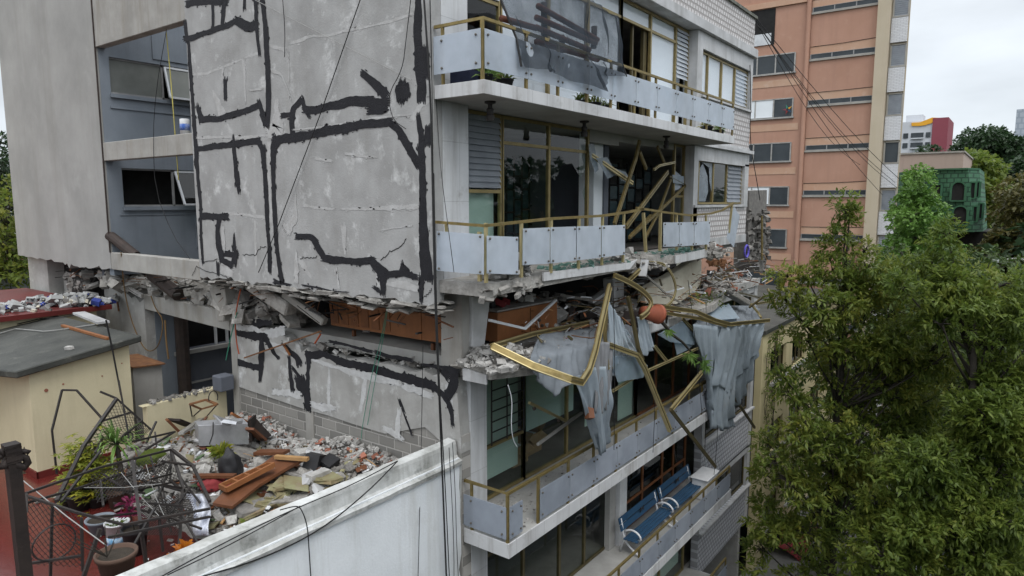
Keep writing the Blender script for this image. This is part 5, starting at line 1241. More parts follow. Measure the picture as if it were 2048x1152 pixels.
# cardboard boxes in the standing room
for i, (x, y, s, lab) in enumerate(((3.25, .85, .55, 'open cardboard box with papers behind the lower window'), (3.95, 1.0, .6, 'second cardboard box beside the open one'))):
    t = thing('cardboard_box', lab, 'box', (x, y, S3 + .02)); m = MB(); z = S3 + .02; h = s * .75
    for a in ((x, x + s, y, y + .01), (x, x + s, y + s - .01, y + s)): m.box(*a, z, z + h)
    for a in ((x, x + .01), (x + s - .01, x + s)): m.box(*a, y + .01, y + s - .01, z, z + h)
    m.box(x + .01, x + s - .01, y + .01, y + s - .01, z, z + .01); m.build('carton', M['cardboard'], t)
    m = MB(); m.prism([(x, y, z + h + .002), (x + s, y, z + h + .002), (x + s, y - .2, z + h - .1), (x, y - .2, z + h - .1)], (0, 0, .008)); m.prism([(x + s, y, z + h + .002), (x + s, y + s, z + h + .002), (x + s + .2, y + s, z + h + .15), (x + s + .2, y, z + h + .15)], (0, 0, .008)); m.build('flap', M['cardboard'], t)
    m = MB(); m.chunk((x + s / 2, y + s / 2, z + h * .9), s * .7, s * .7, .05, euler(.1, .1, .3)); m.build('paper_stack', M['paper'], t)

# -- blue benches on the lower balcony
def bench(x0, label):
    z = S2 + .004; y = -.14; t = thing('garden_bench', label, 'bench', (x0, y, z), 'blue garden benches')
    Lb = 2.17
    for i in range(4): bev(MB().box(x0, x0 + Lb, y - .4 + i * .1, y - .32 + i * .1, z + .4, z + .43).build('seat_slat', M['bench_blue'], t), .004)
    for i in range(2):
        zz = z + .58 + i * .17; MB().prism([(x0, y + .03 + i * .05, zz), (x0, y + .05 + i * .05, zz), (x0, y + .09 + i * .05, zz + .14), (x0, y + .07 + i * .05, zz + .14)], (Lb, 0, 0)).build('back_slat', M['bench_blue'], t)
    m = MB(); c = (x0 + Lb / 2, y - .0, z + .78)
    for sx in (-1, 1): m.prism([(c[0], c[1] - .0, c[2]), (c[0] + sx * .1, c[1], c[2] + .07), (c[0] + sx * .1, c[1], c[2] - .07)], (0, .02, 0))
    m.build('back_ornament', M['black_plastic'], t)
    for x in (x0 + .12, x0 + Lb - .12):
        m = MB()
        m.tube([(x, y + .12, z + .86), (x, y + .02, z + .42), (x, y + .12, z)], .026, 7)
        m.tube([(x, y - .36, z + .42)] + [(x, y - .2 - .24 * math.cos(a), z + .44 + .2 * math.sin(a)) for a in np.linspace(0.1, 2.6, 9)], .026, 7)
        m.tube([(x, y + .0, z + .42)] + [(x, y - .18 + .2 * math.cos(a) - .12 * a / 3, z + .42 - .42 * math.sin(a / 2)) for a in np.linspace(0, 3.1, 9)], .026, 7)
        m.build('arm', M['white_iron'], t, True)
bench(6.45, 'blue slatted bench with white iron arms nearer the corner'); bench(8.72, 'blue slatted bench with white iron arms at the far end')
m = MB(); m.box(10.6, 11.5, -.7, -.25, S2 + .01, S2 + .62); m.box(10.55, 11.55, -.75, -.2, S2 + .62, S2 + .66); bev(loose('white_cooler', 'white box standing at the far end of the bench balcony', 'box', m, M['white_iron']), .02)
# ---------------------------------------------------------------- the lower neighbour: white street wall, red roof terrace, sheds
TZ = -5.4
NB = thing('terrace_house', 'white walled neighbouring house with a red roof terrace full of rubble', 'house', (-4, 1, GZ))
x0 = -14.0
edge = jag((.55, 0, -4.36), (.56, 0, GZ), 40, .03, 0, 41)
m = MB(); m.prism([np.array((x0, 0, GZ)), np.array((x0, 0, -4.36))] + edge, (0, .3, 0)); m.build('front_wall', M['white_wall'], NB)
m = MB()
n = 60; rows = []
for i in range(n + 1):
    x = x0 + (.55 - x0) * i / n; j = R.uniform(-.012, .012)
    rows.append([(x, -.045, -4.47 + j), (x, -.06, -4.40 + j), (x, .035, -4.36), (x, .07, -4.33 + j), (x, .085, -4.14 + j), (x, .10, -4.085 + j), (x, .27, -4.07 + j), (x, .31, -4.1), (x, .31, TZ)])
m.grid(rows); m.prism([np.array(p) for p in rows[-1]] + [np.array((.55, .0, TZ))], (.012, 0, 0)); m.build('parapet', M['coping'], NB)
m = MB(); m.box(x0, L - .012, .312, 8.2, TZ - .3, TZ); m.box(x0, -3.3, 8.2, 16, TZ - .3, TZ); m.build('terrace_floor', M['red_floor'], NB)
m = MB(); p = W(285, 815, y=7.1); q = W(455, 770, y=7.1)
m.prism([(-1.3, 7.1, TZ), (L - .1, 7.1, TZ), (L - .1, 7.1, q[2]), (p[0], 7.1, p[2]), (-1.3, 7.1, p[2])], (0, .2, 0)); m.build('back_wall', M['cream'], NB)
m = MB(); m.box(x0, L, 8.21, 30, GZ, TZ - .32); m.build('rear_block', M['cream'], NB)
# small crust of debris along the top of the cream wall
rubble('wall_crumbs', 'dark crumbs along the top of the cream terrace wall', [lambda r: (r.uniform(-1.2, .5), 7.2 + r.uniform(-.1, .15), p[2] + .03)], 160, .02, .1, [M['rubble_dark'], M['rubble_pale']], 15)
# shed
SHED = thing('roof_shed', 'cream rendered shed with a flat dark felt roof on the red terrace', 'shed', (-2.3, 9.2, TZ))
rz = lambda x: -3.17 + .14 * (x + 3.4)
m = MB(); v = [(-3.17, 7.72), (-1.3, 7.72), (-1.3, 12.0), (-3.17, 12.0)]
m.add([(a, b, TZ) for a, b in v] + [(a, b, rz(a) - .14) for a, b in v], [(0, 1, 5, 4), (1, 2, 6, 5), (2, 3, 7, 6), (3, 0, 4, 7), (4, 5, 6, 7)])
m.build('wall', M['cream'], SHED)
m = MB(); m.add([(a, b, rz(a) - .14) for a, b in ((-3.42, 7.55), (-1.1, 7.55), (-1.1, 12.3), (-4.6, 12.3))] + [(a, b, rz(a)) for a, b in ((-3.42, 7.55), (-1.1, 7.55), (-1.1, 12.3), (-4.6, 12.3))], [(0, 1, 2, 3), (4, 5, 6, 7), (0, 1, 5, 4), (1, 2, 6, 5), (2, 3, 7, 6), (3, 0, 4, 7)])
bev(m.build('roof', M['felt'], SHED), .02)
m = MB(); m.box(-3.19, -1.28, 7.69, 7.72, TZ, TZ + .13); m.box(-3.2, -3.17, 7.69, 12, TZ, TZ + .13); m.build('skirting', M['red_trim'], SHED)
m = MB()
for q in ((355, 1078, .035), (485, 1030, .018), (785, 968, .014), (935, 870, .014)):
    a = W(*cl(q[0], q[1]), y=7.715); m.add(*along_axis([(q[2], 0), (q[2], .012)], a - np.array((0, .008, 0)), np.array((0, 1., 0)), 10))
m.build('wall_hole', M['brick_red'], SHED)
def rz_pt(px, py):
    z = -3.0
    for _ in range(6): p = W(px, py, z=z); z = rz(p[0]) + .03
    return p
m = MB(); a, b = rz_pt(*cl(480, 580)), rz_pt(*cl(830, 680)); m.bar(a, b, .07, .05); tag(m.build('plank', M['wood_orange']), 'reddish plank lying on the felt shed roof', 'plank')
m = MB(); a = rz_pt(*cl(530, 752)); m.chunk(a, .16, .1, .06); loose('concrete_chunk', 'small pale stone on the felt shed roof near its front edge', 'rubble', m, M['rubble_pale'])
m = MB(); a, b = rz_pt(*cl(605, 495)), rz_pt(*cl(795, 570)); m.bar(a + np.array((0, 0, .04)), b + np.array((0, 0, .04)), .26, .05); loose('loose_board', 'white painted board on the back corner of the felt roof', 'board', m, M['marble_side'])
m = MB(); m.tube([rz_pt(*cl(x, y)) for x, y in ((0, 640), (120, 605), (290, 620), (330, 625), (440, 615), (600, 590), (740, 570))], .012, 5); loose('loose_cable', 'pale cable lying across the felt shed roof', 'cable', m, M['cable_grey'])
m = MB(); m.tube([rz_pt(*cl(x, y)) for x, y in ((130, 570), (300, 530), (480, 515), (570, 500))] , .012, 5); loose('loose_cable', 'black cable along the far edge of the felt shed roof', 'cable', m, M['cable'])
# small grey wall end beside the shed
MBb = MB(); a = W(*cl(1020, 905), y=9.2); b = W(*cl(1240, 880), y=9.2); MBb.prism([(a[0], 9.2, -8), (b[0], 9.2, -8), (b[0], 9.2, b[2]), (a[0], 9.2, a[2])], (0, 1.2, 0))
t = tag(MBb.build('wall_end', M['block_grey']), 'small grey wall stump with a rusty top between the shed and the light well', 'wall')
m = MB(); m.prism([(a[0] - .05, 9.1, a[2] + .01), (b[0] + .05, 9.1, b[2] + .01), (b[0] + .05, 10.5, b[2] + .06), (a[0] - .05, 10.5, a[2] + .06)], (0, 0, .03)); m.build('sheet_cap', M['rust'], t)
# low house behind with red roof and cloth litter
t = thing('low_house', 'low cream house with a maroon roof strewn with clothes beside the stair block', 'house', (-3, 14, TZ))
m = MB(); m.box(-14, -.2, 11.9, 17.5, GZ, -2.82); m.build('wall', M['cream'], t); m = MB(); m.box(-14, .1, 11.7, 17.6, -2.82, -2.7); m.build('roof', M['red_trim'], t)
mats = [pm('cloth_pale', (.42, .43, .43), (.3, .3, .29), 6), pm('cloth_blue', (.04, .06, .28), (.03, .05, .2), 6), M['mattress_cream'], M['rubble_dark'], M['black_plastic']]
rubble('cloth_litter', 'heap of white, blue and cream clothes with crumbs on the maroon roof', [slope((-.9, 12.7, -2.68), 1.3, .8, .28), slope((-2.4, 12.6, -2.68), 1.0, .7, .2), slope((-.35, 12.2, -2.68), .6, .5, .3)], 170, .03, .26, mats, 17)
m = MB(); a = W(*cl(370, 468), y=11.88); m.chunk(a, .16, .05, .1); loose('stone_lump', 'dark stone lump on the cream wall below the maroon roof', 'rubble', m, M['rubble_dark'])
t = thing('far_house', 'small far house with blue grey wall and red roof edge at the left', 'house', (-3, 24, GZ))
m = MB(); m.box(-14, 4, 24, 32, GZ, -2.6); m.build('wall', M['cream'], t); m = MB(); m.box(-2.1, 4.2, 23.9, 23.99, GZ, -2.6); m.build('blue_wall', M['blue_wall'], t); m = MB(); m.box(-14.2, 4.3, 23.7, 33, -2.6, -2.3); m.build('roof', M['red_trim'], t)
m = MB(); m.box(-14, 5, 36, 44, GZ, -.9); m.box(-14.2, 5.2, 35.8, 44.2, -.9, -.6); tag(m.build('brick_house', M['wood_brown']), 'brown walled house beyond the small far house', 'house')
# things under the stair block edge
m = MB(); P = [W(*cl(*q), x=.3) for q in ((215, 135), (305, 140), (305, 175), (225, 170))]; m.prism(P, (.1, 0, 0)); loose('orange_crate', 'bright orange panel in the gap under the stair block', 'panel', m, M['wood_orange'])
m = MB(); m.box(.7, .9, 11.9, 17.6, -3.1, -1.5); loose('gap_shade', 'near black sheet painting the shade behind the broken foot of the stair block', 'wall', m, M['dark'])  # shade of the gap put into its near black colour
m = MB(); m.box(.25, .8, 16.2, 17.7, -3.2, -1.6); loose('lower_pier', 'whitish pier under the far end of the stair block', 'pier', m, M['render_low'])
m = MB(); rr = random.Random(3); c = W(*cl(620, 280), x=.35)
for i in range(9): m.tube([W(*cl(560 + i * 9, 170 + rr.uniform(-5, 5)), x=.28), W(*cl(555 + i * 9, 300), x=.2), W(*cl(550 + i * 10, 420 + rr.uniform(-20, 10)), x=.28)], .012, 5)
for i in range(5): m.tube([W(*cl(555, 190 + i * 45), x=.24), W(*cl(640, 195 + i * 45), x=.24)], .01, 5)
loose('rebar_cage', 'bare steel bars of the crushed column under the stair block', 'rebar', m, M['iron'])
m = MB()
for i in range(60): m.chunk(W(*cl(620 + R.gauss(0, 45), 180 + R.random() * 260), x=.35), R.uniform(.1, .3), R.uniform(.1, .3), R.uniform(.08, .2))
loose('crushed_column', 'crushed concrete column crumbling inside its bare steel bars', 'column', m, M['broken'])
m = MB(); m.bar(W(*cl(888, 335), x=.58), W(*cl(912, 470), x=.58), .07, .02, (1, 0, 0)); loose('wood_batten', 'short brown batten fixed on the pale lower wall', 'batten', m, M['rust'])

# ---- rubble over the terrace
m = MB(); N = 46; rows = []; hz = {}
def hgt(x, y):
    u = max(0, min(1, (x + 3.2) / 3.2)); e = max(0, min(1, (y - .2) / .8)) 
    return TZ - .02 + (.12 + .5 * u) * 1 * (.75 + .5 * mnoise.noise((x * .8, y * .8, 3))) * (max(0, min(1, (x + 2.75) / .9))) + .07 * mnoise.noise((x * 3.1, y * 3.1, 1))
for i in range(N + 1):
    x = -2.8 + (L - .02 + 2.8) * i / N; rows.append([(x, .32 + 6.75 * j / N, hgt(x, .32 + 6.75 * j / N)) for j in range(N + 1)])
o = m.grid(rows).build('rubble_bed', M['dust'], None, True); o['kind'] = 'stuff'; tag(o, 'bed of dusty debris covering the red terrace', 'rubble')
def scat(r, xa, xb, ya, yb, lift=.03):
    x, y = r.uniform(xa, xb), r.uniform(ya, yb); return (x, y, hgt(x, y) + lift * r.random())
MRT = [M['dust'], M['rubble_dark'], M['broken'], M['rubble_pale'], M['wood_brown'], M['brick_red'], M['paper']]
rubble('terrace_rubble', 'broken plaster, block and wood fragments over the red terrace', [lambda r: scat(r, -2.35 if r.random() < .93 else -3.8, .5, .4, 6.9, .08)], 2600, .02, .17, MRT, 23)
rubble('wall_foot_rubble', 'pale plaster crumbs heaped along the foot of the block wall', [lambda r: (lambda y, d: (L - .02 - d, y, hgt(L - d, y) + .22 * (1 - d)))(r.uniform(.6, 6.6), abs(r.gauss(0, .42)))], 1600, .015, .11, [M['rubble_pale'], M['rubble_pale'], M['dust'], M['brick_red']], 24)
sticks('terrace_scrap', 'battens, rods and wires strewn through the terrace rubble', lambda r: scat(r, -2.4, .4, .5, 6.8, .12), 260, SM, 61, .15, .9, .025)
m = MB(); rr = random.Random(63); FM = [M['paper'], M['wood_brown'], M['marble_side'], M['scrap_green'], M['black_plastic'], M['moss_panel'], M['brick_red'], M['rubble_dark']]
for i in range(240):
    q = scat(rr, -2.4, .4, .5, 6.8, .12); s_ = rr.uniform(.06, .32); m.chunk(q, s_, s_ * rr.uniform(.4, 1), rr.uniform(.008, .03), euler(rr.uniform(-.5, .5), rr.uniform(-.5, .5), rr.uniform(0, 6)), .15, rr.randrange(8), rr)
o = m.build('flat_scrap', FM); o['kind'] = 'stuff'; tag(o, 'flat scraps of board, paper and tile over the terrace rubble', 'scrap')
# larger chunks one by one
rr = random.Random(31)
CL = [('pale concrete chunk lying in the terrace rubble', 'rubble_pale'), ('grey broken block lying in the terrace rubble', 'cinder_c'), ('dark concrete chunk lying in the terrace rubble', 'rubble_dark')]
M['cinder_c'] = M['broken']
proto = {}
for i in range(96):
    k = rr.randrange(3); x, y = rr.uniform(-2.3, .35), rr.uniform(.6, 6.6); s = rr.uniform(.13, .36) * (1.4 if i % 12 == 0 else 1)
    vs = (k, i % 7)
    if vs not in proto:
        mm = MB(); mm.chunk((0, 0, 0), 1, rr.uniform(.55, .9), rr.uniform(.3, .6), rnd=rr); o = bev(mm.build('concrete_chunk', M[CL[k][1]]), .03); proto[vs] = o
    else: o = proto[vs].copy(); COL.objects.link(o)
    o.scale = (s, s, s); o.rotation_euler = (rr.uniform(-.5, .5), rr.uniform(-.5, .5), rr.uniform(0, 6.3)); o.location = (x, y, hgt(x, y) + s * .14)
    tag(o, CL[k][0], 'rubble', ('pale concrete chunks on the terrace', 'grey broken blocks on the terrace', 'dark concrete chunks on the terrace')[k])
for i in range(16):
    x, y, s = rr.uniform(-2.1, .1), rr.uniform(.9, 6.2), rr.uniform(.35, .75); mm = MB(); mm.chunk((x, y, hgt(x, y) + .1), s, s * rr.uniform(.5, .9), rr.uniform(.05, .1), euler(rr.uniform(-.45, .45), rr.uniform(-.45, .45), rr.uniform(0, 6)), .16, rnd=rr); o = bev(mm.build('slab_fragment', M[('broken', 'rubble_dark', 'marble_side', 'dust')[i % 4]]), .012); tag(o, 'large thin broken slab lying tilted in the terrace rubble', 'slab', 'broken slabs in the terrace rubble')
for i in range(26):      # slabs with worn green and orange paint
    px, py = rr.choice(((940, 730), (800, 880), (700, 900), (620, 960), (880, 770), (760, 850), (930, 880), (560, 980), (1230, 740), (840, 910))); px += rr.uniform(-60, 60); py += rr.uniform(-35, 35)
    p = W(*cr_(px, py), z=-5.05); p = W(*cr_(px, py), z=hgt(min(.4, max(-3.9, p[0])), min(7, max(.4, p[1]))) + .1)
    if p[1] < .42 or p[0] > .45: continue
    mm = MB(); s = rr.uniform(.2, .5); mm.chunk(p, s, s * .8, .05, euler(rr.uniform(-.35, .35), rr.uniform(-.35, .35), rr.uniform(0, 6)), rnd=rr); o = mm.build('tile_slab', M['moss_panel']); tag(o, 'slab with worn mossy green and orange paint in the terrace rubble', 'slab', 'painted slabs on the terrace')
def onz(px, py, up=.12, fn=cr_):
    z = -5.0
    for _ in range(8): p = W(*fn(px, py), z=z); z = hgt(min(.5, max(-4, p[0])), min(7.2, max(.3, p[1]))) + up
    return p
# brown panel with red lined drawers
t = thing('wooden_panel', 'large fallen brown wooden panel with red lined drawer frames in the rubble', 'panel', onz(650, 760))
P = [onz(*q, up=.3) for q in ((380, 905), (480, 800), (832, 555), (1062, 572), (930, 640), (720, 770), (520, 930))]
MB().prism(P, (0, .0, .05)).build('board', M['wood_brown'], t)
m = MB(); m.bar(onz(832, 553, .36), onz(1065, 570, .36), .09, .06); m.build('edge_strip', M['wood_pale'], t)
P = [onz(*q, up=.42) for q in ((430, 765), (480, 790), (822, 610), (770, 610))]
m = MB(); m.prism([p - np.array((0, 0, .05)) for p in P], (0, 0, .02)); m.build('drawer_lining', M['red_trim'], t)
m = MB()
for i in range(5):
    f = i / 4; m.bar(P[0] + (P[3] - P[0]) * f, P[1] + (P[2] - P[1]) * f, .04, .08)
m.bar(P[1], P[2], .04, .09); m.bar(P[0], P[3], .03, .08); m.build('drawer_frame', M['wood_orange'], t)
m = MB(); m.bar(onz(700, 520, .3), onz(910, 520, .3), .2, .06); m.bar(onz(250, 690, .25), onz(540, 690, .25), .12, .05); loose('wood_plank', 'dark brown planks between the steel cabinet and the fallen panel', 'plank', m, M['wood_brown'])
# steel cabinet lying
t = thing('steel_cabinet', 'dented grey steel cabinet lying at the back of the terrace rubble', 'cabinet', onz(460, 470))
a, b = onz(283, 478, .12), onz(640, 462, .12); h = .44
q = [a, b, b + np.array((0, 0, h)), a + np.array((0, 0, h))]; bev(MB().prism(q, (.12, .36, .0)).build('body', M['steel_grey'], t), .006, 1)
MB().prism([b + np.array((.01, .0, .03)), b + np.array((.01, 0, .5)), b + np.array((.35, .35, .45)), b + np.array((.35, .35, .0))], (.05, -.02, 0)).build('door', M['wood_dark'], t)
m = MB(); m.strip([a + (b - a) * .3 + np.array((0, -.02, .5)), a + (b - a) * .28 + np.array((0, -.02, .25)), a + (b - a) * .2 + np.array((0, -.02, .05))], .012, .012); m.build('cord', M['cable'], t)
for i, (p0, p1, w_, lab) in enumerate((((50, 285), (150, 385), .14, 'brown board leaning against the cream terrace wall'), ((100, 285), (220, 330), .3, 'dark drawer front beside the leaning brown board'), ((150, 385), (300, 280), .1, 'thin grey batten leaning across the dark drawer front'), ((515, 240), (640, 310), .08, 'orange batten behind the steel cabinet'), ((650, 290), (770, 420), .3, 'dark brown door panel at the right end of the steel cabinet'), ((645, 350), (740, 430), .2, 'red brown box lid against the dark door panel'))):
    m = MB(); m.bar(onz(*p1, up=.15), onz(*p0, up=.5), w_, .05); loose('loose_board', lab, 'board', m, M[('wood_brown', 'wood_dark', 'silver', 'wood_orange', 'wood_dark', 'wood_brown')[i]])
# bags, block, basin, cloth
def blob(name, label, cat, c, sx, sy, sz, mat, seed=0, n=14):
    v = []; m = MB(); rr2 = random.Random(seed); rows = []
    for i in range(n + 1):
        th_ = math.pi * i / n; row = []
        for j in range(2 * n + 1):
            ph_ = 6.2832 * (j % (2 * n)) / (2 * n); d = np.array((math.sin(th_) * math.cos(ph_), math.sin(th_) * math.sin(ph_), math.cos(th_)))
            k = 1 + .28 * mnoise.noise((d[0] * 1.7 + seed, d[1] * 1.7, d[2] * 1.7)) + .12 * mnoise.noise((d[0] * 5 + seed, d[1] * 5, d[2] * 5)); row.append(np.array(c) + d * k * np.array((sx, sy, sz)))
        rows.append(row)
    return loose(name, label, cat, m.grid(rows), mat, None, True)
blob('black_bag', 'upright black bag in the middle of the terrace rubble', 'bag', onz(505, 630, .25), .2, .2, .33, M['black_plastic'], 1)
m = MB(); m.chunk(onz(1112, 590, .15), .42, .3, .3, euler(.2, .3, .6), .12); loose('black_box', 'black box tilted beyond the end of the brown panel', 'box', m, M['black_plastic'])
m = MB(); m.chunk(onz(1222, 610, .12), .28, .22, .24, euler(.3, -.2, .2), .15); loose('black_box', 'smaller black box near the block wall', 'box', m, M['black_plastic'])
blob('pink_cloth', 'pinkish red cloth bundle at the left end of the brown panel', 'cloth', onz(375, 750, .1), .25, .2, .12, M['red_cloth'], 3)
m = MB(); c = onz(1140, 700, .15)
m.box(c[0] - .2, c[0] + .2, c[1] - .09, c[1] + .09, c[2] - .1, c[2] + .1); loose('hollow_block', 'whole grey building block near the mossy slab', 'block', m, M['rubble_pale'])
m = MB(); rows = []
for i in range(21):
    row = []
    for j in range(13):
        u, v = i / 20, j / 12; p = onz(240 + 90 * u + (v - .5) * (130 - 20 * u) + 30 * math.sin(u * 5), 820 + 300 * u, .32 + .08 * math.sin(v * 9 + u * 6) + .05 * math.sin(u * 17)); row.append(p)
    rows.append(row)
o = m.grid(rows).build('patterned_cloth', pm('patterned_cloth', (.68, .70, .76), (.55, .58, .66), 9, spots=.6, spcol=(.3, .34, .5), spscale=16), None, True); solid(o, .01); tag(o, 'white patterned cloth hanging over the front of the collapsed iron trellis', 'cloth')
# rusty chair frame
t = thing('chair_frame', 'rusty orange metal chair frame leaning at the cream terrace wall', 'chair', onz(300, 280))
q = [onz(*a, up=u) for a, u in (((215, 175), .9), ((330, 142), 1.0), ((412, 176), .85), ((298, 210), .8))]
m = MB()
for i in range(4): m.bar(q[i], q[(i + 1) % 4], .06, .035)
m.build('seat_frame', M['rust'], t)
for a, b in ((q[0], onz(235, 285, .1)), (q[2], onz(330, 270, .1)), (q[3], onz(225, 275, .12))): MB().tube([a, b], .014, 6).build('leg', M['iron'], t)
m = MB(); c = q[2] + np.array((-.05, .05, .15)); m.tube([c + np.array((.1 * math.cos(a), 0, .14 * math.sin(a))) for a in np.linspace(-.6, 3.6, 12)], .012, 6); m.build('back_hoop', M['iron'], t)
# steel duct like reflective scrap
m = MB(); m.chunk(onz(445, 290, .72), .25, .25, .05, euler(.4, .5, .2)); m.chunk(onz(520, 300, .74), .3, .2, .06); loose('foil_scrap', 'shiny sheet metal scraps on top of the steel cabinet', 'scrap', m, M['steel_grey'])

# ---- iron trellis, collapsed
def by(q, y): return W(*cb(*q), y=y)
def bary(q):   # (cx, cy, y)
    return W(*cb(q[0], q[1]), y=q[2])
def trellis(label, bars, nets, rings, name='iron_trellis', w=.032):
    t = thing(name, label, 'trellis', bary(bars[0][0]) * np.array((1, 1, 0)) + np.array((0, 0, TZ)))
    for a in bars:
        wd = a[2] if len(a) > 2 else w
        MB().bar(bary(a[0]), bary(a[1]), wd, wd).build('frame_bar', M['iron'], t)
    for net in nets:
        A, B, C, D = [bary(q) for q in net]; m = MB(); n1 = int(max(np.linalg.norm(B - A), np.linalg.norm(C - D)) / .085); n2 = int(max(np.linalg.norm(D - A), np.linalg.norm(C - B)) / .085)
        n1 = max(4, min(30, n1)); n2 = max(4, min(30, n2))
        pt = lambda u, v: (A * (1 - u) + B * u) * (1 - v) + (D * (1 - u) + C * u) * v
        for i in range(-n2, n1 + 1):     # diamond mesh
            u0, v0, u1, v1 = i / n1, 0.0, (i + n2) / n1, 1.0
            for flip in (0, 1):
                a0, b0, a1, b1 = u0, v0, u1, v1
                if a0 < 0: b0 = -a0 / (a1 - a0); a0 = 0
                if a1 > 1: b1 = b0 + (1 - a0) / (a1 - a0) * (1 - b0) if a1 != a0 else 1; a1 = 1
                if b1 <= b0: continue
                if flip: a0, a1 = 1 - a0, 1 - a1
                m.strip([pt(a0, b0), pt((a0 + a1) / 2, (b0 + b1) / 2) + np.array((0, .01, -.01)), pt(a1, b1)], .006, .006)
        m.build('wire_mesh', M['iron'], t)
    for c, r1, r2 in rings:
        p = bary(c); MB().tube([p + np.array((r1 * math.cos(a), .02 * math.sin(a * 2), r2 * math.sin(a))) for a in np.linspace(0, 6.2832, 21)], .012, 5).build('ring', M['iron'], t)
    return t
trellis('flattened black iron trellis of bars and wire mesh on the red terrace',
    [((160, 640, 3.2), (620, 480, 3.8)), ((620, 480, 3.8), (1062, 368, 4.4)), ((160, 655, 3.2), (480, 760, 2.6)), ((480, 760, 2.6), (770, 835, 2.2)), ((770, 835, 2.2), (1300, 735, 1.9)), ((670, 912, 2.0), (1300, 785, 1.8)),
     ((165, 640, 3.2), (165, 760, 3.1)), ((325, 700, 2.9), (312, 1160, 2.9)), ((505, 790, 2.5), (512, 1120, 2.5)), ((868, 830, 2.2), (912, 1115, 2.2), .045), ((1060, 370, 4.4), (1055, 570, 4.2)), ((1055, 560, 4.2), (1130, 625, 3.6)), ((1130, 610, 3.6), (1110, 990, 2.2), .045),
     ((1062, 368, 4.4), (1205, 480, 3.8), .045), ((1062, 380, 4.4), (1140, 620, 3.6), .045), ((1195, 470, 3.8), (1300, 690, 2.5), .045), ((130, 1082, 2.9), (508, 1026, 2.5)), ((620, 860, 2.1), (518, 1155, 2.1), .045), ((165, 700, 3.15), (480, 610, 3.6)), ((480, 610, 3.6), (770, 515, 4.0)),
     ((380, 690, 3.2), (620, 380, 4.4)), ((930, 555, 3.4), (1060, 520, 4)), ((1130, 610, 3.6), (920, 570, 3.2)), ((985, 790, 2.1), (1010, 1000, 2.1)), ((820, 440, 3.9), (870, 830, 2.3), .045), ((620, 560, 3.6), (640, 720, 3.0)), ((1000, 440, 4.3), (1210, 470, 3.8)), ((900, 700, 2.8), (1130, 720, 2.8)), ((820, 980, 2.0), (960, 730, 2.3), .03)],
    [((170, 660, 3.2), (505, 790, 2.5), (510, 1100, 2.5), (160, 1080, 3.0)), ((560, 520, 3.7), (1050, 400, 4.4), (1040, 560, 4.0), (600, 700, 3.0)), ((870, 700, 2.8), (1110, 640, 3.6), (1110, 900, 2.4), (880, 900, 2.2))],
    [((335, 945, 2.7), .26, .24)])
trellis('tent shaped iron frame with torn wire mesh leaning against the cream shed',
    [((385, -2, 7.0), (322, 250, 6.9)), ((322, 250, 6.9), (352, 520, 6.9)), ((385, 0, 7.0), (475, 2, 6.8)), ((475, 2, 6.8), (640, 185, 6.2)), ((722, 55, 6.0), (515, 352, 5.4), .055), ((620, 10, 6.2), (722, 52, 6.0)), ((722, 52, 6.0), (935, 245, 5.8)), ((640, 190, 6.0), (822, 136, 5.9)), ((515, 352, 5.4), (350, 690, 3.6), .05), ((735, -60, 5.5), (800, 300, 5.2), .025),
     ((968, 195, 5.6), (905, 330, 5.4)), ((820, 320, 5.2), (1085, 258, 5.5)), ((550, 310, 5.5), (590, 365, 5.4)), ((960, 260, 5.5), (970, 350, 5.3)), ((1080, 260, 5.5), (900, 370, 5.0)), ((635, 300, 5.6), (590, 390, 5.2)), ((880, 190, 5.8), (760, 290, 5.4))],
    [((722, 60, 6.0), (935, 245, 5.8), (840, 330, 5.4), (530, 350, 5.4))], [((787, 290, 5.2), .1, .09)])
for i, (a, b, lab) in enumerate((((130, 550, 3.6), (715, 1005, 1.6), 'long pale wire stretched over the red terrace floor'), ((520, 605, 3.2), (1000, 580, 3.0), 'pale wire stretched level across the collapsed trellis'), ((750, 510, 3.6), (985, 780, 2.4), 'pale wire sloping down through the collapsed trellis'), ((905, 460, 3.9), (1015, 775, 2.4), 'curved pale wire near the white patterned cloth'))):
    P = [bary(a), (bary(a) + bary(b)) / 2 - np.array((0, 0, .03 if i < 3 else .12)), bary(b)]; m = MB(); m.tube(P, .008 if i == 0 else .005, 5); loose('loose_wire', lab, 'wire', m, M['cable_grey'])
trellis('crumpled heap of black iron bars at the back of the collapsed trellis',
    [((720, 560, 4.2), (1080, 430, 4.6)), ((760, 640, 3.8), (1120, 560, 4.2)), ((840, 430, 4.6), (800, 760, 3.4)), ((930, 400, 4.7), (1010, 700, 3.6)), ((1060, 450, 4.4), (960, 720, 3.4)), ((700, 700, 3.4), (1090, 800, 2.8)), ((1100, 520, 4.2), (1240, 700, 3.2)), ((880, 560, 4.1), (1180, 640, 3.5)), ((640, 520, 4.4), (880, 700, 3.4)), ((1000, 560, 4.1), (1060, 880, 2.6)), ((920, 740, 3.1), (1250, 860, 2.2)), ((560, 600, 3.8), (900, 640, 3.6)), ((1180, 600, 3.6), (1060, 760, 2.9)), ((1120, 760, 2.7), (1260, 1010, 1.6)), ((600, 790, 2.7), (860, 760, 3.0))],
    [((740, 560, 4.2), (1060, 440, 4.6), (1110, 560, 4.2), (780, 640, 3.8)), ((960, 720, 3.3), (1180, 640, 3.5), (1230, 800, 2.6), (1000, 860, 2.5))], [], w=.026)
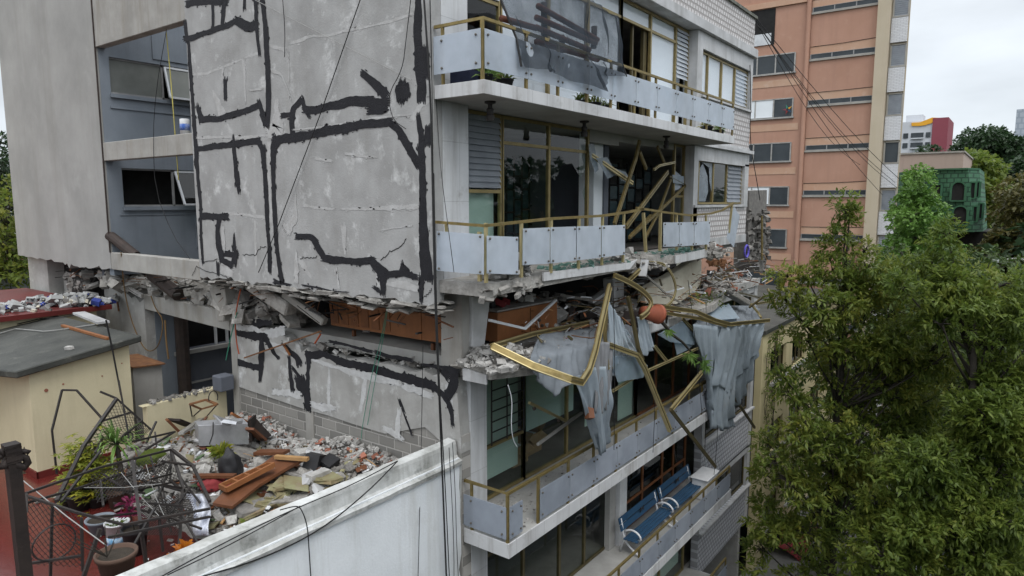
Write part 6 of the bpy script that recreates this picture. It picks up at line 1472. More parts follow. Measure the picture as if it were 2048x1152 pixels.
# carved post with dragon heads at the very left
t = thing('carved_post', 'tall dark carved wooden post with a dragon head near the terrace edge', 'post', (-6.2, -.2, TZ))
def pb(q, y=.75): return W(*cb(*q), y=y)
a, b = pb((68, 345)), pb((165, 1250)); MB().bar(a, b, .125, .115).build('shaft', M['wood_dark'], t)
m = MB()
for k in range(7): c = a + (b - a) * (.02 + .015 * k); m.chunk(c + np.array((0, 0, .03)), .14, .14, .05, np.eye(3), .1)
m.build('carved_top', M['wood_dark'], t)
def dragon(sgn, label):
    k = lambda x, y: pb((68 + sgn * (x - 68), y), .72)
    m = MB(); m.tube([k(90, 430), k(110, 470), k(150, 475), k(172, 450), k(160, 420), k(128, 408), k(115, 395), k(135, 378), k(160, 385)], [.035, .045, .045, .04, .036, .032, .03, .03, .012], 7)
    m.tube([k(150, 378), k(150, 352)], [.014, .003], 5); m.tube([k(142, 380), k(182, 384), k(168, 402)], [.03, .022, .006], 6); m.build('dragon_head', M['wood_dark'], t, True)
dragon(1, ''); dragon(-1, '')
# pots and plants on the terrace
def tpot(name, label, base, r, h, mat, flare=1.15):
    t = thing(name, label, 'pot', base); MB().lathe([(r * .78, 0), (r * flare * .92, h * .85), (r * flare, h * .86), (r * flare * 1.03, h), (r * flare * .9, h), (r * flare * .86, h * .88)], base, 22).build('pot', M[mat], t, True)
    MB().lathe([(r * flare * .86, 0), (.001, .02)], (base[0], base[1], base[2] + h * .88), 18).build('soil', M['soil'], t); return t
def tz(q, z=TZ): return W(*cb(*q), z=z)
cpot = W(*cb(728, 1120), y=1.0)
t = tpot('clay_pot', 'big round clay pot of soil beside the white parapet', (cpot[0], cpot[1], cpot[2] - .12), .2, .36, 'clay_dark')
m = MB(); rr = random.Random(2)
for i in range(9): d = np.array((rr.gauss(-.5, .4), rr.gauss(0, .4), 1)); m.tube([(cpot[0] - .1, cpot[1], cpot[2] + .22), np.array((cpot[0] - .1, cpot[1], cpot[2] + .22)) + d * rr.uniform(.15, .4)], .006, 4)
m.build('dry_twig', M['bark'], t)
p = tz((500, 735)); t = tpot('shrub_pot', 'black pot with a yellow green umbrella leaved shrub', p, .2, .3, 'black_plastic')
m = MB(); rr = random.Random(12); top = W(*cb(545, 470), y=p[1])
for i in range(5): m.tube([p + np.array((0, 0, .25)), (p + top) / 2 + np.array((rr.uniform(-.1, .1), 0, 0)), top + np.array((rr.uniform(-.3, .3), rr.uniform(-.3, .3), rr.uniform(-.3, .3)))], .014, 5)
m.build('stem', M['bark'], t)
m = MB()
for i in range(300):
    c = top + np.array((rr.gauss(0, .2), rr.gauss(0, .2), rr.gauss(0, .22)))
    for k in range(7):
        a = 6.28 * k / 7; d = np.array((math.cos(a), math.sin(a), rr.uniform(-.5, .1))); q = np.cross(d, (0, 0, 1.)); q /= np.linalg.norm(q); m.add([c, c + d * .06 + q * .022, c + d * .13, c + d * .06 - q * .022], [(0, 1, 2, 3)])
m.build('foliage', LEAF_YELLOW, t)
p = tz((745, 720)); t = thing('dracaena', 'spiky palm like plant with long pale leaves behind the trellis', 'plant', p)
top = W(*cb(722, 330), y=p[1] + .4); m = MB(); m.tube([p, (p + top) / 2 + np.array((.05, 0, 0)), top], [.06, .05, .04], 8); m.build('stem', M['bark'], t)
m = MB()
for i in range(64):
    d = np.array((rr.gauss(0, .8), rr.gauss(0, .8), rr.uniform(-.35, 1.2))); d /= np.linalg.norm(d); q = np.cross(d, (0, 0, 1.)); q /= np.linalg.norm(q) + 1e-6; l = rr.uniform(.4, .62)
    P = [top, top + d * l * .5 + np.array((0, 0, .03)), top + d * l * .85 - np.array((0, 0, .02)), top + d * l + np.array((0, 0, -.13))]
    for a, b, w0, w1 in ((P[0], P[1], .012, .02), (P[1], P[2], .02, .013), (P[2], P[3], .013, .002)): m.add([a - q * w0, a + q * w0, b + q * w1, b - q * w1], [(0, 1, 2, 3)])
m.build('foliage', LEAF_PALM, t)
MB().lathe([(.16, 0), (.2, .3), (.21, .3), (.18, .26)], p, 16).build('pot', M['clay_dark'], t, True)
p = tz((630, 880)); t = tpot('grey_basin', 'grey plastic basin of earth among the terrace pots', p, .19, .24, 'blue_wall', 1.2)
p = tz((735, 965)); t = thing('paint_bucket', 'white and light blue bucket with purple foot band among the pots', 'bucket', p); 
MB().lathe([(.15, .06), (.165, .2)], p, 22).build('blue_band', pm('bucket_blue', (.12, .33, .55), (.6, .68, .75), 14), t, True); MB().lathe([(.152, 0), (.155, .06)], p, 22).build('foot_band', pm('bucket_purple', (.13, .06, .25), None, 3), t, True); MB().lathe([(.166, .2), (.175, .38), (.185, .38), (.185, .4), (.165, .4), (.16, .33)], p, 22).build('body', M['white_iron'], t, True); m = MB(); tuft(m, (p[0], p[1], p[2] + .33), 30, .14, rr); m.build('foliage', LEAF_ASH2, t)
p = tz((845, 1010)); t = tpot('black_pot', 'tall black pot with a pink leaved plant', p, .17, .42, 'black_plastic'); m = MB(); top = W(*cb(795, 730), y=p[1])
m.tube([p + np.array((0, 0, .35)), top], .012, 5); m.build('stem', M['bark'], t); m = MB(); tuft(m, top - np.array((0, 0, .12)), 46, .2, rr, .02, .5); tuft(m, top + np.array((.05, 0, .05)), 30, .2, rr, .02); m.build('foliage', LEAF_PINK, t)
p = W(*cb(1105, 1030), y=.9); t = thing('orange_flowers', 'orange flowering plant at the foot of the white parapet', 'plant', p); m = MB(); tuft(m, p - np.array((.08, 0, .05)), 46, .16, rr, .022); tuft(m, p + np.array((.1, .05, .03)), 46, .16, rr, .022); m.build('foliage', LEAF_ORANGE, t)
for q, lab in (((600, 720), 'low black pot behind the shrub pot'), ((680, 660), 'small black pot with dark leaves near the palm like plant'), ((430, 430 + 300), 'black pot at the left of the shrub pot')):
    p = tz(q); t = tpot('plant_pot', lab, p, .14, .2, 'black_plastic'); m = MB(); tuft(m, (p[0], p[1], p[2] + .2), 40, .3, rr, .015); m.build('foliage', LEAF_ASH2, t)
blob('green_plant_heap', 'crushed green plants under the trellis beside the rubble', 'plant', tz((960, 430), -5.1), .3, .3, .2, LEAF_ASH2, 7)
m = MB(); tuft(m, onz(650, 1090, .1), 70, .3, rr, .03); loose('broad_leaf_plant', 'green plant at the parapet foot beside the mossy slabs', 'plant', m, LEAF_ASH)
m = MB(); tuft(m, onz(440, 540, .15), 90, .34, rr, .025); loose('bright_weed', 'bright green plant crushed in the rubble beside the black bag', 'plant', m, LEAF_YELLOW)
# battered lamp box on the cream wall end
m = MB(); a = W(*cl(1690, 990), y=7.0); m.box(a[0] - .14, a[0] + .2, 6.75, 7.1, a[2] - .25, a[2] + .1); bev(loose('meter_box', 'dark metal box hanging at the corner beside the lower party wall', 'box', m, M['blue_dark']), .02)
p = W(370, 258, x=.12); t = thing('paint_tin', 'small white tin with blue label standing on the beam in the light well', 'tin', p)
MB().lathe([(.1, 0), (.1, .32), (.09, .33)], (p[0], p[1], 1.472), 16).build('body', M['white_iron'], t, True); MB().lathe([(.103, .08), (.103, .22)], (p[0], p[1], 1.472), 16).build('paper_label', pm('tin_blue', (.05, .12, .40), (.3, .35, .5), 12), t, True)
# ---------------------------------------------------------------- buildings beyond
OT = thing('orange_tower', 'tall salmon orange apartment tower with thin strip windows behind the grey block', 'building', (45, 5, GZ))
OX = 38.0
ST = [11.78 + 2.77 * k for k in (4, 3, 2, 1)] + [11.74, 8.97, 6.21, 3.46, .68, -2.05, -4.8, -7.6, -10.4]
m = MB(); m.box(OX, OX + 11, .05, 3.74, GZ, 24); m.box(OX + .02, OX + 11, 3.98, 11, GZ, 24); m.each('wall', M['orange'], OT)
m = MB(); m.box(OX + .25, OX + .6, 3.74, 3.98, GZ, 24); m.build('recess', M['orange_dark'], OT)
m = MB()
for z in ST:
    m.box(OX - .004, OX + .05, .06, 3.7, z + .02, z + .5)
m.each('pale_band', M['orange_pale'], OT)
m = MB(); m.box(OX - .35, OX + .3, -.62, .05, GZ, 24); m.build('pilaster', M['beige'], OT)
m = MB(); m.tube([(OX - .12, 3.86, GZ), (OX - .12, 3.86, 24)], .13, 10); m.build('drain_pipe', M['orange'], OT)
m = MB(); m.prism([(OX + .1, -1.56, GZ), (OX + 11, .06, GZ), (OX + .1, .04, GZ)], (0, 0, 24 - GZ)); m.build('corner_wall', M['beige'], OT)
for i, z in enumerate(ST):
    # strip window
    f = MB(); h = .27
    for y in (.1, 1.25, 2.45, 3.66): f.box(OX - .03, OX + .03, y - .03, y + .03, z - h, z)
    f.box(OX - .03, OX + .03, .1, 3.66, z - .01, z + .015); f.box(OX - .03, OX + .03, .1, 3.66, z - h - .015, z - h + .01)
    o = f.build('strip_window', M['thin_frame'], OT); MB().box(OX - .012, OX - .005, .1, 3.66, z - h, z).build('pane', M['far_glass'], o)
    m = MB(); m.box(OX - .1, OX, .06, 3.72, z - h - .14, z - h - .022); m.build('window_sill', M['grey_sill'], OT)
    m = MB(); m.tube([(OX - .02, .1, z + .5 + .02 * (i % 3)), (OX - .03, 1.8, z + .47), (OX - .02, 3.7, z + .46)], .016, 4); m.build('wall_cable', M['cable'], OT)
    # corner window with louvres, white brick below
    zt = z + .03
    f = MB()
    for y in (-1.48, -.72): f.box(OX + .02, OX + .12, y - .04, y + .04, zt - 1.22, zt)
    f.box(OX + .02, OX + .12, -1.48, -.72, zt - .06, zt); f.box(OX - .06, OX + .12, -1.5, -.66, zt - 1.3, zt - 1.22); o = f.build('corner_window', M['grey_sill'], OT)
    if i % 5 != 2: louvres_x = [MB()]; q = louvres_x[0]; [q.add([(OX + .03, -1.44, zt - 1.2 + k * .114), (OX + .03, -.76, zt - 1.2 + k * .114), (OX + .075, -.76, zt - 1.08 + k * .114), (OX + .075, -1.44, zt - 1.08 + k * .114)], [(0, 1, 2, 3)]) for k in range(10)]; q.build('louvre', M['louvre'], o)
    MB().box(OX + .085, OX + .095, -1.46, -.74, zt - 1.2, zt - .06).build('pane', M['far_glass'], o)
    m = MB(); m.box(OX - .05, OX + .09, -1.49, -.66, z - 2.77 + .12, zt - 1.31); m.build('brick_panel', M['white_brick'], OT)
    # left rooms
    if i >= 4 and i != 4:
        y1, y0 = 7.2, 4.58; za, zb = z + .26, z - .88
        m = MB(); m.box(OX - .006, OX + .02, 4.2, 11, z - 1.72, z - 1.3); m.each('pale_band', M['orange_pale'], OT)
        f = MB()
        for y in (y0, 5.75, 6.9, 8.1): f.box(OX - .04, OX + .01, y - .04, y + .04, zb, za)
        f.box(OX - .04, OX + .01, y0, 8.1, za - .04, za + .03); f.box(OX - .12, OX + .01, y0 - .1, 8.1, zb - .1, zb); o = f.build('room_window', M['silver'], OT)
        p = MB().box(OX - .014, OX - .008, y0, 8.1, zb, za).build('pane', M['far_glass'], o)
        if i in (6, 8): MB().box(OX - .02, OX - .015, 5.8, 8.0, zb + .03, za - .03).build('blind', M['blind'], o)
m = MB(); m.box(OX - .02, OX + .01, 5.9, 8.5, 9.9, 12.1); m.build('loggia_shade', M['dark'], OT); m = MB(); m.box(OX - .06, OX - .02, 6.1, 8.5, 9.9, 10.6); m.build('loggia_parapet', M['white_frame'], OT)  # flat near black panel on the wall, painted shade of an open loggia
m = MB(); m.box(OX - .1, OX + .02, 4.0, 11, 12.15, 12.5); m.each('pale_band', M['orange_pale'], OT)
pi = W(*c8(195, 450), x=OX - .2); t = thing('star_pinata', 'small coloured paper star hanging in a window of the orange tower', 'ornament', pi)
for k in range(5):
    a = 6.283 * k / 5; MB().prism([pi + np.array((0, .1 * math.cos(a + .6), .1 * math.sin(a + .6))), pi + np.array((0, .32 * math.cos(a), .32 * math.sin(a))), pi + np.array((0, .1 * math.cos(a - .6), .1 * math.sin(a - .6)))], (.05, 0, 0)).build('star_point', (M['maroon'], M['rope_green'], M['amber'], M['bench_blue'], M['red_cloth'])[k], t)
MB().tube([pi + np.array((0, 0, .3)), pi + np.array((0, 0, .62))], .01, 4).build('string', M['cable'], t)

# yellow house next door on the street
YB = thing('yellow_house', 'mustard yellow rendered house half hidden by the big tree next to the grey block', 'house', (24, 2, GZ))
m = MB(); hs = []
for z in (-10.0, -13.1, -7.0):
    for xa in (18.75, 21.9, 25.6): hs.append((xa, xa + 2.2, z, z + 1.25))
wall_y(m, -.1, .25, 17.6, 32, GZ, -4.9, hs); m.build('wall', M['yellow_wall'], YB)
m = MB(); m.box(17.6, 32, .6, 9, GZ, -5.0); m.build('inner_wall', M['dark'], YB)  # near black filling, painted dimness behind the window panes
for h in hs:
    f = MB()
    for x in (h[0], (h[0] + h[1]) / 2, h[1]): f.bar((x, .05, h[2]), (x, .05, h[3]), .07, .05)
    for z in (h[2] + .03, h[3] - .03): f.bar((h[0], .05, z), (h[1], .05, z), .05, .06)
    o = f.build('window', M['gold_dark'], YB); MB().box(h[0], h[1], .05, .056, h[2], h[3]).build('pane', M['glass_dark'], o)
    m = MB(); m.box(h[0] - .1, h[1] + .1, -.25, -.1, h[2] - .1, h[2]); m.build('window_sill', M['soffit'], YB)
m = MB(); m.box(17.55, 32, -.2, 9, -4.9, -4.75); m.build('roof_edge', M['felt'], YB)
# red awning over the entrance
q = W(1535, 1085, y=-.12); t = thing('red_awning', 'dark red fabric awning at street level under the trees', 'awning', (q[0] + 1, -1, GZ))
m = MB(); ys = np.linspace(0, 1.5, 7); rows = [[(q[0] + 3.4 * i / 12, -.12 - 1.5 * math.sin(v), q[2] - .9 * (1 - math.cos(v))) for v in ys] for i in range(13)]; m.grid(rows); solid(m.build('canopy', M['red_cloth'], t, True), .02)
m = MB(); m.tube([(q[0], -.12, q[2] - .85), (q[0], -1.6, q[2] - .85), (q[0] + 3.4, -1.6, q[2] - .85), (q[0] + 3.4, -.12, q[2] - .85)], .025, 6); m.build('frame', M['iron'], t)

# green tile clad building
GBd = thing('green_mansard', 'dark green tile clad building with arched windows beyond the trees', 'building', (56, -3, GZ))
def fpt(px, py, x): return W(px, py, x=x)
gx = 52.0
A = fpt(*c8(740, 703), gx + .5); B = fpt(*c8(850, 703), gx); C_ = fpt(*c8(938, 703), gx); D_ = fpt(*c8(985, 706), gx + 1.5)
A2 = fpt(*c8(730, 952), gx + .3); B2 = fpt(*c8(868, 952), gx - .3); C2 = fpt(*c8(958, 948), gx - .3); D2 = fpt(*c8(1002, 920), gx + 1.3)
top = [A, B, C_, D_, D_ + np.array((8, 0, 0)), A + np.array((8, 3, 0))]; bot = [A2, B2, C2, D2, D2 + np.array((8, 0, 0)), A2 + np.array((8, 3, 0))]
zt_, zb_ = A[2], B2[2]
for q in top: q[2] = zt_
for q in bot: q[2] = zb_
m = MB(); m.add(top + bot, [(0, 1, 2, 3, 4, 5)] + [(i, i + 6, (i + 1) % 6 + 6, (i + 1) % 6) for i in range(6)] + [(6, 7, 8, 9, 10, 11)]); m.build('tiled_skirt', M['green_roof'], GBd)
m = MB(); m.prism([q + np.array((-.15 if q[0] < gx + 3 else 0, 0, 0)) for q in top], (0, 0, .12)); m.build('roof_edge', M['green_plain'], GBd)
m = MB(); m.box(gx + 1, gx + 8, -6, 2, GZ, zb_); m.build('lower_wall', M['dark'], GBd)
def arch(px, py, w, h, x, rect=False):
    c = W(*c8(px, py), x=x - .22); s = (c[0] - CAM[0]) / 2.056 / F * 1.05; ww, hh = w * s / 2, h * s / 2
    pts = [c + np.array((0, a, b)) for a, b in ((-ww, -hh), (ww, -hh))]
    pts += [c + np.array((0, ww, hh)), c + np.array((0, -ww, hh))] if rect else [c + np.array((0, ww * math.cos(q), hh * .3 + hh * .7 * math.sin(q))) for q in np.linspace(0, math.pi, 10)]
    m = MB(); m.prism(pts, (.25, 0, 0)); o = m.build('arched_window', M['dark'], GBd)
    f = MB(); 
    for i in range(len(pts)): f.bar(pts[i] - np.array((.05, 0, 0)), pts[(i + 1) % len(pts)] - np.array((.05, 0, 0)), .14, .1)
    f.build('surround', M['green_plain'], o)
arch(897, 787, 40, 62, gx - .1); arch(904, 886, 42, 62, gx - .2); arch(802, 790, 36, 52, gx + .15, True); arch(957, 783, 16, 52, gx + .3, True); arch(977, 780, 12, 50, gx + .8, True); arch(966, 880, 14, 50, gx + .3, True); arch(990, 868, 12, 50, gx + .9, True)
# plain beige block behind it
P = [W(*c8(660, 634), x=66), W(*c8(920, 636), x=66)]
m = MB(); m.box(66, 80, P[1][1], P[0][1] + 14, GZ, 4.35); t = thing('beige_block', 'plain pinkish beige block behind the green tiled building', 'building', (70, 0, GZ)); m.build('wall', M['beige_far'], t); m = MB(); m.box(65.9, 80.1, P[1][1] - .1, P[0][1] + 14, 4.35, 4.5); m.build('coping', M['grey_sill'], t)
# coloured tower far off
t = thing('coloured_tower', 'far apartment tower with maroon end wall and yellow stepped band', 'building', (158, 9, GZ)); X0 = 150.0
ya, yb, yc = W(*c8(672, 500), x=X0)[1], W(*c8(793, 500), x=X0)[1], W(*c8(858, 500), x=X0)[1]
zt1 = W(*c8(720, 500), x=X0)[2]; zt2 = W(*c8(830, 484), x=X0)[2]
m = MB(); m.box(X0, X0 + 12, yb, ya + 6, GZ, zt1); m.build('wall', M['far_white'], t); m = MB(); m.box(X0 - .3, X0 + 12, yc, yb, GZ, zt2); m.build('end_wall', M['maroon'], t)
q = [W(*c8(*a), x=X0 - .2) for a in ((705, 505), (740, 503), (790, 483), (815, 484), (790, 505), (760, 515), (735, 518), (705, 518))]; MB().prism(q, (.3, 0, 0)).build('yellow_band', M['amber'], t)
for i in range(9):
    z = zt1 - 2.2 - i * 1.9
    for (a, b) in ((.03, .2), (.3, .72), (.8, .95)):
        y0, y1 = ya + (yb - ya) * a, ya + (yb - ya) * b; MB().box(X0 - .15, X0 + .1, y1, y0, z - .95, z).build('window_band', M['far_glass'], t)
    MB().box(X0 - .5, X0, ya + (yb - ya) * .72, ya + (yb - ya) * .3, z - 1.2, z - .98).build('balcony', M['far_white'], t)
MB().box(X0 + 3, X0 + 7, yb + 2, yb + 5, zt1, zt1 + 1.6).build('roof_tank', M['far_white'], t)
m = MB(); a, b = W(*c8(1138, 450), x=490), W(*c8(1175, 450), x=490); m.box(490, 520, b[1] - 6, a[1], GZ, a[2]); tag(m.build('office_tower', M['far_grey']), 'slim pale grey office tower on the far right skyline', 'tower')
# more roofs closing the horizon between the trees
rr = random.Random(77)
for i, (px, x, h, w_, mt, lab) in enumerate(((30, 60, 3, 9, 'far_white', 'pale far block behind the left trees'), (1870, 240, 9, 30, 'far_white', 'low pale block below the coloured tower'), (1960, 330, 12, 26, 'beige_far', 'beige block far behind the dark trees'))):
    p = W(px, 403, x=x if px > 1000 else None, y=None if px > 1000 else x); m = MB(); m.box(p[0], p[0] + 12, p[1] - w_ / 2, p[1] + w_ / 2, GZ, h - 2); tag(m.build('distant_block', M[mt]), lab, 'building')
# street lamp arm far right
p = W(2030, 520, x=26); t = thing('street_lamp', 'thin street lamp arm showing above the right hand trees', 'street lamp', (p[0], p[1] - .6, GZ))
q0 = W(2075, 560, x=26); m = MB(); m.tube([(q0[0], q0[1], GZ), q0, W(2060, 522, x=26), W(2035, 517, x=26), W(2005, 521, x=26)], .045, 7); m.build('pole', M['silver'], t); m = MB(); c = W(2000, 522, x=26); m.chunk(c, .2, .5, .1, np.eye(3), .05); m.build('lamp_head', M['white_frame'], t)
# parked car under the trees (its pale roof shows through the leaves)
t = thing('parked_car', 'pale car parked at the kerb, its roof glinting through the leaves', 'car', (19, -6.0, GZ))
cx0, cy0 = 17.0, -6.0
m = MB(); pr = [(0, .35), (0, .8), (.9, .95), (1.6, 1.42), (3.0, 1.46), (3.8, .98), (4.3, .9), (4.3, .35)]
m.prism([(cx0 + a, cy0 - .8, GZ + b) for a, b in pr], (0, 1.6, 0)); bev(m.build('body', M['white_frame'], t), .06, 3)
for s in (-1, 1):
    m = MB(); m.prism([(cx0 + a, cy0 + s * .805, GZ + b) for a, b in ((1.1, .98), (1.65, 1.36), (2.95, 1.4), (3.6, 1.0))], (0, .01, 0)); m.build('side_window', M['far_glass'], t)
    for a in (.8, 3.4):
        m = MB(); m.add(*along_axis([(.3, -.1), (.32, 0), (.3, .1)], (cx0 + a, cy0 + s * .75, GZ + .31), np.array((0, 1., 0)), 16)); m.build('wheel', M['black_plastic'], t)
# ---------------------------------------------------------------- trees
def leaf_mesh(name, centers, dirs, mat, parent, nl, L0, lw, seed, droop=.5):
    """compound leaves: at every centre a drooping spray of nl leaflets"""
    rg = np.random.default_rng(seed); n = len(centers); C = np.repeat(centers, nl, 0); Dm = np.repeat(dirs, nl, 0)
    k = np.tile(np.arange(nl), n); side = np.where(k % 2, 1, -1)[:, None]; s = ((k // 2 + 1) / (nl / 2 + .5))[:, None]
    rnd = rg.normal(0, 1, (n, 3)); perp = np.cross(dirs, rnd); perp /= np.linalg.norm(perp, axis=1)[:, None] + 1e-9; Pm = np.repeat(perp, nl, 0)
    up = np.array((0, 0, 1.))
    ln = L0 * rg.uniform(.75, 1.25, (n * nl, 1))
    base = C + Dm * s * L0 * 1.5 - up * (s ** 2) * L0 * droop * .8
    d = Dm * .75 + Pm * side * .9 + rg.normal(0, .28, (n * nl, 3)); d[:, 2] -= droop * .7; d /= np.linalg.norm(d, axis=1)[:, None]
    q = np.cross(d, rg.normal(0, .35, (n * nl, 3)) + up); q /= np.linalg.norm(q, axis=1)[:, None] + 1e-9
    w = lw * rg.uniform(.8, 1.2, (n * nl, 1))
    V = np.stack([base, base + d * ln * .45 + q * w, base + d * ln - up * ln * .12, base + d * ln * .45 - q * w], 1).reshape(-1, 3)
    N = n * nl; me = bpy.data.meshes.new(name); me.vertices.add(N * 4); me.vertices.foreach_set('co', V.ravel()); me.loops.add(N * 4); me.loops.foreach_set('vertex_index', np.arange(N * 4, dtype=np.int32))
    me.polygons.add(N); me.polygons.foreach_set('loop_start', np.arange(0, N * 4, 4, dtype=np.int32)); me.polygons.foreach_set('loop_total', np.full(N, 4, dtype=np.int32)); me.update(calc_edges=True); me.validate()
    me.materials.append(mat); o = bpy.data.objects.new(name, me); COL.objects.link(o)
    o.parent = parent; o.matrix_parent_inverse = Matrix.Translation(parent.location).inverted(); return o


def tree(name, label, base, trunk_top, clumps, mat, seed, dens=90, nl=7, L0=.13, lw=.028, group=None, trunk_r=.16, droop=.5, shell=.84, limb=True, cat='tree'):
    """clumps: (centre, radius) sub crowns; leaves sit in their outer shells, limbs run from the trunk to each"""
    t = thing(name, label, cat, base, group); rg = np.random.default_rng(seed); rr = random.Random(seed)
    base = np.array(base, float); tt = np.array(trunk_top, float)
    m = MB(); ms = [base + (tt - base) * f + np.array((rr.uniform(-.12, .12), rr.uniform(-.12, .12), 0)) * f for f in np.linspace(0, 1, 8)]; ms[0] = base
    m.tube(ms, [trunk_r * (1.25 - .95 * f) for f in np.linspace(0, 1, 8)], 9); m.build('trunk', M['bark'], t, True)
    if limb:
        m = MB()
        for ci, (c, r) in enumerate(clumps):
            if ci % 3 and len(clumps) > 40: continue
            c = np.array(c); f = max(.25, min(.95, (c[2] - 1.6 - base[2]) / (tt[2] - base[2]))); a = base + (tt - base) * f
            b = (a + c) / 2 + np.array((0, 0, -.15)); m.tube([a, b, c], [trunk_r * .26 * (1.2 - f * .6), trunk_r * .14, trunk_r * .06], 5)
            for k in range(7):
                d = rg.normal(0, 1, 3); d /= np.linalg.norm(d); m.tube([c - (c - b) * .3 * rr.random(), c + d * r * .5, c + d * r * .95], [trunk_r * .08, .015, .006], 4)
        m.build('limbs', M['bark'], t, True)
    cs, ds = [], []
    for c, r in clumps:
        n = max(26, int(dens * r * r * 4)); d = rg.normal(0, 1, (n, 3)); d /= np.linalg.norm(d, axis=1)[:, None]
        rad = r * (shell + (1.08 - shell) * rg.random((n, 1)) ** .7) * (1 + .22 * np.sin(d[:, :1] * 5 + seed) * np.cos(d[:, 1:2] * 6))
        keep = (d[:, 2] > -.55) | (rg.random(n) < .3)
        p = np.array(c) + d * rad * np.array((1.1, 1.1, .62)); dd = d * .8 + rg.normal(0, .4, (n, 3)); dd[:, 2] += .05; dd /= np.linalg.norm(dd, axis=1)[:, None]
        cs.append(p[keep]); ds.append(dd[keep])
    leaf_mesh('crown', np.concatenate(cs), np.concatenate(ds), mat, t, nl, L0, lw, seed, droop); return t


def clumps_px(lst, base_depth):
    out = []
    for px, py, r, dd in lst: out.append((W(px, py, d=base_depth + dd), r))
    return out
def fill(poly_rows, depth, spread, r0, r1, seed, step=.75):
    """sub crowns spread over a silhouette given as rows (y, x0, x1) in photograph pixels at a true distance"""
    rr = random.Random(seed); out = []; sc = F / depth; y = poly_rows[0][0]
    while y <= poly_rows[-1][0]:
        for a, b in zip(poly_rows[:-1], poly_rows[1:]):
            if a[0] <= y <= b[0]: f = (y - a[0]) / max(1, b[0] - a[0]); xa, xb = a[1] + (b[1] - a[1]) * f, a[2] + (b[2] - a[2]) * f; break
        w = xb - xa; r = min(r1, max(r0, w / sc * .28)) ; x = xa + r * sc * .8
        k = max(1, int(round((w - 1.4 * r * sc) / (r * sc * 1.25)) + 1))
        for i in range(k):
            px = xa + w * (i + .5) / k if k == 1 else xa + r * sc * .75 + (w - 1.5 * r * sc) * i / (k - 1)
            half = spread * math.sqrt(max(.05, 1 - ((px - (xa + xb) / 2) / (w / 2 + 1)) ** 2))
            for dd in ((rr.uniform(-1, -.45) * half, rr.uniform(.0, .9) * half) if rr.random() < .55 else (rr.uniform(-1, .3) * half,)):
                out.append((W(px + rr.uniform(-.3, .3) * r * sc, y + rr.uniform(-.3, .3) * r * sc, d=depth + dd), r * rr.uniform(.75, 1.15)))
        y += r * sc * step * 1.25
    return out
# big ash in front of the block's far end
bA = W(1690, 700, d=18); bA[2] = GZ
def boughs(lst, depth, seed):
    """each bough: centre pixel, half width and height in pixels, true offset in depth; filled with small flat leaf clumps"""
    rr = random.Random(seed); out = []; sc = F / depth
    for px, py, rx, ry, dd in lst:
        k = max(2, int(rx * ry / 330)); r0 = max(.16, min(.4, min(rx, ry) / sc * .55))
        for _ in range(k):
            a = rr.uniform(0, 6.283); q = math.sqrt(rr.random()) * .86
            out.append((W(px + math.cos(a) * q * rx, py + math.sin(a) * q * ry - .12 * abs(math.cos(a)) * q * -ry, d=depth + dd + rr.uniform(-.5, .5) * rx / sc), r0 * rr.uniform(.7, 1.15)))
    return out
cA = boughs([(1690, 405, 8, 22, 0), (1694, 440, 18, 22, 0), (1684, 480, 32, 24, .1), (1660, 505, 20, 16, .2), (1725, 500, 26, 20, .2), (1615, 560, 62, 34, -.2), (1700, 555, 80, 46, -.2), (1585, 605, 52, 34, 0), (1670, 620, 80, 40, -.6), (1775, 600, 70, 46, -.2), (1765, 680, 80, 44, -.7), (1690, 690, 60, 34, -.3),
    (1600, 670, 46, 26, .1), (1850, 700, 60, 40, -.3), (1880, 745, 60, 40, 0), (1575, 740, 36, 20, 0), (1590, 800, 46, 22, -.1), (1655, 770, 40, 24, .6),
    (1640, 855, 70, 42, -.6), (1690, 900, 60, 40, -.4), (1580, 930, 60, 36, -.3), (1545, 960, 40, 26, .1), (1620, 985, 60, 40, -.4), (1570, 1040, 56, 34, 0), (1650, 1080, 62, 46, .2), (1540, 890, 28, 18, .2), (1520, 1010, 24, 18, .3), (1720, 830, 40, 26, .8), (1725, 760, 60, 40, .6), (1700, 810, 50, 36, .7), (1795, 750, 60, 40, .5), (1780, 850, 56, 44, .7), (1840, 815, 56, 44, .7), (1850, 880, 50, 40, .8), (1740, 930, 50, 40, .6), (1660, 730, 50, 36, .6), (1545, 1060, 40, 34, .2), (1520, 1110, 40, 30, .4), (1600, 1135, 50, 26, .3), (1790, 690, 60, 44, .1), (1815, 780, 50, 44, .4), (1700, 960, 56, 40, .2)], 18, 3)
tree('ash_tree', 'big ash tree with a pointed top before the far end of the grey block', bA, W(1690, 520, d=18), cA, LEAF_ASH, 3, dens=88, nl=9, L0=.155, lw=.026, droop=.18, trunk_r=.2, group='trees along the street')
bB = W(1950, 800, d=16); bB[2] = GZ
cB = boughs([(1893, 450, 14, 20, .6), (1880, 500, 44, 28, .5), (1835, 520, 40, 26, .6), (1860, 570, 80, 40, .2), (1950, 570, 66, 40, .2), (2030, 580, 60, 44, .2), (1920, 630, 90, 44, -.2), (2020, 660, 70, 50, -.2), (1850, 630, 50, 34, .4), (1970, 740, 60, 36, .3), (2050, 770, 60, 60, -.3),
    (1985, 830, 90, 60, -.5), (2060, 880, 60, 60, -.5), (1920, 890, 50, 40, 0), (1850, 950, 80, 56, -.4), (1950, 960, 80, 50, -.3), (1800, 1010, 64, 46, 0), (1880, 1050, 90, 46, -.5), (1990, 1050, 90, 56, -.6), (1790, 1100, 80, 48, -.3), (1900, 1130, 100, 40, -.5), (2030, 1130, 80, 50, -.5), (1730, 1060, 50, 36, .4), (1720, 1130, 50, 36, .3)], 16, 8)
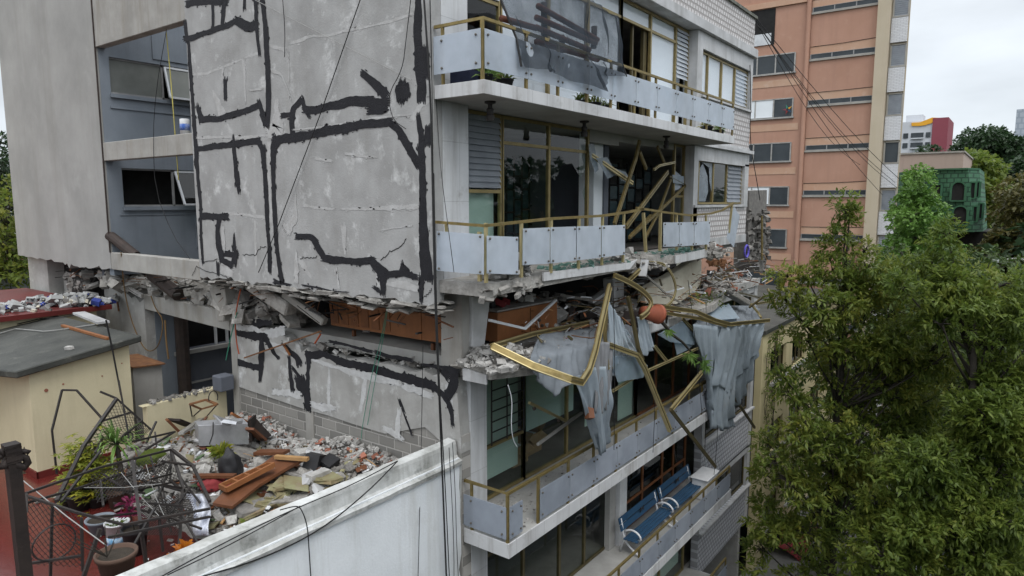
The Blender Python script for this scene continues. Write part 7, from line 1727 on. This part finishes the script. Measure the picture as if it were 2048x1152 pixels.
tree('ash_tree', 'second ash tree, darker green, filling the lower right corner', bB, W(1950, 640, d=16), cB, LEAF_ASH2, 5, dens=88, nl=9, L0=.155, lw=.026, droop=.18, trunk_r=.2, group='trees along the street')
# layer behind them down to the street
bC = W(1830, 800, d=25); bC[2] = GZ
rowsC = [(530, 1790, 1850), (570, 1770, 2040), (640, 1700, 2090), (760, 1640, 2090), (880, 1640, 2100), (1000, 1640, 2100), (1120, 1660, 2100)]
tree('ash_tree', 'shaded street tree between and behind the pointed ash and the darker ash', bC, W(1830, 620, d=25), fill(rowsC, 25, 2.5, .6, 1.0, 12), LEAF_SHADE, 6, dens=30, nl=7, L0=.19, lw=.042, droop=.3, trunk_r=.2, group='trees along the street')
bD = W(1850, 600, d=33); bD[2] = GZ
rowsD = [(345, 1830, 1844), (385, 1808, 1856), (430, 1796, 1878), (480, 1785, 1895), (540, 1780, 1905), (610, 1770, 1920)]
tree('lime_green_tree', 'fresh light green tree beside the orange tower', bD, W(1848, 420, d=33), fill(rowsD, 33, 2.2, .35, .75, 21), LEAF_LIGHT, 7, dens=70, nl=5, L0=.17, lw=.055, group='trees along the street')
bE = W(2010, 600, d=46); bE[2] = GZ
rowsE = [(362, 2022, 2070), (410, 2008, 2100), (470, 2005, 2110), (540, 1960, 2110), (640, 1900, 2110)]
tree('brown_tree', 'olive brown tree at the right edge beyond the green tiled building', bE, W(2010, 450, d=46), fill(rowsE, 46, 3, .8, 1.3, 24), LEAF_BROWN, 8, dens=24, nl=5, L0=.34, lw=.1, group='trees along the street')
for i, (px, pt, w, d, lab) in enumerate(((1948, 275, 42, 95, 'dark tree on the skyline right of the coloured tower'), (1985, 268, 56, 92, 'rounded dark tree on the skyline, tallest of its row'), (2042, 292, 50, 90, 'dark tree at the right edge of the skyline'), (1856, 302, 20, 110, 'small dark tree in front of the coloured tower'), (1950, 320, 60, 75, 'mid green tree below the skyline row'), (2060, 330, 60, 80, 'dark tree at the edge below the skyline row'))):
    b = W(px, 420, d=d); b[2] = GZ
    rows = [(pt, px - w * .3, px + w * .3), (pt + 25, px - w * .75, px + w * .75), (pt + 60, px - w * .8, px + w * .8), (pt + 110, px - w * .7, px + w * .7)]
    tree('skyline_tree', lab, b, W(px, pt + 50, d=d), fill(rows, d, 3, 1.0, 1.8, 40 + i), LEAF_DARK if i != 4 else LEAF_ASH2, 30 + i, dens=14, nl=5, L0=.5, lw=.17, group='dark trees on the skyline', limb=False)
for i, (px, pt, w, d, lab) in enumerate(((-10, 285, 30, 30, 'leafy tree at the left edge behind the stair block'), (10, 380, 26, 27, 'lower yellowish tree at the left edge above the red roof'))):
    b = W(px, 480, d=d); b[2] = GZ; rows = [(pt, px - w * .4, px + w * .6), (pt + 50, px - w, px + w), (pt + 130, px - w * 1.2, px + w * 1.2), (pt + 200, px - w * 1.2, px + w * 1.2)]
    tree('garden_tree', lab, b, W(px, pt + 40, d=d), fill(rows, d, 2, .5, .9, 60 + i), LEAF_DARK if i == 0 else LEAF_ASH, 50 + i, dens=45, nl=5, L0=.22, lw=.06, group='trees behind the stair block')
# hanging creeper on the yellow wall
m = MB(); rr = random.Random(5)
for i in range(9): x = rr.uniform(17.7, 19.6); m.tube([(x + rr.uniform(-.15, .15), -.15, z) for z in np.linspace(-5, rr.uniform(-10, -7.5), 8)], .012, 4)
t = thing('wall_creeper', 'bare hanging creeper strands with a few leaves on the yellow wall', 'creeper', (18.5, -.2, -5)); m.build('strands', M['bark'], t)
pp = np.array([(rr.uniform(17.7, 19.4), -.25, rr.uniform(-9.5, -5)) for _ in range(130)]); dd = NR.normal(0, 1, (130, 3)); dd /= np.linalg.norm(dd, axis=1)[:, None]; leaf_mesh('foliage', pp, dd, LEAF_ASH2, t, 5, .1, .025, 4)
# tree mass hiding the street further off, and the far wood on the plain
def wood(name, label, n, f, mat, L0, seed, z0, z1):
    rg = np.random.default_rng(seed); P = np.array([f(rg) for _ in range(n)]); d = rg.normal(0, 1, (n, 3)); d /= np.linalg.norm(d, axis=1)[:, None]
    o = leaf_mesh(name, P, d, mat, tag(struct(bpy.data.objects.new(name, None), 'stuff'), label, 'trees') if False else BLD, 5, L0, L0 * .3, seed); return o
def far_wood(name, label, n, x0, x1, y0, y1, h, seed, L0):
    rg = np.random.default_rng(seed); k = int(n / 130); cs, ds = [], []
    for _ in range(k):
        c = np.array((rg.uniform(x0, x1), rg.uniform(y0, y1), 0)); r = h * rg.uniform(.3, .45); hh = h * rg.uniform(.7, 1.15)
        d = rg.normal(0, 1, (130, 3)); d /= np.linalg.norm(d, axis=1)[:, None]; p = c + d * r * rg.uniform(.7, 1.05, (130, 1)) * np.array((1, 1, .9)) + np.array((0, 0, GZ + hh - r)); cs.append(p); ds.append(d)
    e = bpy.data.objects.new('tmp', None); o = leaf_mesh(name, np.concatenate(cs), np.concatenate(ds), LEAF_DARK, e, 5, L0, L0 * .32, seed); o.parent = None; bpy.data.objects.remove(e); o['kind'] = 'stuff'; tag(o, label, 'wood')
far_wood('far_wood', 'distant belt of dark trees closing the view down the street', 20000, 100, 240, -40, 40, 15, 91, 1.3)
far_wood('far_wood', 'belt of trees behind the houses at the left', 9000, -20, 6, 46, 70, 12.5, 92, .9)
far_wood('street_wood', 'mass of street trees beyond the nearer crowns at the right', 12000, 44, 95, -30, -6, 12, 93, .75)
far_wood('reflection_trees', 'unseen row of trees across the street, added for reflections in the panes', 14000, -25, 70, -34, -22, 16, 94, .8)  # out of view; put in so the window panes mirror dark foliage
# ---------------------------------------------------------------- cables and ropes
def cable(label, pts, r, mat, group=None, name='hanging_cable', sub=2):
    """pts: (px, py, dict of plane) in photograph pixels laid on real planes"""
    P = [W(q[0], q[1], **q[2]) for q in pts]
    for _ in range(sub):
        if len(P) > 2:
            Q = [P[0]]
            for a, b in zip(P[:-1], P[1:]): Q += [a * .75 + b * .25, a * .25 + b * .75]
            Q.append(P[-1]); P = Q
    m = MB(); m.tube(P, r, 5); return loose(name, label, 'cable', m, M[mat], group)
xa = dict(x=-.07); xb = dict(x=-.05)
G1 = 'cables hanging down the corner of the block'
cable('thick black cable bundle down the corner past the broken storey', [(848, 0, xa), (862, 200, xa), (866, 420, xa), (870, 600, dict(x=-.2)), (877, 760, dict(x=-.2)), (884, 930, dict(y=-.1)), (893, 1160, dict(y=-.1))], .016, 'cable', G1)
cable('thinner cable beside the bundle at the block corner', [(860, 0, xa), (866, 240, xa), (869, 430, xa), (874, 640, dict(x=-.22)), (880, 800, dict(x=-.2)), (890, 960, dict(y=-.12)), (899, 1160, dict(y=-.12))], .009, 'cable', G1)
cable('grey cable at the extreme edge of the block corner', [(864, 60, xa), (868, 300, xa), (868, 570, xa)], .008, 'cable_grey', G1)
cable('cable dropping in front of the tar blob to the wall hook', [(822, -5, xa), (812, 80, xa), (805, 140, xa), (775, 190, xa), (785, 240, xa), (812, 258, xa)], .007, 'cable', G1)
cable('short cable hanging by the tall tar stripe', [(565, -5, xa), (570, 60, xa), (569, 114, xa)], .007, 'cable', G1)
cable('long dark rope slanting across the grey party wall', [(722, -5, dict(x=-.06)), (640, 230, dict(x=-.06)), (556, 452, dict(x=-.06)), (517, 545, dict(x=-.06))], .009, 'cable', sub=0)
cable('pale straight wire from the top of the tar stripe to the wall hook', [(510, 0, xb), (822, 160, xb)], .006, 'cable_grey', sub=0)
wf = dict(y=-.06)
G2 = 'cables hanging on the white street wall'
cable('thin cable down the middle of the white wall', [(846, 690, dict(x=.3)), (843, 870, dict(x=.3)), (840, 1000, wf), (836, 1160, wf)], .006, 'cable', G2)
cable('wavy thin cable near the broken end of the white wall', [(905, 885, wf), (911, 990, wf), (913, 1080, wf), (917, 1160, wf)], .006, 'cable', G2)
cable('second wavy thin cable near the broken end of the white wall', [(898, 895, wf), (904, 1000, wf), (908, 1100, wf), (908, 1160, wf)], .006, 'cable', G2)
cable('cable drooping over the parapet ledge and down the white wall', [(560, 1020, dict(y=.05)), (590, 1012, dict(y=-.0)), (602, 1015, wf), (615, 1050, wf), (618, 1100, wf), (622, 1160, wf)], .008, 'cable', G2)
cable('upper cable running along the parapet face', [(310, 1160, wf), (420, 1100, wf), (520, 1050, wf), (600, 1013, dict(y=.04)), (700, 972, dict(y=.04)), (795, 922, dict(y=.04))], .008, 'cable', G2)
cable('lower cable sagging along the ledge of the white wall', [(380, 1160, wf), (520, 1120, wf), (640, 1062, wf), (740, 980, wf), (795, 922, dict(y=.04))], .01, 'cable', G2)
cable('middle cable following the parapet foot', [(335, 1150, wf), (450, 1095, wf), (560, 1035, wf), (600, 1012, dict(y=.04))], .007, 'cable', G2)
# ropes at the light well
cable('yellow hose hanging in the light well', [(332, 62, dict(x=.25)), (340, 140, dict(x=.25)), (348, 240, dict(x=.0)), (357, 360, dict(x=.1))], .011, 'hose_yellow', sub=1)
cable('dark cable dropping through both openings of the light well', [(333, 58, dict(x=-.02)), (312, 180, dict(x=-.02)), (306, 270, dict(x=-.02)), (310, 380, dict(x=-.02)), (345, 470, dict(x=-.02)), (380, 518, dict(x=-.02))], .007, 'cable', sub=1)
cable('tan rope looping below the light well', [(242, 505, dict(x=-.02)), (248, 580, dict(x=.3)), (262, 640, dict(x=.45)), (285, 695, dict(x=.5)), (303, 705, dict(x=.5)), (320, 688, dict(x=.5)), (328, 640, dict(x=.55)), (312, 620, dict(x=.55)), (302, 592, dict(x=.55))], .014, 'rust_rope')
cable('rusty rope end hanging in the lower light well', [(330, 640, dict(x=.55)), (332, 680, dict(x=.5)), (337, 718, dict(x=.5))], .022, 'rust_rope', sub=1)
cable('orange red cord hanging beside the leaning stub column', [(483, 572, dict(x=.2)), (476, 600, dict(x=.25)), (470, 640, dict(x=.4)), (472, 680, dict(x=.5)), (478, 708, dict(x=.55))], .014, 'hose_orange')
cable('green cord hanging beside the orange red cord', [(474, 625, dict(x=.3)), (466, 655, dict(x=.4)), (458, 690, dict(x=.5)), (452, 720, dict(x=.5))], .012, 'rope_green')
cable('thin green rope loop hanging over the sideboard and striped wall', [(774, 615, dict(x=.4)), (762, 680, dict(x=.5)), (745, 740, dict(x=.55)), (725, 850, dict(x=.56)), (722, 880, dict(x=.56))], .006, 'rope_green')
cable('second thin green rope beside the loop over the striped wall', [(776, 615, dict(x=.4)), (764, 690, dict(x=.5)), (752, 750, dict(x=.55)), (735, 850, dict(x=.56))], .006, 'rope_green')
m = MB(); m.bar(W(*cw(285, 562), x=.52), W(*cw(775, 392), x=.5), .03, .03); loose('rusty_rod', 'long rusty rod lying across the tar striped lower wall', 'rod', m, M['rust'])
m = MB(); m.bar(W(*cw(772, 410), x=.52), W(*cw(735, 470), x=.55), .025, .025); loose('red_rod', 'short red rod below the end of the sideboard', 'rod', m, M['hose_orange'])
m = MB(); m.bar(W(*cw(535, 475), x=.54), W(*cw(575, 545), x=.55), .035, .03); loose('wood_stick', 'short orange stick stuck in the tar stripe of the lower wall', 'stick', m, M['wood_orange'])
cable('black rod like cable standing on the felt shed roof edge', [(212, 640, dict(y=7.5)), (225, 700, dict(y=7.5)), (242, 790, dict(y=7.4))], .018, 'cable', sub=0)
cable('white cord dangling below the broken balcony corner', [(1016, 770, dict(y=-1.05)), (1025, 800, dict(y=-1.05)), (1022, 850, dict(y=-1.0)), (1026, 880, dict(y=-.95)), (1034, 893, dict(y=-.95))], .007, 'white_frame')
G3 = 'cords hanging in front of the lower windows'
for i, (a, b, y) in enumerate((((1226, 560), (1228, 900), -1.3), ((1308, 720), (1306, 905), -1.1), ((1376, 560), (1404, 830), -1.2), ((1412, 600), (1410, 900), -1.1), ((1436, 800), (1428, 950), -1.1))):
    cable(('cord hanging from the kinked gold bar to the glass railing', 'cord behind the kinked gold bar over the white column', 'cord passing the plastic sheet under the clay pot', 'cord hanging past the spiky rosettes', 'cord over the far end of the bench balcony')[i], [(*a, dict(y=y)), ((a[0] + b[0]) / 2 + 3, (a[1] + b[1]) / 2, dict(y=y)), (*b, dict(y=y))], .007, 'cable', G3)
cable('white hose hanging down the tiled bay beside the benches', [(1404, 850, dict(y=-.1)), (1405, 890, dict(y=-.1)), (1412, 930, dict(y=-.1)), (1414, 960, dict(y=-.1))], .02, 'white_frame')
cable('thin cable down the marble corner pier of the upper block', [(872, 190, dict(y=-.03)), (880, 330, dict(y=-.03)), (897, 460, dict(y=-1.05)), (908, 545, dict(y=-1.05))], .005, 'cable')
cable('black cables on the marble end of the upper block near the orange tower', [(1500, 130, dict(y=-.05)), (1502, 200, dict(y=-.05)), (1499, 280, dict(y=-.05)), (1515, 370, dict(y=.0)), (1520, 400, dict(y=.1))], .014, 'cable')
# power lines from the block's roof corner past the orange tower down into the trees
G4 = 'power lines crossing the orange tower'
for i, (a, b) in enumerate((((1512, 40), (1765, 390)), ((1512, 44), (1790, 365)), ((1514, 48), (1800, 380)), ((1512, 36), (1905, 440)), ((1515, 50), (1720, 330)))):
    p, q = W(*a, x=15.5), W(*b, x=33 + i)
    P = [p + (q - p) * t - np.array((0, 0, .9 * math.sin(math.pi * t) * (.4 + .1 * i))) for t in np.linspace(0, 1, 12)]
    m = MB(); m.tube(P, .012, 5); loose('power_line', ('power line second from the left where the lines meet the trees', 'power line in the middle of the five', 'power line second from the right of the five', 'longest power line reaching the light green tree', 'power line ending furthest left of the five')[i], 'cable', m, M['cable'], G4)
